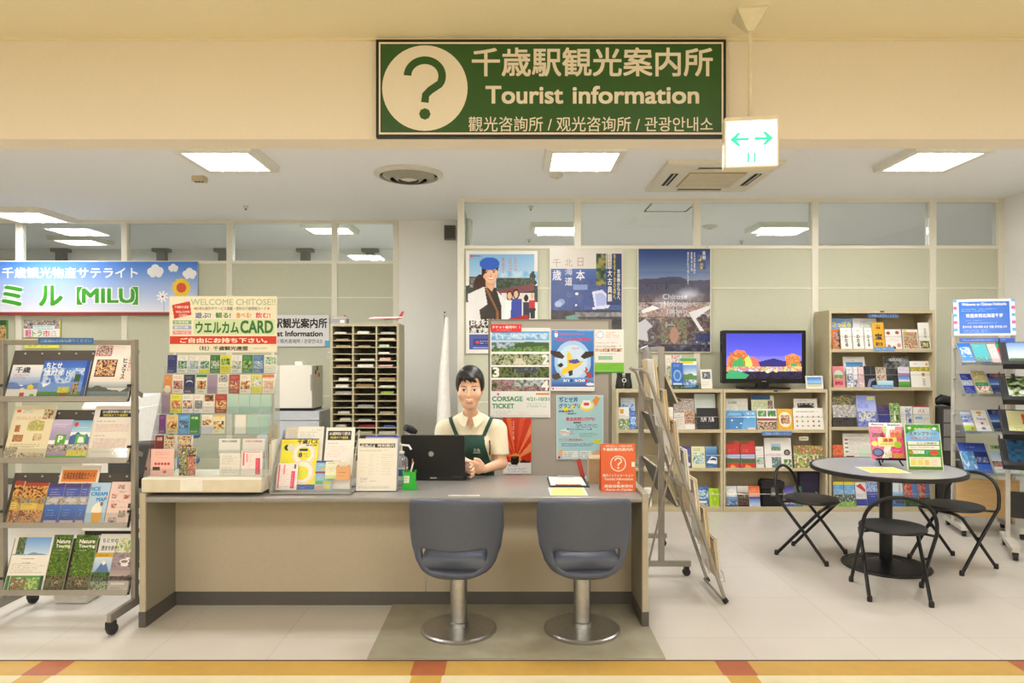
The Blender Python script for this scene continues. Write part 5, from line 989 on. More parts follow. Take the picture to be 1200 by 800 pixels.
HF('flyer', 325, 514, 369, 575, 'f e8e030|r 0 0 1 .02 2a3a80|l .06 .04 .42 .1 e08050 2|t .42 .02 .98 .11 2c2c20 千歳バス .03|t .65 .12 .95 .15 2c2c20 運行図 .02|e .62 .3 .32 .23 f0e8e0|e .62 .3 .2 .14 e8e030|e .62 .66 .32 .24 f0e8e0|e .6 .68 .2 .14 e8e030|e .62 .3 .31 .22 e8c8b8|e .62 .3 .28 .2 f0e8e0|e .62 .3 .19 .135 e8e030|e .62 .66 .31 .23 e8c8b8|e .62 .66 .28 .205 f0e8e0|e .6 .68 .19 .135 e8e030|r .5 .2 .72 .25 28306a|t .48 .28 .58 .37 28306a 8 .03|l .6 .29 .76 .36 28306a 3|e .16 .18 .08 .06 303030|e .26 .18 .1 .07 d8d8c8|l .06 .4 .3 .6 b0a840 4|r 0 .9 1 1 3a5ab0|l .1 .92 .9 .98 a8b8e0 2|n .5 .64 .75 .74 b8d060,e8e030,d0d890 2', 'yellow flyer with a big route figure of eight in the flyer holder', .012)
HF('flyer', 323, 543, 347, 574.5, 'f efe6e2|r .68 .3 .88 .95 e0486a|l .7 .35 .86 .9 f0d0d8 8|r .06 .05 .11 .95 e0607a|r .3 .06 .36 .4 e0809a|l .16 .2 .62 .9 d8a0b0 8|r .8 .04 .9 .2 606060', 'white and pink timetable sheet at the front of the flyer holder', 0)
HF('leaflet', 368, 540, 388, 574.5, 'f 8ab8d8|r 0 0 1 .06 3a4a98|e .45 .28 .12 .07 d8b870|l .2 .12 .8 .2 e8f0f4 2|r 0 .38 1 .44 a03a3a|l .15 .5 .85 .66 e8d0b0 3|r .05 .7 .48 .82 6aa848|r .52 .7 .95 .82 c8c838|r .05 .84 .48 .96 e89a80|r .52 .84 .95 .96 d8d050', 'pale blue leaflet with coloured squares in the flyer holder', .006)
HF('card', 380.5, 541, 397, 561, 'f e2e4cc|r 0 .8 1 1 c8d890|l .2 .06 .8 .16 4a6ab0 1|l .1 .3 .8 .6 b0b4a8 4', 'small pale green card in the flyer holder', -.012)
t2 = thing('card_box', 'peach card box with white cards in the flyer holder', 'card box', (sx(402.5, HD - .03), HD - .047, sz(562, HD - .045)))
b = MB(); w = 7.6 * HD / FPX; m_peach = M('peach_card', 'e8b080', .6)
b.box((-w, 0, 0), (w, .003, .074), m_peach); b.box((-w, .0031, 0), (-w + .003, .0229, .074), m_peach); b.box((w - .003, .0031, 0), (w, .0229, .074), m_peach); b.box((-w, .023, 0), (w, .026, .08), m_peach); b.build('box_body', t2)
b = MB(); b.box((-w * .6, .007, .004), (w * .6, .015, .1), m_paper['white']); b.build('cards', t2)
b = MB(); b.art(Art(26, 24, 'f e8b080|l .15 .4 .85 .5 7a4a30 1|l .2 .65 .8 .7 a87a50 1'), 2 * w, .074, PAPER, y=-.0006); b.build('printed_front', t2)
# the sideways magazines at the left of the holder
for i in range(2):
    x = -1.3745 + .0095 * i; sheet('magazine', '%s of two upright magazines at the left side of the flyer holder' % ('outer', 'inner')[i], 'magazine', .14, .27 + .02 * i, cov('e0d8c8', '4a4a6a', '7a5a40,d8c8b0,8a8a70'), (x, HD + .075, CT + .002), 0, R(-90), .006, None, (16, 28))
# tan-yellow box edge sticking up behind it
stand_px('pamphlet', 'dark yellow and black pamphlet leaning behind the flyer holder', 'pamphlet', 314, 497, 325, 512, 4.14, 'f d8a838|p 2a2420 0 .3 1 .7 1 .9 0 .5', R(10), .01, zb=CT + .001, yaw=R(20))

# ---- paper stand to the right of it (matrix codes left out)
t = thing('sign_holder', 'clear counter sign holder with a black headed white notice', 'sign holder', (sx(441.5, 3.9), 3.9, CT + .001))
w = 23.6 * 3.9 / FPX
q = Matrix.Rotation(-R(14), 4, 'X'); b = MB(); b.box((-w, .006, .005), (w, .009, .34), acr, mat4=q); b.box((-w, -.02, 0), (w, .1, .003), acr); b.build('holder', t)
stand_px('notice', 'white notice with a black heading in the clear sign holder', 'notice', 417, 514, 464, 578, 3.885, 'f ece6da|r .05 .1 .94 .17 1c1a18|t .08 .105 .44 .165 f2ece0 千歳バス .015|t .5 .105 .92 .165 f2ece0 時刻案内 .015|r .5 .12 .52 .15 1c1a18|r .05 .14 .42 .17 e8e2d4|t .07 .142 .4 .168 1c1a18 ご案内図 .01|l .05 .21 .9 .25 a8a298 2|l .3 .3 .45 .7 b8b2a6 10|l .62 .3 .95 .7 b8b2a6 10|l .08 .3 .26 .66 cac4b8 5|l .47 .32 .6 .66 cac4b8 5|l .1 .74 .3 .84 6a665e 3|l .35 .8 .6 .82 8a867c 1|l .06 .9 .95 .96 8a867c 2', R(12), .004, zb=CT + .0045, res=1.8)
stand_px('folder', 'blue topped folder standing behind the white notice', 'folder', 426, 511, 466, 577, 3.932, 'f d8dce8|r 0 0 1 .03 3a4ac8|r .85 .03 1 1 b8bcd0', R(14), .003, zb=CT + .0045)

# ---- laptop
LPX, LPY = sx(508, 4.24), 4.24
m_lap = M('black_laptop_lid', '151516', .5, noise=.1, scale=300)
t = thing('laptop', 'open black laptop seen from behind in front of the woman', 'laptop', (LPX, LPY, CT + .001), R(-2))
b = MB(); b.rbox((-.195, 0, 0), (.195, .19, .026), m_lap, .012); b.build('base', t)
b = MB(); b.box((-.18, .02, .0262), (.18, .13, .0275), m_blkp); b.build('keyboard', t)
q = Matrix.Translation((0, .012, .024)) @ Matrix.Rotation(R(7), 4, 'X')
b = MB(); b.rbox((-.197, -.012, 0), (.197, .006, .262), m_lap, .012, axis='y', mat4=q); b.build('lid', t)
b = MB(); b.lathe([(.001, 0), (.0165, 0), (.0165, .002), (.013, .003), (.001, .003)], m_steel, 24, mat4=q @ Matrix.Translation((-.012, -.0121, .145)) @ Matrix.Rotation(PI / 2, 4, 'X')); b.build('lid_emblem', t)
b = MB(); b.box((-.175, .0062, .02), (.175, .0072, .245), Memit('screen_glow', 'a8b4c8', .4), mat4=q); b.build('screen', t)
for s_ in (-1, 1):
    b = MB(); b.tube([(s_ * .14 - .025, .008, .022), (s_ * .14 + .025, .008, .022)], .011, m_blkp, 12); b.build('hinge', t)
b = MB(); b.rbox((-.02, -.004, .012), (.02, -.0003, .02), m_steel, .002, axis='y'); b.build('port', t)
# black lamp head behind the laptop
t = thing('desk_lamp', 'black desk lamp rising behind the left of the laptop', 'lamp', (-.742, 4.36, CT + .001))
b = MB(); b.lathe([(.001, 0), (.04, 0), (.04, .012), (.012, .02), (.001, .02)], m_blkp, 20); b.build('base', t, smooth=40)
b = MB(); b.tube([(0, 0, .02), (.02, .0, .2), (.1, 0, .285)], .007, m_wp, 8); b.build('arm', t)
b = MB(); b.tube([(.065, -.03, .32), (.1, 0, .3), (.13, .015, .285)], [.022, .026, .014], m_blkp, 12); b.build('lamp_head', t, smooth=60)

# ---- hand sanitiser, pen pot
m_bot = Mglass('clear_bottle', 'e4eaf2', .08, .05, .25, 'd8e0ec')
t = thing('pump_bottle', 'white pump bottle of hand sanitiser beside the white notice', 'bottle', (sx(470.5, 4.08), 4.085, CT + .001))
b = MB(); b.lathe([(.001, 0), (.036, 0), (.038, .006), (.038, .15), (.034, .165), (.015, .178), (.015, .19), (.001, .19)], m_bot, 24); b.build('bottle_body', t, smooth=40)
b = MB(); b.lathe([(.0385, .035), (.0385, .11)], m_wp, 24, cap=False); b.build('label', t, smooth=40); b = MB(); b.lathe([(.0388, .06), (.0388, .1)], M('blue_print', '3a5ab0', .5), 24, cap=False); b.build('printed_band', t, smooth=40)
b = MB(); b.lathe([(.017, .1895), (.017, .2), (.008, .204), (.005, .205), (.005, .235), (.001, .235)], m_wp, 16); b.tube([(0, 0, .235), (.0, 0, .24), (.045, -.015, .238), (.06, -.02, .215)], .0065, m_wp, 8); b.build('pump', t, smooth=50)
m_gr = M('green_translucent_plastic', '2fb83c', .25)
t = thing('pen_pot', 'bright green pen pot with pens in front of the laptop', 'pen pot', (sx(482, 4.05), 3.98, CT + .001), R(6))
b = MB(); x = .043
for lo, hi in (((-x, -x, 0), (x, x, .012)), ((-x * .86, -x * .86, .0121), (x * .86, -x * .78, .095)), ((-x * .86, x * .78, .0121), (x * .86, x * .86, .095)), ((-x * .86, -x * .779, .0121), (-x * .78, x * .779, .095)), ((x * .78, -x * .779, .0121), (x * .86, x * .779, .095)), ((-x * .92, -x * .92, .0951), (x * .92, -x * .76, .102)), ((-x * .92, x * .76, .0951), (x * .92, x * .92, .102)), ((-x * .92, -x * .759, .0951), (-x * .76, x * .759, .102)), ((x * .76, -x * .759, .0951), (x * .92, x * .759, .102))): b.box(lo, hi, m_gr)
b.build('pot', t)
b = MB(); A = Art(12, 12, 'f e8f0e0|l .15 .1 .9 .9 3f8f48 4'); b.art(A, .03, .04, PAPER, y=-x * .86 - .0006, x0=-.03, z0=.04); b.build('sticker', t)
for i, (px_, py_, tx_, ty_, ln, mc, nm) in enumerate([(-.02, .01, -.05, .02, .15, M('red_pen', 'a8303a', .4), 'red pen'), (.012, .016, .01, .1, .155, M('orange_pen', 'c8783a', .4), 'orange pencil'), (.02, .0, -.02, .05, .145, m_blkp, 'black pen'), (-.018, .0, .33, -.1, .15, m_wp, 'white pen leaning out to the right')]):
    o3 = MB(); o3.tube([(0, 0, 0), (0, 0, ln - .02), (0, 0, ln)], [.0045, .0045, .0025], mc, 8)
    ob = o3.build('pen'); ob.rotation_euler = (-ty_, tx_ * .9, 0); ob.location = (sx(482, 4.05) + px_, 3.98 + py_, CT + .0145); tag(ob, nm + ' standing in the bright green pen pot', 'pen')

# ---- edge sticker, clipboard, yellow sheet, card box, orange sign
b = MB(); b.art(Art(50, 8, 'f d8ccc8|l .05 .1 .95 .9 a89090 3|r 0 .3 .1 .7 c87a80|r .4 .2 .9 .5 c8b0b0'), .175, .028, PAPER, mat4=Matrix.Translation((sx(544, 3.8), 3.765, CT + .0016)) @ Matrix.Rotation(-R(90), 4, 'X')); b.box((sx(544, 3.8) - .0875, 3.765, CT + .0004), (sx(544, 3.8) + .0875, 3.793, CT + .0015), PAPER, hl('d8ccc8'))
tag(b.build('sticker'), 'faint pink and white sticker on the worktop edge between the chairs', 'sticker')
def flat_sheet(name, label, cat, x0, x1, d0, d1, spec, z, thick=.002, rz=0, cells=(40, 24), parent=None, mat=None):
    w, h = x1 - x0, d1 - d0; b = MB(); b.box((-w / 2, 0, 0), (w / 2, h, thick), PAPER, hl('e8e4da')); b.art(Art(*cells, spec), w, h, mat or PAPER, mat4=Matrix.Translation((0, 0, thick + .0004)) @ Matrix.Rotation(-R(90), 4, 'X'))
    o = b.build(name, parent, loc=((x0 + x1) / 2, d0, z), rot=(0, 0, rz)); return tag(o, label, cat) if not parent else o
flat_sheet('yellow_sheet', 'yellow printed sheet with white border lying on the counter', 'sheet', sx(645, 3.78), sx(689, 3.78), 3.775, 4.0, 'f ece8e0|r .04 .06 .95 .95 dcd67e|l .08 .3 .9 .9 b8b460 6|l .4 .12 .8 .22 606048 2', CT + .0005)
t = thing('clipboard', 'black clipboard holding a white form on the counter', 'clipboard', (sx(667, 4.06), 4.02, CT + .001))
b = MB(); b.rbox((-.118, 0, 0), (.118, .31, .004), m_blkp, .01); b.build('board', t)
b = MB(); b.box((-.11, .03, .0042), (.1, .305, .0062), PAPER, hl('e8e4de')); b.art(Art(30, 30, 'f eae6e0|l .08 .08 .92 .95 b8b8bc 12'), .21, .275, PAPER, x0=-.11, mat4=Matrix.Translation((0, .03, .0068)) @ Matrix.Rotation(-R(90), 4, 'X')); b.build('form', t)
b = MB(); b.rbox((-.05, .285, .0063), (.05, .309, .016), m_steel, .006); b.build('clip', t)
b = MB(); b.tube([(-.07, 0, 0), (.06, 0, 0), (.075, 0, 0)], [.0045, .0045, .0015], M('orange_brown_pen', 'b8742c', .4), 8); b.tube([(-.0699, 0, 0), (-.08, 0, 0)], .005, m_red, 8)
o = b.build('pen', loc=(sx(667, 4.03), 4.035, CT + .0115)); tag(o, 'orange pen lying on the front edge of the clipboard', 'pen')
b = MB(); m_kraft = M('kraft_card', 'b09a7c', .7, noise=.05)
x0, x1 = sx(690, 4.2), sx(704, 4.2)
b.prism([(0, 0), (.1, 0), (.1, .16), (0, .15)], -.005, .088, m_kraft, axis='x'); b.box((-.0052, .02, .13), (-.005, .03, .14), m_fdark)
tag(b.build('card_file', loc=(x0, 4.13, CT + .001), bevel=.003), 'small kraft cardboard file box behind the orange sign', 'box')
b = MB(); b.rbox((-.03, 0, 0), (.0, .006, .12), M('red_card', 'b83a34', .5), .004, axis='y', mat4=Matrix.Rotation(R(-14), 4, 'Y'))
tag(b.build('red_card', loc=(x0 - .008, 4.335, CT + .0065)), 'red card leaning on the kraft file box', 'card')
d = 3.88; t = thing('rental_sign', 'orange counter sign with a white question mark in a ring', 'sign', (sx(725, d), d, CT + .001)); w = 20.2 * d / FPX; h = sz(519.5, d + .03) - CT
m_osign = M('orange_sign_face', 'e8662f', .35, noise=.02)
q = Matrix.Rotation(-R(6), 4, 'X')
b = MB(); b.box((-w, 0, 0), (w, .004, h), m_osign, mat4=q); b.build('front_sheet', t)
b = MB(); b.box((-w, 0, 0), (w, .004, h * .99), m_osign, mat4=Matrix.Translation((0, .1, 0)) @ Matrix.Rotation(R(9), 4, 'X')); b.build('back_sheet', t)
b = MB(); S_ = M('sign_lettering', 'f2e6da', .5)
cz_ = h * .585
for i in range(40):
    a0, a1 = 2 * PI * i / 40, 2 * PI * (i + 1) / 40; p = [(r * math.cos(a), cz_ + r * math.sin(a)) for r, a in ((.045, a0), (.045, a1), (.0395, a1), (.0395, a0))]; b.prism(p, -.0008, -.0001, S_, mat4=q)
b.build('ring', t)
b = MB(); qmark(b, 0, cz_ + .001, .031, -.0008, -.0001, S_)
for v in range(len(b.v)): b.v[v] = tuple(q @ Vector(b.v[v]))
b.build('question_mark', t)
for body, u0, u1, v0, v1, bo in (('一般社団法人 千歳観光連盟', .08, .92, .03, .07, .01), ('千歳駅観光案内所', .05, .95, .085, .155, .03), ('観光インフォメーション', .05, .93, .63, .69, .02), ('Tourist Infomation', .08, .92, .71, .76, .025), ('&', .47, .54, .785, .835, .02), ('周遊自転車受付', .08, .92, .85, .915, .03), ('-Rent-A-Cycle-', .1, .92, .935, .985, .03)):
    b = MB(); gv, gf, _ = glyphs(body, bo); b.add([q @ Vector((-w + 2 * w * (u0 + g[0] * (u1 - u0)), -.0006 - .00003 * g[2], h * (1 - v1 + g[1] * (v1 - v0)))) for g in gv], gf, S_); b.build('lettering', t)
b = MB(); b.box((w - .022, -.0012, h * .52), (w - .003, -.0003, h * .62), m_wp, mat4=q); b.build('white_tag', t)

# ================================================================== BROCHURES IN THE BOOKCASES
SH = {'lb': ('low left bookcase', 'low bookcase by the pin board'), }
def BK(px, zs, shelfname, items, yb):
    """items: x0, top, x1, spec, look, layer (0 back, 1 front)"""
    for (x0, y0, x1, sp, look, lay) in items:
        d_ = BD + (.06 if lay == 0 else .024); x0 = max(x0 + .1, CX + (px[0] + .025) * FPX / d_); x1 = min(x1 - .25, CX + (px[1] - .025) * FPX / d_)
        stand_px('brochure', '%s on the %s' % (look, shelfname), 'brochure', x0, y0, x1, yb, d_, sp, R(9), .006, None, PAPER, zb=zs + .0005, res=1.9)
CA, CB_, CC = [(sx(a_, BD), sx(b_, BD)) for a_, b_ in ((722, 847.5), (847.5, 970.5), (971.5, 1096))]
LL = 'shelf of the leftmost bookcase'; LM = 'shelf under the television'; LT = 'shelf of the tall bookcase'
def land(sky='7ab0e0 d8e8f4', hill='4a7a40', fg=GREEN, v=.55): return 'g 0 0 1 %g %s|m %g 1 %s .12|n 0 %g 1 1 %s 3' % (v, sky, v - .05, hill, v + .15, fg)
BK(CA, LOWZ[2], 'top ' + LL, [
  (728, 466, 745, cov('c8d8e8', '506080', SKY, .2, .8), 'pale blue brochure standing behind others', 0),
  (724, 477, 738, 'f e8e6e0|r .2 .08 .5 .28 e0a030|n 0 .5 1 1 e8e6e0,4a7a40,8aa060,d8d8d0 3|l .1 .35 .8 .4 808080 1', 'white brochure with an orange square', 1), (738.5, 481, 746, cov('4a6ab8', 'd0d8f0', SKY), 'narrow blue brochure', 1),
  (775, 477, 790, 'f e6e2da|l .2 .1 .8 .16 a0a0a0 1', 'plain white brochure', 1), (790.5, 467, 815, 'f d8d0c8|n 0 0 1 .45 3a3434,d8d4d0,8a7a70,b8a89a 3|n .5 .4 1 .8 7a4a38,d8b090,3a2a28 3|l .05 .5 .45 .9 6a605a 6|r .55 .82 .95 .95 e8e4e0', 'brown and white collage brochure', 1),
  (815, 461.5, 840, land('c8d8d8 e8ece4', '5a7468', '4a5a50,8a9a90,c8d0c8,d83a3a'), 'lake mountain brochure behind the black one', 0), (817, 478, 842, 'f 1c1a22|t .18 .4 .45 .62 e8e4e0 九州 .02|t .55 .4 .82 .62 e8e4e0 九島 .02|l .2 .8 .8 .85 606068 1', 'black brochure with white characters', 1)], 503.5)
BK(CA, LOWZ[1], 'middle ' + LL, [(724, 523, 738, cov('a8c8d8', '40506a', LAND), 'pale green landscape brochure', 1), (775, 523, 794, cov('e6e2da', '6a6a80', 'd8d0c0,b8a890,e8e4da'), 'white brochure with tan photo', 1),
  (794.5, 523, 809.5, 'f 3a3a88|g 0 0 1 .5 3a3a88 6a6ab0|p f0f0f8 .1 .75 .4 .45 .5 .52 .6 .42 .9 .75|r 0 .74 1 .9 d8d8e8|l .2 .1 .8 .25 c8c8e8 2', 'violet brochure with a white tent shape', 1), (811, 523, 827, 'f dcdcb0|n .1 .3 .9 .8 88a850,e8ece8,9ab8d0,5a8a4a 3|l .1 .08 .9 .2 4a6a3a 2', 'pale yellow brochure with a white hall', 1), (827.5, 523, 841.5, 'f 3a6aa0|g 0 0 1 .4 78a8d0 3a6aa0|p e8ecf0 .05 .75 .5 .45 .95 .5 .95 .8|p 1a2a4a .3 .62 .6 .52 .9 .56 .9 .64|l .1 .88 .9 .95 e8ecf0 1', 'blue brochure with a white train', 1)], 548.5)
BK(CA, LOWZ[0], 'bottom ' + LL, [(751, 571, 764, cov('e4e0d8', '808080', GREY), 'white brochure', 1), (800, 570, 815.5, 'f c8322c|r 0 .1 1 .3 e8e4dc|n .1 .35 .9 .6 e8e4dc,c8322c,f0ece4 3|l .2 .7 .9 .9 f0d8d0 3', 'red brochure with a white band', 1), (816, 570, 831, 'f 2a64b0|n 0 .15 1 .6 6aa8d8,d8e8f0,3a6a90 3|l .1 .05 .9 .1 e8ecf4 1|r .15 .68 .85 .8 e8e8e0|n 0 .82 1 1 2a4a70,d8d8d0,2a64b0 3', 'blue brochure with a sky photo', 1), (831.5, 572, 843.5, 'f b8dc2c|e .5 .25 .3 .16 a0c828|e .5 .5 .3 .16 a0c828|e .5 .75 .3 .16 a0c828|e .35 .25 .1 .06 d8ec78|e .6 .55 .1 .06 d8ec78', 'lime green brochure', 1)], 593.5)
BK(CB_, LOWZ[2], 'top ' + LM, [(852, 467, 878, 'f e6e6de|t .1 .08 .5 .18 4a8a4a 北の緑地 .01|r .55 .2 .95 .9 dcdcd4|l .08 .25 .5 .45 a0a8a0 4|l .55 .2 .95 .45 b0b4ac 5', 'white brochure with green heading behind', 0), (882, 463.5, 909, 'f dfe2c4|r 0 0 .85 .12 2f5f98|n .05 .2 .75 .5 dfe2c4,b8c890,e8e8d8 3|r .72 .2 .95 .45 c8b8a8|n .72 .14 .95 .45 c8b8a8,5a3a30,e8e0d8 2', 'pale green map brochure with a blue top', 0), (932, 467, 960, 'f e8e6e2|n .15 .15 .85 .32 e8e6e2,2a2a2a,808080 3|p 202022 .12 .34 .3 .2 .6 .18 .88 .3 .86 .38|l .1 .06 .6 .1 808080 1', 'white brochure with a dark car behind', 0),
  (851, 481, 887, 'f 6aaadc|p 4a86c0 .0 .2 .1 .06 .55 .06 .62 .28 .5 .95 0 .95|p 7ab8e4 .02 .25 .12 .1 .52 .12 .55 .26|e .2 .5 .03 .03 f0f4f8|e .5 .65 .03 .03 f0f4f8|e .75 .35 .03 .03 f0f4f8|e .35 .85 .03 .03 f0f4f8|r .72 .85 .95 .95 e8c8d0|t .7 .1 .95 .2 e8f0f8 BLUE .01', 'wide sky blue brochure with a folded shape', 1), (888, 479, 911.5, 'f e8e4dc|n .04 .08 .48 .36 6aa860,3a6a38,d8e8d0 3|n .54 .08 .96 .36 6aa860,3a6a38,d8e8d0 3|r 0 .44 1 .56 a83a3c|n .02 .6 .98 .96 b8483a,e8d8c0,4a3a28,6a8a4a 2', 'white brochure with green and food photos', 1), (912, 479, 930, 'f e8b030|e .5 .5 .42 .36 f0e4c8|n .2 .3 .8 .7 e8b030,5a2a1a,f0e4c8,b84a2a 2|l .2 .05 .8 .12 b84a2a 1', 'orange yellow brochure with a dish ring', 1), (930.5, 478, 967.5, 'f ebe7de|l .1 .14 .9 .2 6a6a6a 2|' + '|'.join('e %.2f %.2f .035 .04 %s' % (u, v, c) for v in (.4, .6, .8) for u, c in ((.12, 'b85a4a'), (.3, '8a9a5a'), (.48, 'c88a5a'), (.66, 'a04a4a'), (.84, '7a6a5a'))), 'wide white brochure with rows of little pictures', 1)], 503.5)
red = 'f c8342c|n .0 0 .6 .12 2c3a20,c8342c,3a5a2a 2|l .15 .28 .7 .4 f4d8c8 2|g 0 .48 1 .64 6a9ad0 c8d8ec|m .62 .8 4a6a40 .06|r 0 .8 1 1 c8342c|p e8a030 .2 1 .35 .85 .6 .9 .8 1'
BK(CB_, LOWZ[1], 'middle ' + LM, [(852, 517, 868, red, 'red brochure with a blue landscape, left of pair,', 1), (868.8, 517, 886, red, 'red brochure with a blue landscape, right of pair,', 1), (886.5, 523, 896, 'f e6e2dc|r .05 .55 .95 .8 8aa880|n .05 .5 .95 .82 8aa880,d8dcd8,4a6a50 3|l .1 .1 .8 .2 909090 2', 'narrow white brochure with a pale field', 1), (897, 513, 929, 'f ebe8e4|n .25 .2 .6 .42 8ab8d8,5a7a48,c8d8e0 4|r .25 .2 .6 .28 a8c8e0|l .08 .5 .95 .55 b86a90 1|r .04 .55 .6 .575 d04a80|n .25 .62 .6 .98 8aa0b0,4a6a5a,d8d8dc 3|e .83 .48 .12 .1 2c2a28|e .83 .48 .07 .06 8a7a60|n .7 .7 .98 .95 ebe8e4,6a9a50,4a4a4a 3', 'large white brochure with lake photos', 1), (931.5, 522, 968, 'f 5a7a38|n 0 0 1 .4 4a6a30,8ab050,b04a30,d8d8b8 3|l .3 .33 .7 .4 f4f4ec 1|n 0 .4 1 1 c8c878,8aa848,6a4a38,e8e8d8,d8d060 4|r .55 .75 .95 .92 e0dcd0', 'wide green farm brochure', 1)], 548.5)
BK(CB_, LOWZ[0], 'bottom ' + LM, [(851.5, 569.5, 864.5, 'f d8dce4|e .5 .32 .42 .2 f0eee8|g 0 .5 1 .8 8ab0d8 4a78b0|r 0 .8 1 1 3a5a90|n 0 .7 1 .9 3a5a90,e8ecf0 3', 'pale brochure with a white moon', 1), (865, 569.5, 878, 'f c8c4c0|g 0 0 1 .4 e8e4e0 b0a8a4|n 0 .3 1 .6 8a7a6a,4a4038,c8b8a0 3|r 0 .6 1 1 2a2624|n 0 .65 1 .9 2a2624,5a4a40,8a3a2a 2', 'grey brown brochure', 1), (878.5, 569.5, 891.5, 'f e06a30|g 0 0 1 .5 e05a28 f0b088|r 0 .5 1 .75 3a5ab0|g 0 .6 1 1 6a8ac8 e8e8f0|l .3 .08 .7 .25 f8e0c8 2', 'orange sunset brochure', 1), (920, 569.5, 932, 'f 5a4a98|g 0 0 1 .5 3a3a88 9a88c0|m .5 .7 d8d4dc .12|n 0 .65 1 .85 8a3a3a,e8e0d8,4a4a6a 3|r 0 .85 1 1 3a62b0', 'violet evening brochure', 1), (932.5, 570, 941, cov('3a6a4a', 'c8d8c8', GREEN), 'narrow dark green brochure', 1)], 593.5)
# the black bag and the navy file on that shelf
t = thing('shoulder_bag', 'black shoulder bag standing on the bottom shelf under the television', 'bag', (sx(903.5, BD + .09), BD + .09, LOWZ[0] + .0005)); w = 12.5 * BD / FPX; h = sz(563, BD) - LOWZ[0]
m_bag = M('black_nylon', '1d1b1f', .8, noise=.2, scale=90)
b = MB(); b.rbox((-w, -.045, 0), (w, .045, h * .9), m_bag, .02); b.build('body', t)
b = MB(); b.prism([(-w - .008, h * .66), (w + .008, h * .66), (w + .01, h * .93), (w * .6, h * .96), (-w * .8, h), (-w - .01, h * .93)], -.055, .05, m_bag); b.build('flap', t, bevel=.006)
b = MB(); b.box((-.02, -.06, h * .4), (.02, -.0455, h * .72), M('bag_strap', '6a645c', .6)); b.build('buckle_strap', t)
b = MB(); b.box((-.014, -.062, h * .45), (.014, -.0601, h * .55), m_steel); b.build('buckle', t)
b = MB(); b.rbox((0, 0, 0), (23.5 * BD / FPX, .06, sz(556, BD) - LOWZ[0]), M('navy_file', '2a2848', .5), .008, axis='z'); b.tube([(.16, -.006, .1), (.16, -.006, .13)], .012, m_steel, 8)
tag(b.build('box_file', loc=(sx(938, BD + .1), BD + .12, LOWZ[0] + .0005)), 'navy box file at the right end of the bottom shelf under television', 'file')
# tall bookcase
ota = 'f eceae4|r .3 .18 .62 .26 eceae4|v .36 .3 .64 .86 1c1a1a おたる .03|l .4 .1 .8 .16 606060 1'
BK(CC, TALLZ[4], 'top ' + LT, [(976, 373, 1001, 'f e07a30|r 0 0 1 .35 7aa0d8|t .06 .1 .94 .28 e8e040 さっぽろ .04|n .1 .4 .9 .9 e07a30,4a4a68,e8d0b0,c84a2a 3', 'orange and blue magazine standing behind', 0), (1001.5, 373, 1030, 'f dcdce0|l .3 .08 .7 .14 505a80 1|n .3 .15 1 .4 dcdce0,b8c8b8,e0e0e4 4', 'pale grey magazine standing behind', 0),
  (986, 384, 999.5, ota, 'white black-lettered brochure, left of three,', 1), (1000, 384, 1013.5, ota, 'white black-lettered brochure, middle of three,', 1), (1014, 384, 1023.7, ota, 'narrow white black-lettered brochure', 1), (1024, 378, 1038, 'f e0a828|v .3 .08 .7 .24 2a2018 小樽|t .2 .4 .8 .62 2a2018 宝 .04|n .2 .72 .8 .84 e0a828,5a3a18 2', 'golden yellow brochure with a black character', 1), (1038.5, 386, 1058, 'f ece6e0|e .2 .18 .12 .08 b83a3a|e .75 .16 .12 .08 a84a3a|l .25 .42 .8 .6 d89aa0 3|e .2 .82 .1 .08 c86a6a|e .5 .9 .12 .08 3a3030|e .8 .78 .12 .1 d88a7a', 'white brochure with scattered red dishes', 1), (1059, 386, 1077.5, 'f e4dfd4|r .05 .02 .3 .14 e0d040|n .06 .14 .94 .94 5a6a38,e8dcc8,b84a3a,8a9a58,d8b890 2', 'food collage brochure', 1), (1078, 378, 1093, 'f ebe7df|v .5 .2 .7 .58 2c2a28 北の味|n .1 .68 .9 .95 ebe7df,4a3a20,8aa050,b83a2a 2|e .55 .82 .34 .13 4a3420|n .3 .74 .8 .9 c8a060,8aa050,e8e0c8 2', 'white brochure with a black food bowl', 1)], 408.5)
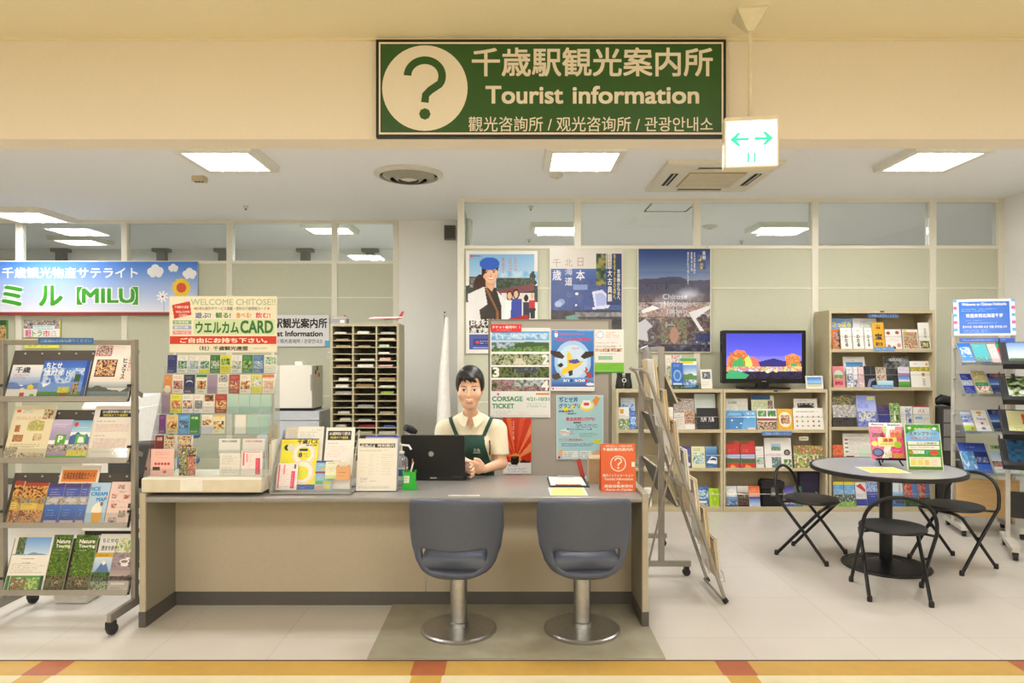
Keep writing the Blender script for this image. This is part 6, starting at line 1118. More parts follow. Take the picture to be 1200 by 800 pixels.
BK(CC, TALLZ[3], 'second ' + LT, [(990, 418, 1016, 'f e8e8e8|r .12 .18 .9 .45 4a9ad8|g .12 .18 .9 .5 3a8ad0 a8d0ec|l .4 .1 .6 .14 60708a 1|n .55 .3 .9 .45 6a4a38,c8a888,4a9ad8 3', 'white brochure with blue sky picture behind', 0), (1038, 417.5, 1068, 'f 3a3a3e|n 0 0 1 .4 2c2c30,5a5a5c,8a8a8a 4|t .22 .06 .72 .16 e8e8e8 HOKKAIDO .03|n .6 .1 1 .6 8a8c90,b8bcc0,5a5a60 3|n 0 .4 .6 1 2a2a2c,505054 4', 'dark grey magazine with white capitals behind', 0),
  (977, 429, 990.7, 'f e0808a|e .5 .38 .38 .2 c8d8c8|r .14 .4 .86 .52 5a8a48|n .14 .4 .86 .55 5a8a48,8ab060 2|n .15 .68 .85 .85 d0585a,5a2a3a 2', 'salmon pink brochure with green oval', 1), (993, 430, 1000.5, cov('e4e4e6', '3a3a60', 'e4e4e6,3a4a7a'), 'white brochure with tiny dark figures', 1), (1001, 430, 1006.5, cov('e8e4e4', '3a3a60', '3a3a70,e8e4e4,30305a', .6, .95), 'narrow white brochure with navy foot', 1), (1007, 430, 1013.5, cov('e8d0d0', '90606a', 'e8d0d0,c89aa0'), 'pale pink brochure', 1), (1014, 429, 1027.5, 'f 1c1c24|n 0 0 1 .6 1c1c24,2c2c34 3|p 8a8ab0 .2 .9 .4 .6 .9 .55 1 .62 .6 .7 .4 1|r .55 0 .65 .4 5a5a68', 'black brochure with violet curve', 1), (1028, 430, 1040, 'f d8d0c0|n .05 .05 .95 .3 7a6a4a,d8d0c0,4a3a28 2|n .1 .35 .9 .95 b83a30,e8e0d0,6a4a30 2|r 0 0 1 .05 c8a040', 'food dish brochure with gold top', 1), (1054, 430, 1067.5, 'f d8d4e0|l .1 .08 .9 .2 9aa0b0 2|g 0 .35 1 .6 4a6ac8 98b0e0|r 0 .3 1 .4 b87a8a|r 0 .7 1 1 4a9a38|g 0 .68 1 1 6ab048 3a8030', 'brochure with blue sky over green field', 1), (1068.5, 423, 1093, 'f ece8e0|r 0 .22 1 .38 d0b030|n 0 .22 1 .38 d0b030,8a8a28,e8d860 3|e .66 .5 .1 .07 e8b020|e .66 .5 .05 .035 5a3a18|e .88 .12 .07 .05 e8b020|l .15 .1 .45 .13 505050 1|v .6 .64 .74 .92 3a6a3a ひまわり', 'white brochure with sunflower band', 1)], 453.5)
stand_px('card', 'small pale blue card at the front of the second shelf of tall bookcase', 'card', 1028.5, 446, 1047, 453.5, BD + .012, 'f a8d4e4|g 0 0 1 1 c8e4ee 88c0dc', R(4), .003, None, PAPER, zb=TALLZ[3] + .0005)
BK(CC, TALLZ[2], 'third ' + LT, [(977, 463, 1005, 'f 5a5248|n 0 0 1 .35 6a5a30,b8a868,3a3a34,8a8a80 4|n 0 .3 1 .7 c8c4bc,8a8a88,e8e4e0,5a5a5a 4|n 0 .68 1 1 1c1c20,4a4440,2a2a2c 4', 'large dark winter street magazine', 1), (1005.5, 463, 1029, 'f 7a8cd8|g 0 0 1 .5 8a98e0 b8c0ec|r .55 .05 .95 .16 d8d880|n .1 .5 .9 .8 d8c850,e8e8e8,8a98d0,5a6ab0 3|n 0 .8 1 1 4a5aa8,8a9ad8 3|n .05 .2 .6 .4 a8b4ec,7a8cd8 2', 'large periwinkle blue magazine', 1), (1030, 475, 1044, 'f 343880|n .1 0 .9 .3 3a2a48,6a4a60,343880 3|l .2 .42 .8 .5 c8c8e8 1|g 0 .5 1 1 343880 4a58b0', 'navy brochure', 1), (1044.5, 472, 1056, 'f 2a3a20|n 0 0 1 .8 2a3a20,6a9a3a,c8e0a0,1c2418 2|p e8ece8 .3 .7 .5 .3 .6 .72|l .2 .86 .8 .95 d8d8d0 2', 'dark green leafy brochure', 1), (1056.5, 476, 1071, 'f dcdcd0|r .4 .1 .9 .5 3a4a90|n .4 .1 .9 .9 3a4a90,e8e8e8,2a3a6a 3|l .08 .1 .34 .8 8a8a80 5', 'cream brochure with navy pictures', 1), (1071.5, 476, 1094, 'f dfe0dc|r 0 0 1 .05 b84a4a|t .3 .14 .7 .3 c84a3a バス .03|l .1 .38 .9 .9 8aa0b0 7|r .1 .5 .5 .6 8ab0d0|r .5 .82 .9 .95 c8705a', 'white timetable brochure with red heading', 1)], 499.8)
BK(CC, TALLZ[1], 'fourth ' + LT, [(977, 521, 989.5, 'f d8502c|n 0 0 1 1 d8502c,e88050,b83a20 4', 'orange red brochure', 1), (990, 508, 1026, 'f e6e2da|l .05 .06 .9 .1 5a5a5a 1|r .06 .16 .16 .2 c84040|r .06 .28 .16 .32 4a8a4a|r .06 .4 .16 .44 4a8a4a|r .06 .52 .16 .56 4a8a4a|l .2 .15 .9 .6 a0a09a 9|r .5 .4 .9 .9 d0dcc8|r .06 .66 .34 .72 7a3a2a|l .06 .76 .45 .95 a0a09a 3', 'wide white list brochure', 1)], 546.5)
yb2 = 'f 6aa8e0|r 0 0 1 .12 e8d830|l .2 .15 .8 .3 e8f0f8 2|n 0 .3 1 .5 6aa8e0,a8d0f0 4|n 0 .5 1 .8 e0e4e8,5a6a5a,3a4a3a,c8ccd0 3|n 0 .8 1 1 6aa040,a8c870 3'
BK(CC, TALLZ[0], 'bottom ' + LT, [(978, 564.5, 990.5, yb2, 'yellow topped blue horse brochure, left one,', 1), (991, 564.5, 1003.5, yb2, 'yellow topped blue horse brochure, right one,', 1), (1004, 565, 1016.7, 'f e4e0e4|p c83a3a .05 .15 .5 .05 .95 .3 .9 .4 .4 .25|r 0 .68 1 .95 3a4a98|l .1 .5 .9 .6 8a8aa0 2', 'white brochure with red swoosh', 1), (1017, 564.5, 1030, 'f 3a4aa0|n 0 0 1 .4 c8d4e8,5a78b8,e8e8f0 3|g 0 .4 1 1 4a5ab0 28387a|l .2 .55 .8 .6 c8d0e8 1', 'deep blue brochure', 1), (1042, 564.5, 1060, 'f d8e4ec|v .72 .1 .84 .4 d05040 北海道|g 0 .4 1 .7 a8d0e8 6aa8d4|r 0 .72 1 1 3a70b0|n 0 .7 1 .85 3a70b0,4a3a38,8ab8e0 3', 'pale blue sea brochure with red letters', 1), (1061, 563, 1077, 'f 5a7ab0|n 0 0 .6 .9 c84a38,a02a28,e8a080,5a7ab0 3|r 0 .7 1 1 3a5a30|n 0 .65 1 1 3a5a30,2a4028,5a7a48 3', 'tomato red and green brochure, left one,', 1), (1077.5, 563, 1093.5, 'f 5a7ab0|n 0 0 .6 .9 c84a38,a02a28,e8a080,5a7ab0 3|r 0 .7 1 1 3a5a30|n 0 .65 1 1 3a5a30,2a4028,5a7a48 3', 'tomato red and green brochure, right one,', 1)], 592.5)
# blue shelf labels
def slab(x0, y0, x1, y1, lb, dd=BD - .0015, bg='4a72ae'):
    sheet('shelf_label', lb, 'label', (x1 - x0) * dd / FPX, (y1 - y0) * dd / FPX, 'f %s|t .04 .2 .96 .8 c0d4f0 ご自由にお持ちください .006' % bg, (sx((x0 + x1) / 2, dd), dd, sz(y1, dd)), 0, 0, .0013, None, (30, 5))
slab(1017, 367, 1053, 372, 'blue label hanging at the top of the tall bookcase', BD + .03); slab(1024, 406.5, 1048, 411, 'blue label on the edge of the top shelf of the tall bookcase', bg='6a9ad0'); slab(1022, 451, 1046, 455, 'blue label on the edge of the second shelf of tall bookcase', bg='6a9ad0')
slab(893, 505.5, 928, 510.5, 'blue label under the top shelf of the low bookcase under television'); slab(771, 462.5, 790, 468, 'blue label at the top of the low bookcase by the pin board', BD + .03)
sheet('price_card', 'small cream card under the top shelf beneath the television', 'card', 11 * BD / FPX, 4.5 * BD / FPX, 'f e4dcc4|l .1 .2 .9 .8 8a7a60 2', (sx(944, BD), BD + .04, sz(516, BD + .04)), 0, 0, .002, None, (14, 6))
# on top of the low bookcases
ZT = bz(456) + .0005
t = thing('binoculars', 'black binoculars on top of the low bookcase beside the pin board', 'binoculars', (sx(731, 6.7), 6.7, ZT))
b = MB()
for s_ in (-1, 1): b.lathe([(.001, 0), (.038, 0), (.042, .01), (.034, .07), (.026, .12), (.028, .15), (.001, .15)], m_blkp, 20, c=(s_ * .042, 0, 0))
b.build('barrels', t, smooth=40)
b = MB(); b.rbox((-.025, -.02, .05), (.025, .02, .11), m_blkp, .01); b.lathe([(.018, .1101), (.018, .13), (.001, .131)], m_gplas, 16); b.build('hinge_bridge', t)
b = MB(); b.lathe([(.014, 0), (.022, 0), (.022, .004), (.014, .004), (.014, 0)], m_wp, 20, cap=False, mat4=Matrix.Translation((0, -.0211, .08)) @ Matrix.Rotation(PI / 2, 4, 'X')); b.build('emblem_ring', t)
t = thing('leaflet_holder', 'clear leaflet holder on top of the low bookcase under the lake poster', 'leaflet holder', (sx(797, 6.6), 6.56, ZT))
b = MB(); w = 23 * 6.6 / FPX; b.box((-w, 0, 0), (w, .14, .004), acr); b.box((-w, 0, .0041), (w, .003, .06), acr); b.box((-w, .13, .0041), (w, .134, .26), acr); b.box((-w, .0031, .0041), (-w + .003, .1299, .05), acr); b.box((w - .003, .0031, .0041), (w, .1299, .05), acr); b.build('holder', t)
for x0, y0, x1, sp, lb, dy in [(781, 416, 788, cov('e0d8c8', '505050', '8a7a5a,d8d0c0,5a8a6a'), 'cream leaflet at the left of the clear holder on low bookcase', .06), (787, 416, 799, cov('e4e0da', '606060', 'c84a4a,e8e4e0,8a8a8a', .0, .4), 'white leaflet at the back of the clear holder on low bookcase', .08), (787.5, 425, 801, 'f 2f66b8|l .2 .06 .9 .16 d8e4f4 2|e .5 .5 .34 .22 8ab8e8|e .5 .5 .24 .16 3f78c4|r .1 .8 .9 .9 d8e8f4', 'blue leaflet with a pale ring in the clear holder', .04), (798, 420, 817, 'f dfe4ea|r 0 0 1 .1 48a848|r .1 .1 .8 .18 e8d830|g 0 .22 1 .5 6a9ad8 c8d8ec|m .5 .72 5a8a48 .08|r 0 .72 1 1 8aa8c8|n 0 .72 1 1 e0e4e8,8aa8c8,4a6a9a 3', 'white and green landscape leaflet in the clear holder', .07)]:
    stand_px('leaflet', lb, 'leaflet', x0, y0, x1, 453, 6.56 + dy, sp, R(7), .004, None, PAPER, zb=ZT + .0045, res=1.9)
sheet('holder_strip', 'dark green strip at the foot of the clear leaflet holder', 'label', 34 * 6.5 / FPX, 5 * 6.5 / FPX, 'f 2c4a38|l .05 .2 .95 .8 b8c8b8 1|r .5 0 .9 .5 4a8ad0', (sx(802, 6.55), 6.552, ZT), 0, 0, .002, None, (36, 6))
stand_px('photo_card', 'white photo card standing right of the clear leaflet holder', 'card', 822, 433, 835, 453, 6.6, 'f e4e0d6|r .12 .12 .88 .5 8a98a0|n .12 .12 .88 .5 8a98a0,3a3a3c,c8d0d4 3|l .15 .6 .85 .9 a0988a 4', R(12), .01, None, PAPER, zb=ZT, res=2)
stand_px('photo_card', 'sea and sand photo card at the right of the television', 'card', 945, 440.5, 965, 455.5, 6.55, 'f e8e6e0|g .08 .1 .92 .55 3a7ad0 a8d0ec|g .08 .55 .92 .7 5aa0d8 8ac0e0|r .08 .68 .92 .88 d8c890', R(10), .012, None, PAPER, zb=ZT, res=2)

# ================================================================== ON THE ROUND TABLE
TT = TZ + .0012
t = thing('magazine_stand', 'small black easel holding a pink magazine on the round table', 'easel', (sx(1041, 4.92), 4.91, TT), R(-6))
b = MB(); b.rbox((-.1, -.036, .0395), (.1, -.005, .045), m_blkp, .004, axis='x'); b.box((-.1, -.036, .0451), (.1, -.032, .055), m_blkp); b.build('ledge', t)
for s_ in (-1, 1):
    b = MB(); b.tube([(s_ * .075, -.045, .006), (s_ * .07, -.004, .033), (s_ * .04, .075, .2)], .006, m_blkp, 8); b.build('front_leg', t)
b = MB(); b.tube([(0, .04, .16), (0, .11, .006)], .006, m_blkp, 8); b.build('rear_leg', t)
stand_px('magazine', 'bright pink magazine on the black easel of the round table', 'magazine', 1023, 495.5, 1060, 535, 4.885, 'f e84a78|r 0 0 1 .1 f0eae6|t .08 .02 .46 .09 1c1c1c Beauty .02|t .56 .02 .95 .09 1c1c1c Station .02|n .02 .12 .98 .98 e84a78,f06a90,d83a68 5|p f4ecf0 .52 .1 .8 .1 .5 1 .3 1 .46 .5|p a8d050 .4 .1 .55 .16 .5 .32 .42 .3|n .62 .2 .95 .42 f0b040,e84a78,d8d030 3|t .06 .28 .42 .4 201c20 SPRING .03|r .24 .4 .8 .66 f0e890|t .38 .43 .7 .53 e03a30 温泉 .03|l .28 .56 .76 .62 2a2a28 1|e .82 .6 .12 .09 b8d848|e .12 .58 .1 .07 e8d860|e .2 .82 .18 .12 28305a|e .2 .82 .13 .08 5a6a9a|l .56 .72 .96 .78 f8e8f0 1|r .66 .84 .95 .97 e8a050|n .4 .78 .62 .95 f4ecf0,d8e0a0,e8b0c0 2', R(14), .006, None, GLOSSY, zb=TT + .0455, yaw=R(-6), res=2.2)
t = thing('menu_stand', 'green bordered flyer in a clear stand on the round table', 'flyer stand', (sx(1085, 4.68), 4.68, TT), R(-4))
w = 19.4 * 4.68 / FPX; h = .31
b = MB(); b.box((-w - .006, 0, 0), (w + .006, .004, h + .008), M('white_board_edge', 'e6e2d6', .5), mat4=Matrix.Rotation(-R(10), 4, 'X')); b.build('backing', t)
b = MB(); b.box((-.05, .0, .0), (.05, .004, .2), acr, mat4=Matrix.Translation((0, .1, 0)) @ Matrix.Rotation(R(17), 4, 'X')); b.build('strut', t)
sheet('printed_flyer', '', '', 2 * w, h, 'f 3f9a3a|n 0 0 1 1 3f9a3a,58b048,3a8a34 4|e .25 .3 .3 .14 7ab8e8|e .7 .26 .32 .16 7ab8e8|e .5 .2 .3 .12 98ccf0|e .12 .08 .05 .03 f4f4f0|e .85 .09 .06 .03 f4f4f0|t .25 .07 .75 .13 e8d860 ちとせの .02|t .1 .16 .92 .24 6a5a38 スタンプラリー .02|t .12 .265 .88 .33 e05a5a スタンプラリー .02|r .04 .38 .96 .45 f0ece0|r .04 .47 .96 .55 f0ece0|t .3 .395 .88 .435 2a2a2a ちとせ開催中 .01|l .1 .49 .9 .53 4a4a48 1|r .14 .57 .5 .65 f0ece0|l .18 .6 .46 .62 606060 1|e .58 .62 .04 .03 5aa0d8|e .78 .62 .13 .05 e04a4a|r .04 .72 .96 .93 f0e4c8|r .08 .78 .24 .9 e8d870|r .28 .78 .44 .9 e8d870|r .48 .78 .62 .9 e8c870|l .08 .74 .6 .77 c05a4a 1|l .68 .76 .92 .9 b8a8a0 3|r 0 .95 1 1 4a7a30|e .12 .62 .06 .04 d87a3a', (0, -.0012, .004), R(10), 0, .0008, None, (70, 96), GLOSSY, parent=t)
flat_sheet('yellow_notice', 'yellow notice with white border lying on the round table', 'sheet', sx(1008, 4.72), sx(1053, 4.72), 4.57, 4.82, 'f ece8dc|r .04 .06 .96 .94 dcd97c|l .1 .15 .9 .3 8a8a50 2|l .1 .4 .9 .9 c8c660 5', TT, .001, R(-3))

# ================================================================== THE SLANTED WIRE RACK AND THE STAND BEHIND IT (both face the right)
t = thing('newspaper_rack', 'slanted wire leaflet rack seen edge-on right of the counter', 'rack', (0, 0, 0))
YA, YB = 4.09, 4.47; bot, top = (1.285, 0.0), (.80, 1.42)
t.location = (1.05, 4.28, 0)
def RP(s_, y, off=0.0): # a place on the slanted plane, s_=0 foot .. 1 top; off = away from it towards the right
    dx, dz = top[0] - bot[0], top[1] - bot[1]; ln = math.hypot(dx, dz); nx_, nz_ = dz / ln, -dx / ln
    return (bot[0] + dx * s_ + nx_ * off - 1.05, y - 4.28, bot[1] + dz * s_ + nz_ * off)
for y in (YA, YB):
    b = MB(); b.tube([RP(.012, y), RP(.5, y), RP(.97, y), (RP(1, y)[0] - .03, y - 4.28, RP(1, y)[2] - .01)], .011, m_al, 10); b.build('side_rail', t, smooth=40)
    b = MB(); p = RP(.012, y); b.tube([(p[0] + .006, p[1], .012), (p[0] - .012, p[1], .034)], .017, m_blkp, 12); b.build('rubber_foot', t, smooth=40)
b = MB()
for s_ in (.02, .5, .99): b.tube([RP(s_, YA, -.013), RP(s_, YB, -.013)], .007, m_al, 8)
b.build('cross_bars', t)
for k, y in enumerate((YA + .03, YB - .03)):
    b = MB(); p = RP(.62, y, -.012); q2 = RP(.05, y, -.01); b.tube([p, (p[0] - .2, p[1], .02)], .006, m_al, 8); b.build('prop_leg', t)
b = MB(); pA = RP(.62, YA + .03, -.012); b.tube([(pA[0] - .195, YA + .03 - 4.28, .03), (pA[0] - .195, YB - .03 - 4.28, .03)], .005, m_al, 8); b.tube([(pA[0] - .19, YA - 4.25, .04), RP(.5, YB - .03, -.022)], .004, m_al, 8); b.build('prop_bars', t)
PK = [.93, .80, .67, .545, .42, .30, .17]
CL = ['white', 'cream', 'tan', 'grey', 'tan', 'cream', 'tan']
for i, s_ in enumerate(PK):
    b = MB()
    for y in (YA + .012, (YA + YB) / 2, YB - .012): b.tube([RP(s_ - .02, y, -.004), RP(s_ - .08, y, -.006), RP(s_ - .086, y, .036), RP(s_ - .05, y, .043)], .0028, m_wire, 6)
    b.tube([RP(s_ - .05, YA + .012, .043), RP(s_ - .05, YB - .012, .043)], .0028, m_wire, 6); b.build('wire_pocket', t)
    n = 2
    for j in range(n):
        y0 = YA + .02 + j * .172; y1 = y0 + .165
        for k in range(2):
            a = RP(s_ - .072, y0, .011 + .013 * k); c2 = RP(s_ + .085, y0, .066 + .013 * k); th = .010
            cc = [('c84a3a', 'e8d8a8'), ('3a6ab0', 'e8e4d8'), ('5a8a4a', 'e0d8b0'), ('b07a3a', 'efe8d0')][(i * 2 + j + k) % 4]; b = MB()
            bx_, bz__ = c2[0] - a[0], c2[2] - a[2]; ln = math.hypot(bx_, bz__); ux, uz = bx_ / ln, bz__ / ln; nx_, nz_ = -uz * -1, -ux
            nx_, nz_ = uz, -ux
            w_ = y1 - y0
            mt = Matrix(((0, -nx_, ux, a[0] + 1.05), (1, 0, 0, y0 + w_ / 2), (0, -nz_, uz, a[2]), (0, 0, 0, 1)))
            b.box((-w_ / 2, 0, 0), (w_ / 2, th, ln), PAPER, hl(['e6e0d2', 'd8c8a4', 'cbb48c', 'd2cec4'][(i + 2 * j + k) % 4])); b.art(Art(16, 22, cov(cc[0], 'f0ece0', cc[1] + ',8a7a5a,' + cc[0]), i * 9 + j * 3 + k), w_, ln, PAPER, y=-.0005)
            o = b.build('booklet'); o.matrix_world = mt
            tag(o, '%s booklet in the %s pocket down of the slanted wire rack, %s side' % (('front', 'rear')[1 - k], ORD[i], ('near', 'far')[j]), 'booklet', 'booklets in the slanted wire rack')
# wheeled stand behind it
t = thing('brochure_stand', 'wheeled grey brochure stand seen edge-on behind the slanted wire rack', 'brochure stand', (1.01, 4.98, 0)); zt = sz(406, 4.62)
for s_, yy in ((-1, -.36), (1, .36)):
    b = MB(); b.rbox((-.02, yy - .013, .1), (.02, yy + .013, zt), m_al, .004); b.build('post', t)
    b = MB(); b.rbox((-.16, yy - .012, .065), (.2, yy + .012, .0999), m_al, .004); b.build('foot_bar', t)
    for xx in (-.13, .17):
        b = MB(); b.lathe([(.001, -.012), (.026, -.012), (.026, .012), (.001, .012)], m_blkp, 16, mat4=Matrix.Translation((xx, yy, .0265)) @ Matrix.Rotation(PI / 2, 4, 'X')); b.box((xx - .016, yy - .016, .03), (xx + .016, yy + .016, .0649), m_blkp); b.build('castor', t)
b = MB(); b.rbox((-.012, -.346, zt - .03), (.012, .346, zt), m_al, .004, axis='y'); b.build('top_bar', t)
for i, z in enumerate((1.17, .82, .47)):
    q = Matrix.Translation((.13, 0, z)) @ Matrix.Rotation(R(90), 4, 'Z') @ Matrix.Rotation(-R(24), 4, 'X'); b = MB()
    b.box((-.34, .02, 0), (.34, .026, .27), m_peg, mat4=q); b.build('tray_back', t); b = MB(); b.box((-.34, -.012, -.006), (.34, .0199, 0), m_al, mat4=q); b.build('tray_floor', t); b = MB(); b.box((-.34, -.016, -.006), (.34, -.0121, .02), m_al, mat4=q); b.build('tray_lip', t)
    for j in range(3):
        o = MB(); w_ = .19; o.box((-w_ / 2, 0, 0), (w_ / 2, .014, .26), PAPER, hl('d8c8a8')); o.art(Art(20, 30, cov(['a07a4a', '4a7ab0', 'c8b890'][j], 'f0e8d8', [LAND, FOOD, GREEN][(i + j) % 3])), w_, .26, PAPER, y=-.0005); ob = o.build('brochure')
        ob.matrix_world = Matrix.Translation((1.01, 4.98, 0)) @ q @ Matrix.Translation((-.23 + .23 * j, .004, .001)); tag(ob, '%s brochure on the %s tray of the edge-on grey stand' % (('nearest', 'middle', 'farthest')[j], ORD[i]), 'brochure', 'brochures on the edge-on stand')
b = MB(); b.tube([(.0, -.37, zt - .33), (-.005, -.37, zt - .1), (-.03, -.37, zt + .0), (-.06, -.372, zt - .02)], [.03, .032, .02, .012], m_gplas, 10)
tag(b.build('umbrella', loc=(.93, 4.98, .0), smooth=50), 'folded grey umbrella hooked at the top of the edge-on stand', 'umbrella')

# ================================================================== STANDS AT THE RIGHT
AY = 5.75; ax0, ax1 = sx(1122, AY), sx(1186, AY); AX = (ax0 + ax1) / 2; AW = (ax1 - ax0) / 2; YAW = R(-16)
t = thing('brochure_stand', 'clear trayed brochure stand with blue welcome sign near the right wall', 'brochure stand', (AX, AY, 0), YAW)
m_pale = M('pale_grey_post', 'c8c4ba', .45); m_wood = M('pale_wood_panel', 'd0ab74', .5, noise=.08, scale=6, stretch=(1, 1, 12))
ztop = sz(352, AY)
for s_ in (-1, 1):
    b = MB(); b.rbox((s_ * AW * .96 - .014, .03, .05), (s_ * AW * .96 + .014, .06, ztop - .1), m_pale, .004); b.build('post', t)
b = MB(); b.box((-AW * .93, .04, .9), (AW * .93, .05, 1.55), M('pale_back_sheet', 'd8d4cc', .5)); b.build('back_sheet', t)
b = MB(); b.rbox((-AW, -.06, sz(604, AY) - .0), (AW, -.04, sz(560, AY) + .0), m_wood, .004, axis='y'); b.box((-AW, -.0399, sz(604, AY)), (AW, .2, sz(600, AY)), m_wood); b.build('wood_panel', t)
for s_ in (-1, 1):
    b = MB(); b.rbox((s_ * AW * .9 - .03, -.2, .05), (s_ * AW * .9 + .03, .25, .0849), m_pale, .008); b.build('foot', t)
    for yy in (-.17, .22):
        b = MB(); b.lathe([(.001, -.012), (.024, -.012), (.024, .012), (.001, .012)], m_blkp, 16, mat4=Matrix.Translation((s_ * AW * .9, yy, .0245)) @ Matrix.Rotation(PI / 2, 4, 'Y')); b.box((s_ * AW * .9 - .014, yy - .014, .028), (s_ * AW * .9 + .014, yy + .014, .0499), m_blkp); b.build('castor', t)
def ALOC(u, y, z): return Vector((AX, AY, 0)) + Matrix.Rotation(YAW, 3, 'Z') @ Vector((u, y, z))
TR = [426, 463, 507, 556]; TANG = R(44)
for i, py in enumerate(TR):
    z = sz(py, AY - .2); ln = .24 if i < 3 else .31
    q = Matrix.Translation((0, -.2, z)) @ Matrix.Rotation(-TANG, 4, 'X')
    b = MB(); b.box((-AW, .012, 0), (AW, .016, ln), acr, mat4=q); b.build('tray', t)
    b = MB(); b.box((-AW, -.02, -.004), (AW, .016, -.0001), acr, mat4=q); b.box((-AW, -.024, -.004), (AW, -.0201, .03), acr, mat4=q); b.build('tray_lip', t)
    b = MB()
    for s_ in (-1, 1): b.tube([(s_ * AW * .96, -.2 + .034 + math.sin(TANG) * ln * .8, z + math.cos(TANG) * ln * .75), (s_ * AW * .96, .029, z + math.cos(TANG) * ln * .7)], .006, m_wire, 6)
    b.build('bracket', t)
ITEMS = [[(1107, 1123, 'g 0 0 1 1 2a6ac8 5a9ae0|n .1 .2 .9 .7 5a9ae0,e8f0f8,3a7ad0 4|r 0 .9 1 1 c8dcf0', 'blue and white cloud leaflet', 1), (1124, 1142, 'f 58b4bc|l .15 .06 .85 .16 d8f0f0 1|n 0 .72 1 .95 8ac0b8,4a7a78,e0e8e4 3|r .3 .92 .9 1 4a78c8', 'teal leaflet', .95), (1142.5, 1153, 'f ecc4c4|l .1 .1 .9 .3 b88a90 2|r .5 .45 .9 .7 e8e0e0|l .1 .75 .8 .9 a08a90 2', 'pale pink leaflet', .95), (1153.5, 1172, 'f 2a9a58|r 0 .32 1 .72 d0342c|r .15 .38 .85 .66 e8dcb8|l .3 .46 .7 .58 8a5a3a 2|l .4 .08 .9 .2 c8ecd0 1|l .2 .84 .7 .92 c8ecd0 1', 'green leaflet with a red and cream square', 1.12)],
 [(1110, 1124, 'f 2c3a90|r 0 .35 1 .55 8a98a8|n 0 .32 1 .58 8a98a8,c8ccd0 3|l .15 .08 .85 .25 c8d0f0 2|l .2 .68 .8 .85 c8d0f0 2', 'navy banded leaflet', 1), (1125, 1142, 'f b8ac78|n 0 0 1 .45 c8bc88,a89868,d8d0a8 3|r .05 .5 .95 .68 3a8a5a|n .05 .66 .95 .9 d8a8a0,e8e0d8,8a4a4a 3|l .2 .52 .8 .62 e8f0e0 1', 'khaki leaflet with green and pink', 1.15), (1143, 1177, 'f 283468|n .1 .02 .9 .2 2a2a48,6a5a50,c87a5a,283468 3|g 0 .2 1 .5 30407a 5a78a8|m .42 .55 8aa4c8 .08|g 0 .55 1 1 3a4a80 141c34|r .1 .94 .9 .97 8a98b8', 'large dark blue mountain lake brochure', 1.02)],
 [(1110, 1123, 'f e0e0d8|g 0 0 1 .4 d8dce0 4a5a98|n 0 .25 1 .55 3a4a88,8a98c8,e0e4f0 3|r 0 .7 1 1 a8c848|e .75 .86 .15 .07 d83a3a', 'white leaflet with a lime green foot', .9), (1124, 1142, 'f ece8e4|e .5 .12 .2 .06 e0a040|t .2 .36 .85 .46 3a88c0 Chitose .02|e .5 .24 .12 .03 8ac060|e .5 .62 .1 .06 d8405a|e .5 .86 .14 .06 4a58a0', 'white leaflet with blue italic lettering', 1), (1144, 1178, 'f 203070|n .15 .04 .85 .2 2a2a50,8a7a60,203070 3|g 0 .2 1 .5 2a48a0 5a88c0|m .45 .56 a8c0d8 .08|g 0 .56 1 1 3a5888 0c142c', 'large deep blue lake brochure', 1.05)],
 [(1110, 1144, 'f 3050a8|g 0 0 1 .3 28388a 4a68c0|n 0 .3 .5 .9 8ac0e8,4a88c8,e0ecf4 4|r .5 .3 .98 .7 283878|n .5 .48 .95 .66 a8b0d0,283878,d8dcec 3|g .5 .7 1 1 3a6ad0 2a58b8|l .3 .1 .8 .18 c8d4f0 1', 'large blue aviation brochure', 1.02), (1146, 1180, 'f d0dcb8|r .1 .05 .6 .2 b8c898|t .14 .07 .56 .17 3a4a30 千歳空港 .02|r 0 .24 .85 .95 e0e4ec|g 0 .24 .85 .55 a8c4e4 d8e4f0|p 3a3a40 .3 .36 .5 .32 .62 .36 .45 .4|n 0 .58 .85 .78 5a5048,a8a0a0,c86a4a 3|l .1 .84 .75 .92 7a8aa8 1', 'pale green airport brochure', 1.02)]]
for i, row in enumerate(ITEMS):
    z = sz(TR[i], AY - .2); ln = .225 if i < 3 else .3
    for x0, x1, sp, lk, hh in row:
        u0 = -AW + (x0 - 1106) / (1182 - 1106) * 2 * AW; u1 = -AW + (x1 - 1106) / (1182 - 1106) * 2 * AW
        p = ALOC((u0 + u1) / 2, -.2, z) + Vector((0, 0, .003))
        sheet('brochure', '%s in %s clear tray under blue welcome sign' % (lk, ORD[i]), 'brochure', u1 - u0 - .004, ln * hh, sp, p, TANG, YAW, .007, None, ((x1 - x0) * 1.7, 44), GLOSSY)
d = AY; w = 2 * AW * .98; h = .31
sheet('welcome_sign', 'blue welcome sign', '', w, h, 'f e6e2e6|' + '|'.join('r %g %.3f %g %.3f %s' % (u, v / 10, u + .055, v / 10 + .09, c) for u in (0, .945) for v, c in zip(range(0, 10), ['58a8e0', 'e8e4e8', 'e058a0', 'e8e4e8'] * 3)) + '|r .07 .03 .93 .97 e4e4ec|r .085 .06 .915 .95 2f6fd0|t .14 .1 .87 .18 f0f0f8 Welcome_to_Chitose_Hokkaido .02|l .14 .25 .85 .29 a8c8f0 1|l .14 .31 .7 .34 a8c8f0 1|t .2 .4 .8 .51 f0f0f8 欢迎来到北海道千岁 .02|l .2 .58 .6 .61 a8c8f0 1|l .2 .65 .75 .68 a8c8f0 1|t .14 .73 .86 .8 f0f0f8 홋카이도_치토세에_오신_것을_환영합니다 .01|l .16 .84 .8 .88 a8c8f0 1|l .16 .9 .7 .93 a8c8f0 1', (0, -.005, sz(393, AY)), R(6), 0, .006, None, (70, 60), GLOSSY, parent=t)
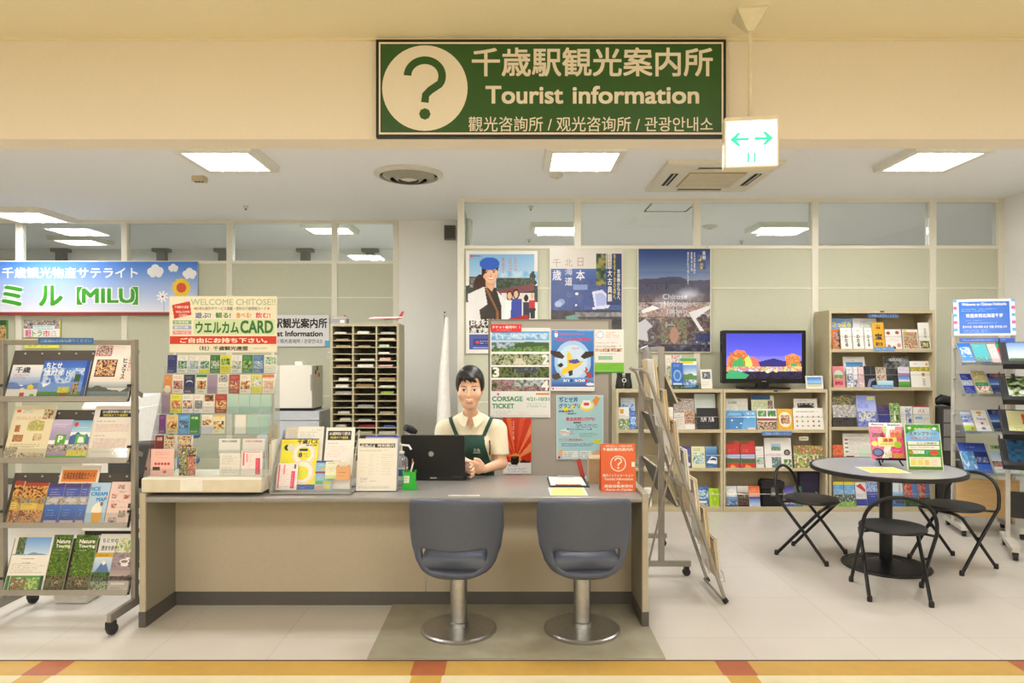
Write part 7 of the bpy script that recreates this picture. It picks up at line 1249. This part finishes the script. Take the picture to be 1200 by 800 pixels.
sheet('sign_strip', 'blue strip under the sign', '', w * .9, .035, 'f 3a5ab8|l .05 .2 .95 .8 a8c0ec 2', (0, -.05, sz(401, AY)), R(20), 0, .003, None, (60, 6), PAPER, parent=t)
b = MB(); b.box((-w * .4, .001, .05), (w * .4, .006, .28), m_wp, mat4=Matrix.Translation((0, .01, sz(393, AY))) @ Matrix.Rotation(-R(6), 4, 'X')); b.build('sign_backing', t)
# dark stand at the right edge of the picture
EX, EY = 4.03, 5.02
t = thing('brochure_stand', 'black trayed brochure stand cut by the right edge of the photo', 'brochure stand', (EX, EY, 0), R(-28))
for s_ in (-1, 1):
    b = MB(); b.rbox((s_ * .3 - .015, .08, .1), (s_ * .3 + .015, .11, 1.55), m_pale, .004); b.build('post', t)
    b = MB(); b.rbox((s_ * .3 - .03, -.26, .065), (s_ * .3 + .03, .28, .0999), m_pale, .01); b.build('foot', t)
    for yy in (-.22, .24):
        b = MB(); b.lathe([(.001, -.014), (.031, -.014), (.031, .014), (.001, .014)], m_blkp, 16, mat4=Matrix.Translation((s_ * .3, yy, .0315)) @ Matrix.Rotation(PI / 2, 4, 'Y')); b.box((s_ * .3 - .018, yy - .018, .036), (s_ * .3 + .018, yy + .018, .0649), m_blkp); b.build('castor', t)
b = MB(); b.box((-.284, .085, .25), (.284, .1, .45), m_blkp); b.build('lower_panel', t)
for i, py in enumerate((430, 473, 515, 552)):
    z = sz(py, 4.85); q = Matrix.Translation((0, -.17, z)) @ Matrix.Rotation(-R(50), 4, 'X')
    b = MB(); b.box((-.36, .01, 0), (.36, .016, .3), m_blkp, mat4=q); b.box((-.36, -.03, -.008), (.36, .016, -.0001), m_blkp, mat4=q); b.box((-.36, -.034, -.008), (.36, -.0301, .03), m_blkp, mat4=q)
    for s_ in (-1, 1): x0, x1 = sorted((s_ * .3601, s_ * .366)); b.box((x0, -.034, -.008), (x1, .016, .3), m_blkp, mat4=q)
    b.build('tray', t)
    for j, (sp, lk) in enumerate((([land('6a8ad0 d8e0f0', '4a6a50', 'd8d040,6a9a40,3a6a30', .6), 'n 0 0 1 1 1c2418,4a6a38,a8b888,e8ece8 3|e .4 .6 .2 .1 e8ece8', 'f d8d8a0|n .3 .1 .9 .5 d03a30,e84a3a,d8d8a0 4|l .1 .6 .9 .9 7a8a5a 4', 'n 0 0 1 1 1c2c48,3a5a88,2a6a90,5a6a7a 4'][i], 'left brochure'), (cov('a8b8c8', '405070', SKY), 'right brochure'))):
        p = Matrix.Translation((EX, EY, 0)) @ Matrix.Rotation(R(-28), 4, 'Z') @ q @ Matrix.Translation((-.17 + .34 * j, .002, .001)); o = MB(); o.box((-.15, 0, 0), (.15, .006, .28), PAPER, hl('dcd8cc')); o.art(Art(44, 44, sp), .3, .28, GLOSSY, y=-.0005); ob = o.build('brochure'); ob.matrix_world = p
        tag(ob, '%s in the %s black tray at the right edge' % (lk, ORD[i]), 'brochure')
# dark drawer tower between the tall bookcase and the clear stand, a wheeled machine and a camera bag on it
t = thing('drawer_tower', 'dark drawer tower between the tall bookcase and the clear stand', 'drawers', (4.165, 6.42, 0)); w = 13.5 * 6.4 / FPX; h = sz(478, 6.4)
m_dk = M('dark_drawer_plastic', '3a3836', .5)
b = MB(); b.rbox((-w, .0061, .05), (w, .36, h), m_dk, .008); b.build('case', t)
nd = 7
for k in range(nd):
    z0 = .06 + (h - .07) * k / nd; b = MB(); b.box((-w + .006, 0, z0 + .006), (w - .006, .006, z0 + (h - .07) / nd - .004), m_gplas if k > 3 else m_dk); dr = b.build('drawer', t)
    b = MB(); b.box((-.04, -.012, z0 + .05), (.04, -.0002, z0 + .062), m_wire); b.build('drawer_handle', dr)
for s_ in (-1, 1):
    for yy in (.06, .3):
        b = MB(); b.lathe([(.001, -.012), (.0245, -.012), (.0245, .012), (.001, .012)], m_blkp, 14, mat4=Matrix.Translation((s_ * (w - .03), yy, .025)) @ Matrix.Rotation(PI / 2, 4, 'Y')); b.build('castor', t)
b = MB(); b.tube([(-.09, .02, .05), (-.04, 0, .08), (.05, 0, .06), (.09, .02, .04)], [.03, .05, .05, .03], m_blkp, 12)
tag(b.build('camera_bag', loc=(4.165, 6.56, h - .008), smooth=50), 'black camera bag on top of the dark drawer tower', 'bag')

# ================================================================== THE WOMAN BEHIND THE COUNTER
PX0, PY0 = -.276, 4.60
person = thing('person', 'smiling woman in cream polo shirt and dark green apron seated behind the counter', 'person', (PX0, PY0, 0))
m_skin = M('skin', 'e6b798', .5, noise=.03, scale=30); m_hair = M('black_hair', '1b1614', .38, noise=.25, scale=160, stretch=(1, 1, .12), bump=.4)
m_shirt = M('cream_polo_cloth', 'e6dcc0', .8, noise=.03, scale=60, bump=.1); m_apron = M('dark_green_apron_cloth', '1d4438', .8, noise=.06, scale=80, bump=.1)
m_pants = M('dark_trousers', '2c2c30', .8)
HC = np.array([0, -.115, 1.30])
SHL = (.172, .0, .985); ELB = (.205, -.075, .775); WRI = (.1, -.235, .762)
SHR = (-.172, .0, .985); ELR = (-.2, -.06, .79); WRR = (-.045, -.238, .778)
def torso(P):
    s = ell(P, (0, .01, .88), (.16, .098, .17)); s = smin(s, ell(P, (0, .02, .70), (.142, .105, .18)), .08); s = smin(s, ell(P, (0, .05, .53), (.175, .13, .12)), .08)
    for q in (-1, 1):
        s = smin(s, cap(P, (q * .05, .0, 1.005), (q * .165, .005, .985), .05, .05), .04); s = smin(s, cap(P, (q * .02, .0, 1.075), (q * .15, .005, 1.0), .045, .04), .03); s = smin(s, ell(P, (q * .065, -.07, .885), (.058, .05, .058)), .04)
    return s
def neck(P): return cap(P, (0, .008, 1.0), (0, -.06, 1.19), .045, .038)
def uarms(P): return np.minimum(cap(P, SHL, ELB, .05, .038), cap(P, SHR, ELR, .05, .038))
def farms(P): return np.minimum(cap(P, ELB, WRI, .037, .024), cap(P, ELR, WRR, .037, .024))
def head(P):
    s = ell(P, HC + (0, .012, .018), (.080, .098, .094)); s = smin(s, ell(P, HC + (0, -.028, -.062), (.0725, .070, .09)), .03); s = smin(s, ell(P, HC + (0, -.060, -.136), (.042, .031, .025)), .04)
    for q in (-1, 1):
        s = smin(s, ell(P, HC + (q * .044, -.066, -.064), (.031, .025, .029)), .025)            # cheeks
        s = smax(s, -ell(P, HC + (q * .034, -.107, -.033), (.02, .011, .010)), .016)               # eye sockets
        s = smin(s, ell(P, HC + (q * .077, .008, -.045), (.009, .018, .028)), .01)               # ears
    s = smin(s, cap(P, HC + (0, -.094, -.03), HC + (0, -.112, -.072), .008, .012), .012)           # nose
    s = smin(s, ell(P, HC + (0, -.094, -.108), (.026, .012, .014)), .012)                           # mouth
    return s
# hands: right hand (viewer's left) held in the left
def hand(P, w, dirx, dy, dz, spread, palm_r=.030):
    w = np.array(w); f = np.array((dirx, dy, dz), float); f /= np.linalg.norm(f); sd = np.array(spread, float); sd -= f * (sd @ f); sd /= np.linalg.norm(sd); nn = np.cross(f, sd)
    s = cap(P, w, w + f * .03, .023, .026); c = w + f * .058
    q = P - c; L_ = np.stack([q @ f, q @ sd, q @ nn], -1); s = smin(s, rbx(L_, (0, 0, 0), (.036, .038, .014), .013), .02)
    for k, (o, ln) in enumerate(((-.029, .058), (-.01, .068), (.01, .064), (.028, .05))):
        a = w + f * .088 + sd * o; b = a + f * ln * .45 + sd * o * .1 - nn * .006 * CURL; c2 = b + f * ln * .32 - nn * .02 * CURL; e = c2 + f * ln * .12 - nn * .022 * CURL
        s = smin(s, np.minimum(np.minimum(cap(P, a - f * .012, b, .0105, .0098), cap(P, b, c2, .0098, .009)), cap(P, c2, e, .009, .0082)), .004)
    a = w + f * .03 - sd * .028; b = a + f * .03 - sd * .022 - nn * .008; c2 = b + f * .03 - sd * .002 - nn * .004
    s = smin(s, np.minimum(cap(P, a, b, .014, .0115), cap(P, b, c2, .0115, .0095)), .01)
    return s
CURL = 1.0
def hands(P):
    l = hand(P, WRI, -.74, -.52, .22, (-.2, .25, -1))           # her left hand, over the right one
    r = hand(P, WRR, .62, -.62, -.02, (.15, .2, -1))
    return np.minimum(l, r)
def legs(P):
    s = None
    for q in (-1, 1):
        for a, b, r0, r1 in (((q * .09, .03, .52), (q * .1, -.36, .52), .082, .06), ((q * .1, -.36, .52), (q * .1, -.33, .09), .056, .04), ((q * .1, -.31, .05), (q * .1, -.46, .035), .04, .032)):
            c = cap(P, a, b, r0, r1); s = c if s is None else smin(s, c, .03)
    return s
def body(P):
    s = smin(torso(P), neck(P), .03); s = smin(s, head(P), .018); a = smin(uarms(P), farms(P), .02); s = smin(s, a, .03); s = smin(s, legs(P), .05)
    return smin(s, hands(P), .008)
def fast_nets(name, fn, lo, hi, h, m, parent, coarse=.03, label=None):
    """fine cells only near the skin: everything far from it is filled from a coarse grid"""
    def g(G):
        shp = G.shape[:3]; F = np.full(shp, 9.0); st = 6
        for i in range(0, shp[0], st):
            for j in range(0, shp[1], st):
                for k in range(0, shp[2], st):
                    q = G[i:i + st, j:j + st, k:k + st]; mid = (q[0, 0, 0] + q[-1, -1, -1]) / 2; rad = np.linalg.norm(q[-1, -1, -1] - q[0, 0, 0]) / 2 + coarse
                    d0 = float(fn(mid[None])[0])
                    if abs(d0) > rad: F[i:i + st, j:j + st, k:k + st] = d0
                    else: F[i:i + st, j:j + st, k:k + st] = fn(q)
        return F
    return soft(name, g, lo, hi, h, m, parent, label)
bd = fast_nets('body', body, (-.27, -.5, 0), (.27, .2, 1.44), .0052, m_skin, person)
# clothes
def shirt(P):
    x, y, z = P[..., 0], P[..., 1], P[..., 2]
    t = smin(smin(smin(torso(P), neck(P), .03), uarms(P), .03), uarms(P) - .012, .02) - .008
    ax = np.abs(x); la = np.array(ELB) - np.array(SHL); hem = np.where(ax > .14, (P[..., 2] - .835), 1.0)
    t = smax(t, -hem, .004); t = np.maximum(t, .56 - z)
    nk = z - 1.095 - .55 * y; t = np.maximum(t, nk)                                # neckline, lower in front
    v = np.maximum(np.abs(x) - .036 * np.clip((z - .99) / .08, 0, 1.2), y + .02); t = np.maximum(t, -v)                     # open placket
    return np.maximum(t, -(body_bare(P) - .002))
def body_bare(P): return smin(neck(P), head(P), .018)
fast_nets('polo_shirt', shirt, (-.29, -.2, .54), (.29, .2, 1.13), .0055, m_shirt, person)
fast_nets('trousers', lambda P: np.maximum(smin(legs(P), ell(P, (0, .05, .53), (.178, .134, .12)), .05) - .010, np.maximum(.12 - P[..., 2], P[..., 2] - .6)), (-.23, -.48, .1), (.23, .22, .62), .012, m_pants, person)
for q in (-1, 1):       # collar leaves
    b = MB(); n = 8; V = []
    for i in range(n + 1):
        a = i / n; ang = R(170 - 140 * a) if q < 0 else R(10 + 140 * a)
        cx_, cy_ = .057 * math.cos(ang) , -.022 - .052 * math.sin(ang); zt_ = 1.062 - .036 * math.sin(ang) - .012 * a
        dn = .034 + .022 * (1 - abs(2 * a - 1.1)) ; V += [(cx_, cy_, zt_), (cx_ * 1.32, cy_ * 1.28 - .006, zt_ - dn), (cx_ * 1.27, cy_ * 1.22 - .001, zt_ - dn - .001), (cx_ * .95, cy_ * .95, zt_ - .004)]
    a0 = 0
    V = []
    for i in range(n + 1):                      # from behind the neck round to the front point
        a = i / n; ang = R(90 + q * (-1) * (170 - 150 * a)) if False else (R(75 - 150 * a) if q > 0 else R(105 + 150 * a))
        rx_, ry_ = .054, .05; ux, uy = math.cos(ang), math.sin(ang); zt_ = 1.112 + .032 * uy; w_ = .036 + .028 * max(0, a - .45) / .55
        p0 = (rx_ * ux, -.042 + ry_ * uy, zt_); p1 = ((rx_ + .024) * ux + q * .012 * a, -.035 + (ry_ + .026) * uy - .014 * a, zt_ - w_)
        V += [p0, p1, (p1[0] - ux * .004, p1[1] - uy * .004, p1[2] - .003), (p0[0] - ux * .004, p0[1] - uy * .004, p0[2] - .003)]
    F = [(4*i + k, 4*i + (k+1) % 4, 4*i + 4 + (k+1) % 4, 4*i + 4 + k) for i in range(n) for k in range(4)] + [(0, 1, 2, 3), (4*n, 4*n+3, 4*n+2, 4*n+1)]
    b.add(V, F, m_shirt); b.build('collar', person, smooth=50)
def apron(P):
    x, y, z = P[..., 0], P[..., 1], P[..., 2]; ax = np.abs(x)
    base = smin(torso(P), uarms(P) + np.where(z < .9, .05, 0), .03); t = base - .0165; inner = base - .0105
    t = np.maximum(t, -inner); t = np.maximum(t, y - .03)
    w = np.interp(z, [.56, .74, .80, .90, .968], [.16, .155, .128, .102, .092]); bib = np.maximum(np.maximum(ax - w, z - .965), .56 - z)
    c = .092 + (z - .965) * .44; strap = np.maximum(np.maximum(np.abs(ax - c) - .0145, .955 - z), z - 1.12)
    return np.maximum(t, np.minimum(bib, strap))
fast_nets('apron', apron, (-.2, -.2, .55), (.2, .05, 1.12), .0045, m_apron, person)
# hair: a cap over the skull, swept across the forehead, a bun behind
def hairf(P):
    x, y, z = P[..., 0] - HC[0], P[..., 1] - HC[1], P[..., 2] - HC[2]
    s = ell(P, HC + (0, .016, .024), (.0935, .110, .103)); s = smin(s, ell(P, HC + (0, .02, -.02), (.088, .085, .075)), .03); s = smin(s, ell(P, HC + (0, .105, .03), (.05, .045, .05)), .02)
    line = np.maximum(.022 + .022 * np.clip(1 - (np.abs(x - .028) / .085) ** 2, 0, 1) - .9 * np.clip(y + .045, 0, 1) - 4.4 * np.clip(np.abs(x) - .060, 0, 1), -.10)
    cut = z - line; f = np.where(y < .02, -cut, -(z + .095)); s = smax(s, f, .012)
    for k, (xa, xm, xe, ze) in enumerate(((-.040, -.014, .014, .012), (-.030, .004, .034, .016), (-.018, .022, .052, .014), (-.052, -.040, -.022, .012), (-.060, -.062, -.058, .002))):
        y1 = -.094 + .35 * abs(xm) ** 1.3; y2 = -.092 + .55 * abs(xe) ** 1.3
        s = smin(s, np.minimum(cap(P, HC + (xa, -.066, .070), HC + (xm, y1 + .002, .044), .012, .0075), cap(P, HC + (xm, y1 + .002, .044), HC + (xe, y2 - .001, ze), .0075, .0028)), .016)
    return np.maximum(s, -(head(P) + .001))
fast_nets('hair', hairf, (-.12, -.25, 1.17), (.12, .08, 1.44), .0038, m_hair, person)
# face pieces laid on the skin
m_eye = M('eye_white', 'e8e2da', .3); m_iris = M('dark_brown_iris', '160d0a', .45); m_lip = M('lips', 'bb5a52', .4); m_brow = M('brow', '33241d', .7); m_teeth = M('teeth', 'efe8dc', .3)
def onface(x, z, off):          # a point on the face in front of (x, z), stepped to the skin
    y = -.3
    for _ in range(60):
        d = float(head(np.array([[x, y, z]]))[0])
        if d < .0004: break
        y += max(d * .7, .0003)
    return (x, y - off, z)
def patch(name, pts, m, off, th=.0015, label=None):
    n = len(pts); c = (sum(p[0] for p in pts) / n, sum(p[1] for p in pts) / n); F = [onface(x, z, off) for x, z in pts]; B = [onface(x, z, off - th) for x, z in pts]; fc = onface(c[0], c[1], off + .0006)
    b = MB(); b.add([fc] + F + B, [(0, 1 + (k + 1) % n, 1 + k) for k in range(n)] + [(1 + k, 1 + (k + 1) % n, 1 + n + (k + 1) % n, 1 + n + k) for k in range(n)], m); return b.build(name, person, smooth=60, label=label)
for q in (-1, 1):
    ex, ez = HC[0] + q * .034, HC[2] - .035
    almond = [(ex + .0185 * math.cos(a), ez + (.0064 if math.sin(a) > 0 else .005) * math.sin(a) + q * .001 * math.cos(a)) for a in [2 * PI * k / 16 for k in range(16)]]
    patch('eye', almond, m_eye, .0025)
    patch('iris', [(ex + .0078 * math.cos(a), ez + .0004 + .0060 * math.sin(a)) for a in [2 * PI * k / 14 for k in range(14)]], m_iris, .004)
    lid = [(ex + .0205 * math.cos(a), ez + .009 * math.sin(a)) for a in [PI * k / 10 for k in range(11)]]; lid += [(ex + .0185 * math.cos(a), ez + .0055 * math.sin(a)) for a in [PI * k / 10 for k in range(10, -1, -1)]]
    b = MB(); L1 = [onface(x, z, .0048) for x, z in lid[:11]]; L2 = [onface(x, z, .0045) for x, z in lid[11:][::-1]]
    b.add(L1 + L2, [(k, 11 + k, 12 + k, k + 1) for k in range(10)], m_iris); b.build('eyelid', person)
    br = [(ex + q * (-.02 + .044 * t), ez + .0175 + .0075 * math.sin(.5 + t * 2.2)) for t in [k / 8 for k in range(9)]]
    b = MB(); b.tube([onface(x, z, .0004) for x, z in br], [.0018, .0024, .0026, .0026, .0025, .0023, .002, .0016, .001], m_brow, 6); b.build('eyebrow', person)
mz = HC[2] - .108
up = [(HC[0] + .027 * t, mz + .009 * t * t + .0058 * (1 - t * t) - .0015 * math.exp(-(t / .15) ** 2)) for t in [k / 8 - 1 for k in range(17)]]
lo_ = [(HC[0] + .027 * t, mz + .009 * t * t - .0085 * (1 - t * t)) for t in [k / 8 - 1 for k in range(17)]]
b = MB(); U = [onface(x, z, .0016) for x, z in up]; D = [onface(x, z, .0018) for x, z in lo_]; b.add(U + D, [(k, k + 1, 18 + k, 17 + k) for k in range(16)], m_lip); b.build('lips', person, smooth=60)
b = MB(); U = [onface(x * .7, mz + (z - mz) * .2 + .001, .0026) for x, z in up]; D = [onface(x * .7, mz + (z - mz) * .22, .0026) for x, z in lo_]; b.add(U + D, [(k, k + 1, 18 + k, 17 + k) for k in range(16)], m_teeth); b.build('teeth', person)
# the white lettering on the bib
def onapron(x, z):
    y = -.35
    for _ in range(80):
        d = float(apron(np.array([[x, y, z]]))[0])
        if d < .0005: break
        y += max(d * .6, .0004)
    return y - .0012
b = MB(); gv, gf, _ = glyphs('ミル', .01)
yy = onapron(.042, .868) - .002
b.add([(.025 + g[0] * .042, yy - .00003 * g[2], .862 + g[1] * .018) for g in gv], gf, m_wp); b.box((.022, yy, .852), (.07, yy + .001, .8545), m_wp); b.build('apron_lettering', person)
# pens clipped at her side and her seat
b = MB(); b.tube([(.128, -.103, .93), (.131, -.106, .89), (.13, -.103, .835)], .005, M('brown_cord', '5a4430', .6), 6); b.build('cord', person)
t = thing('office_chair', 'office chair under the woman behind the counter', 'chair', (PX0, PY0 + .03, 0)); m_ofc = M('charcoal_cloth', '38383a', .9)
soft('seat', lambda P: rbx(P, (0, 0.02, .355), (.23, .22, .035), .033), (-.26, -.24, .32), (.26, .28, .43), .015, m_ofc, t)
b = MB(); b.tube([(0, 0.02, .09), (0, 0.02, .345)], .025, m_blkp, 12); b.build('gas_lift', t)
b = MB()
for k in range(5): a = 2 * PI * k / 5 + .3; b.tube([(0, .02, .1), (.27 * math.cos(a), .02 + .27 * math.sin(a), .03)], [.03, .02], m_blkp, 8)
b.build('star_base', t)
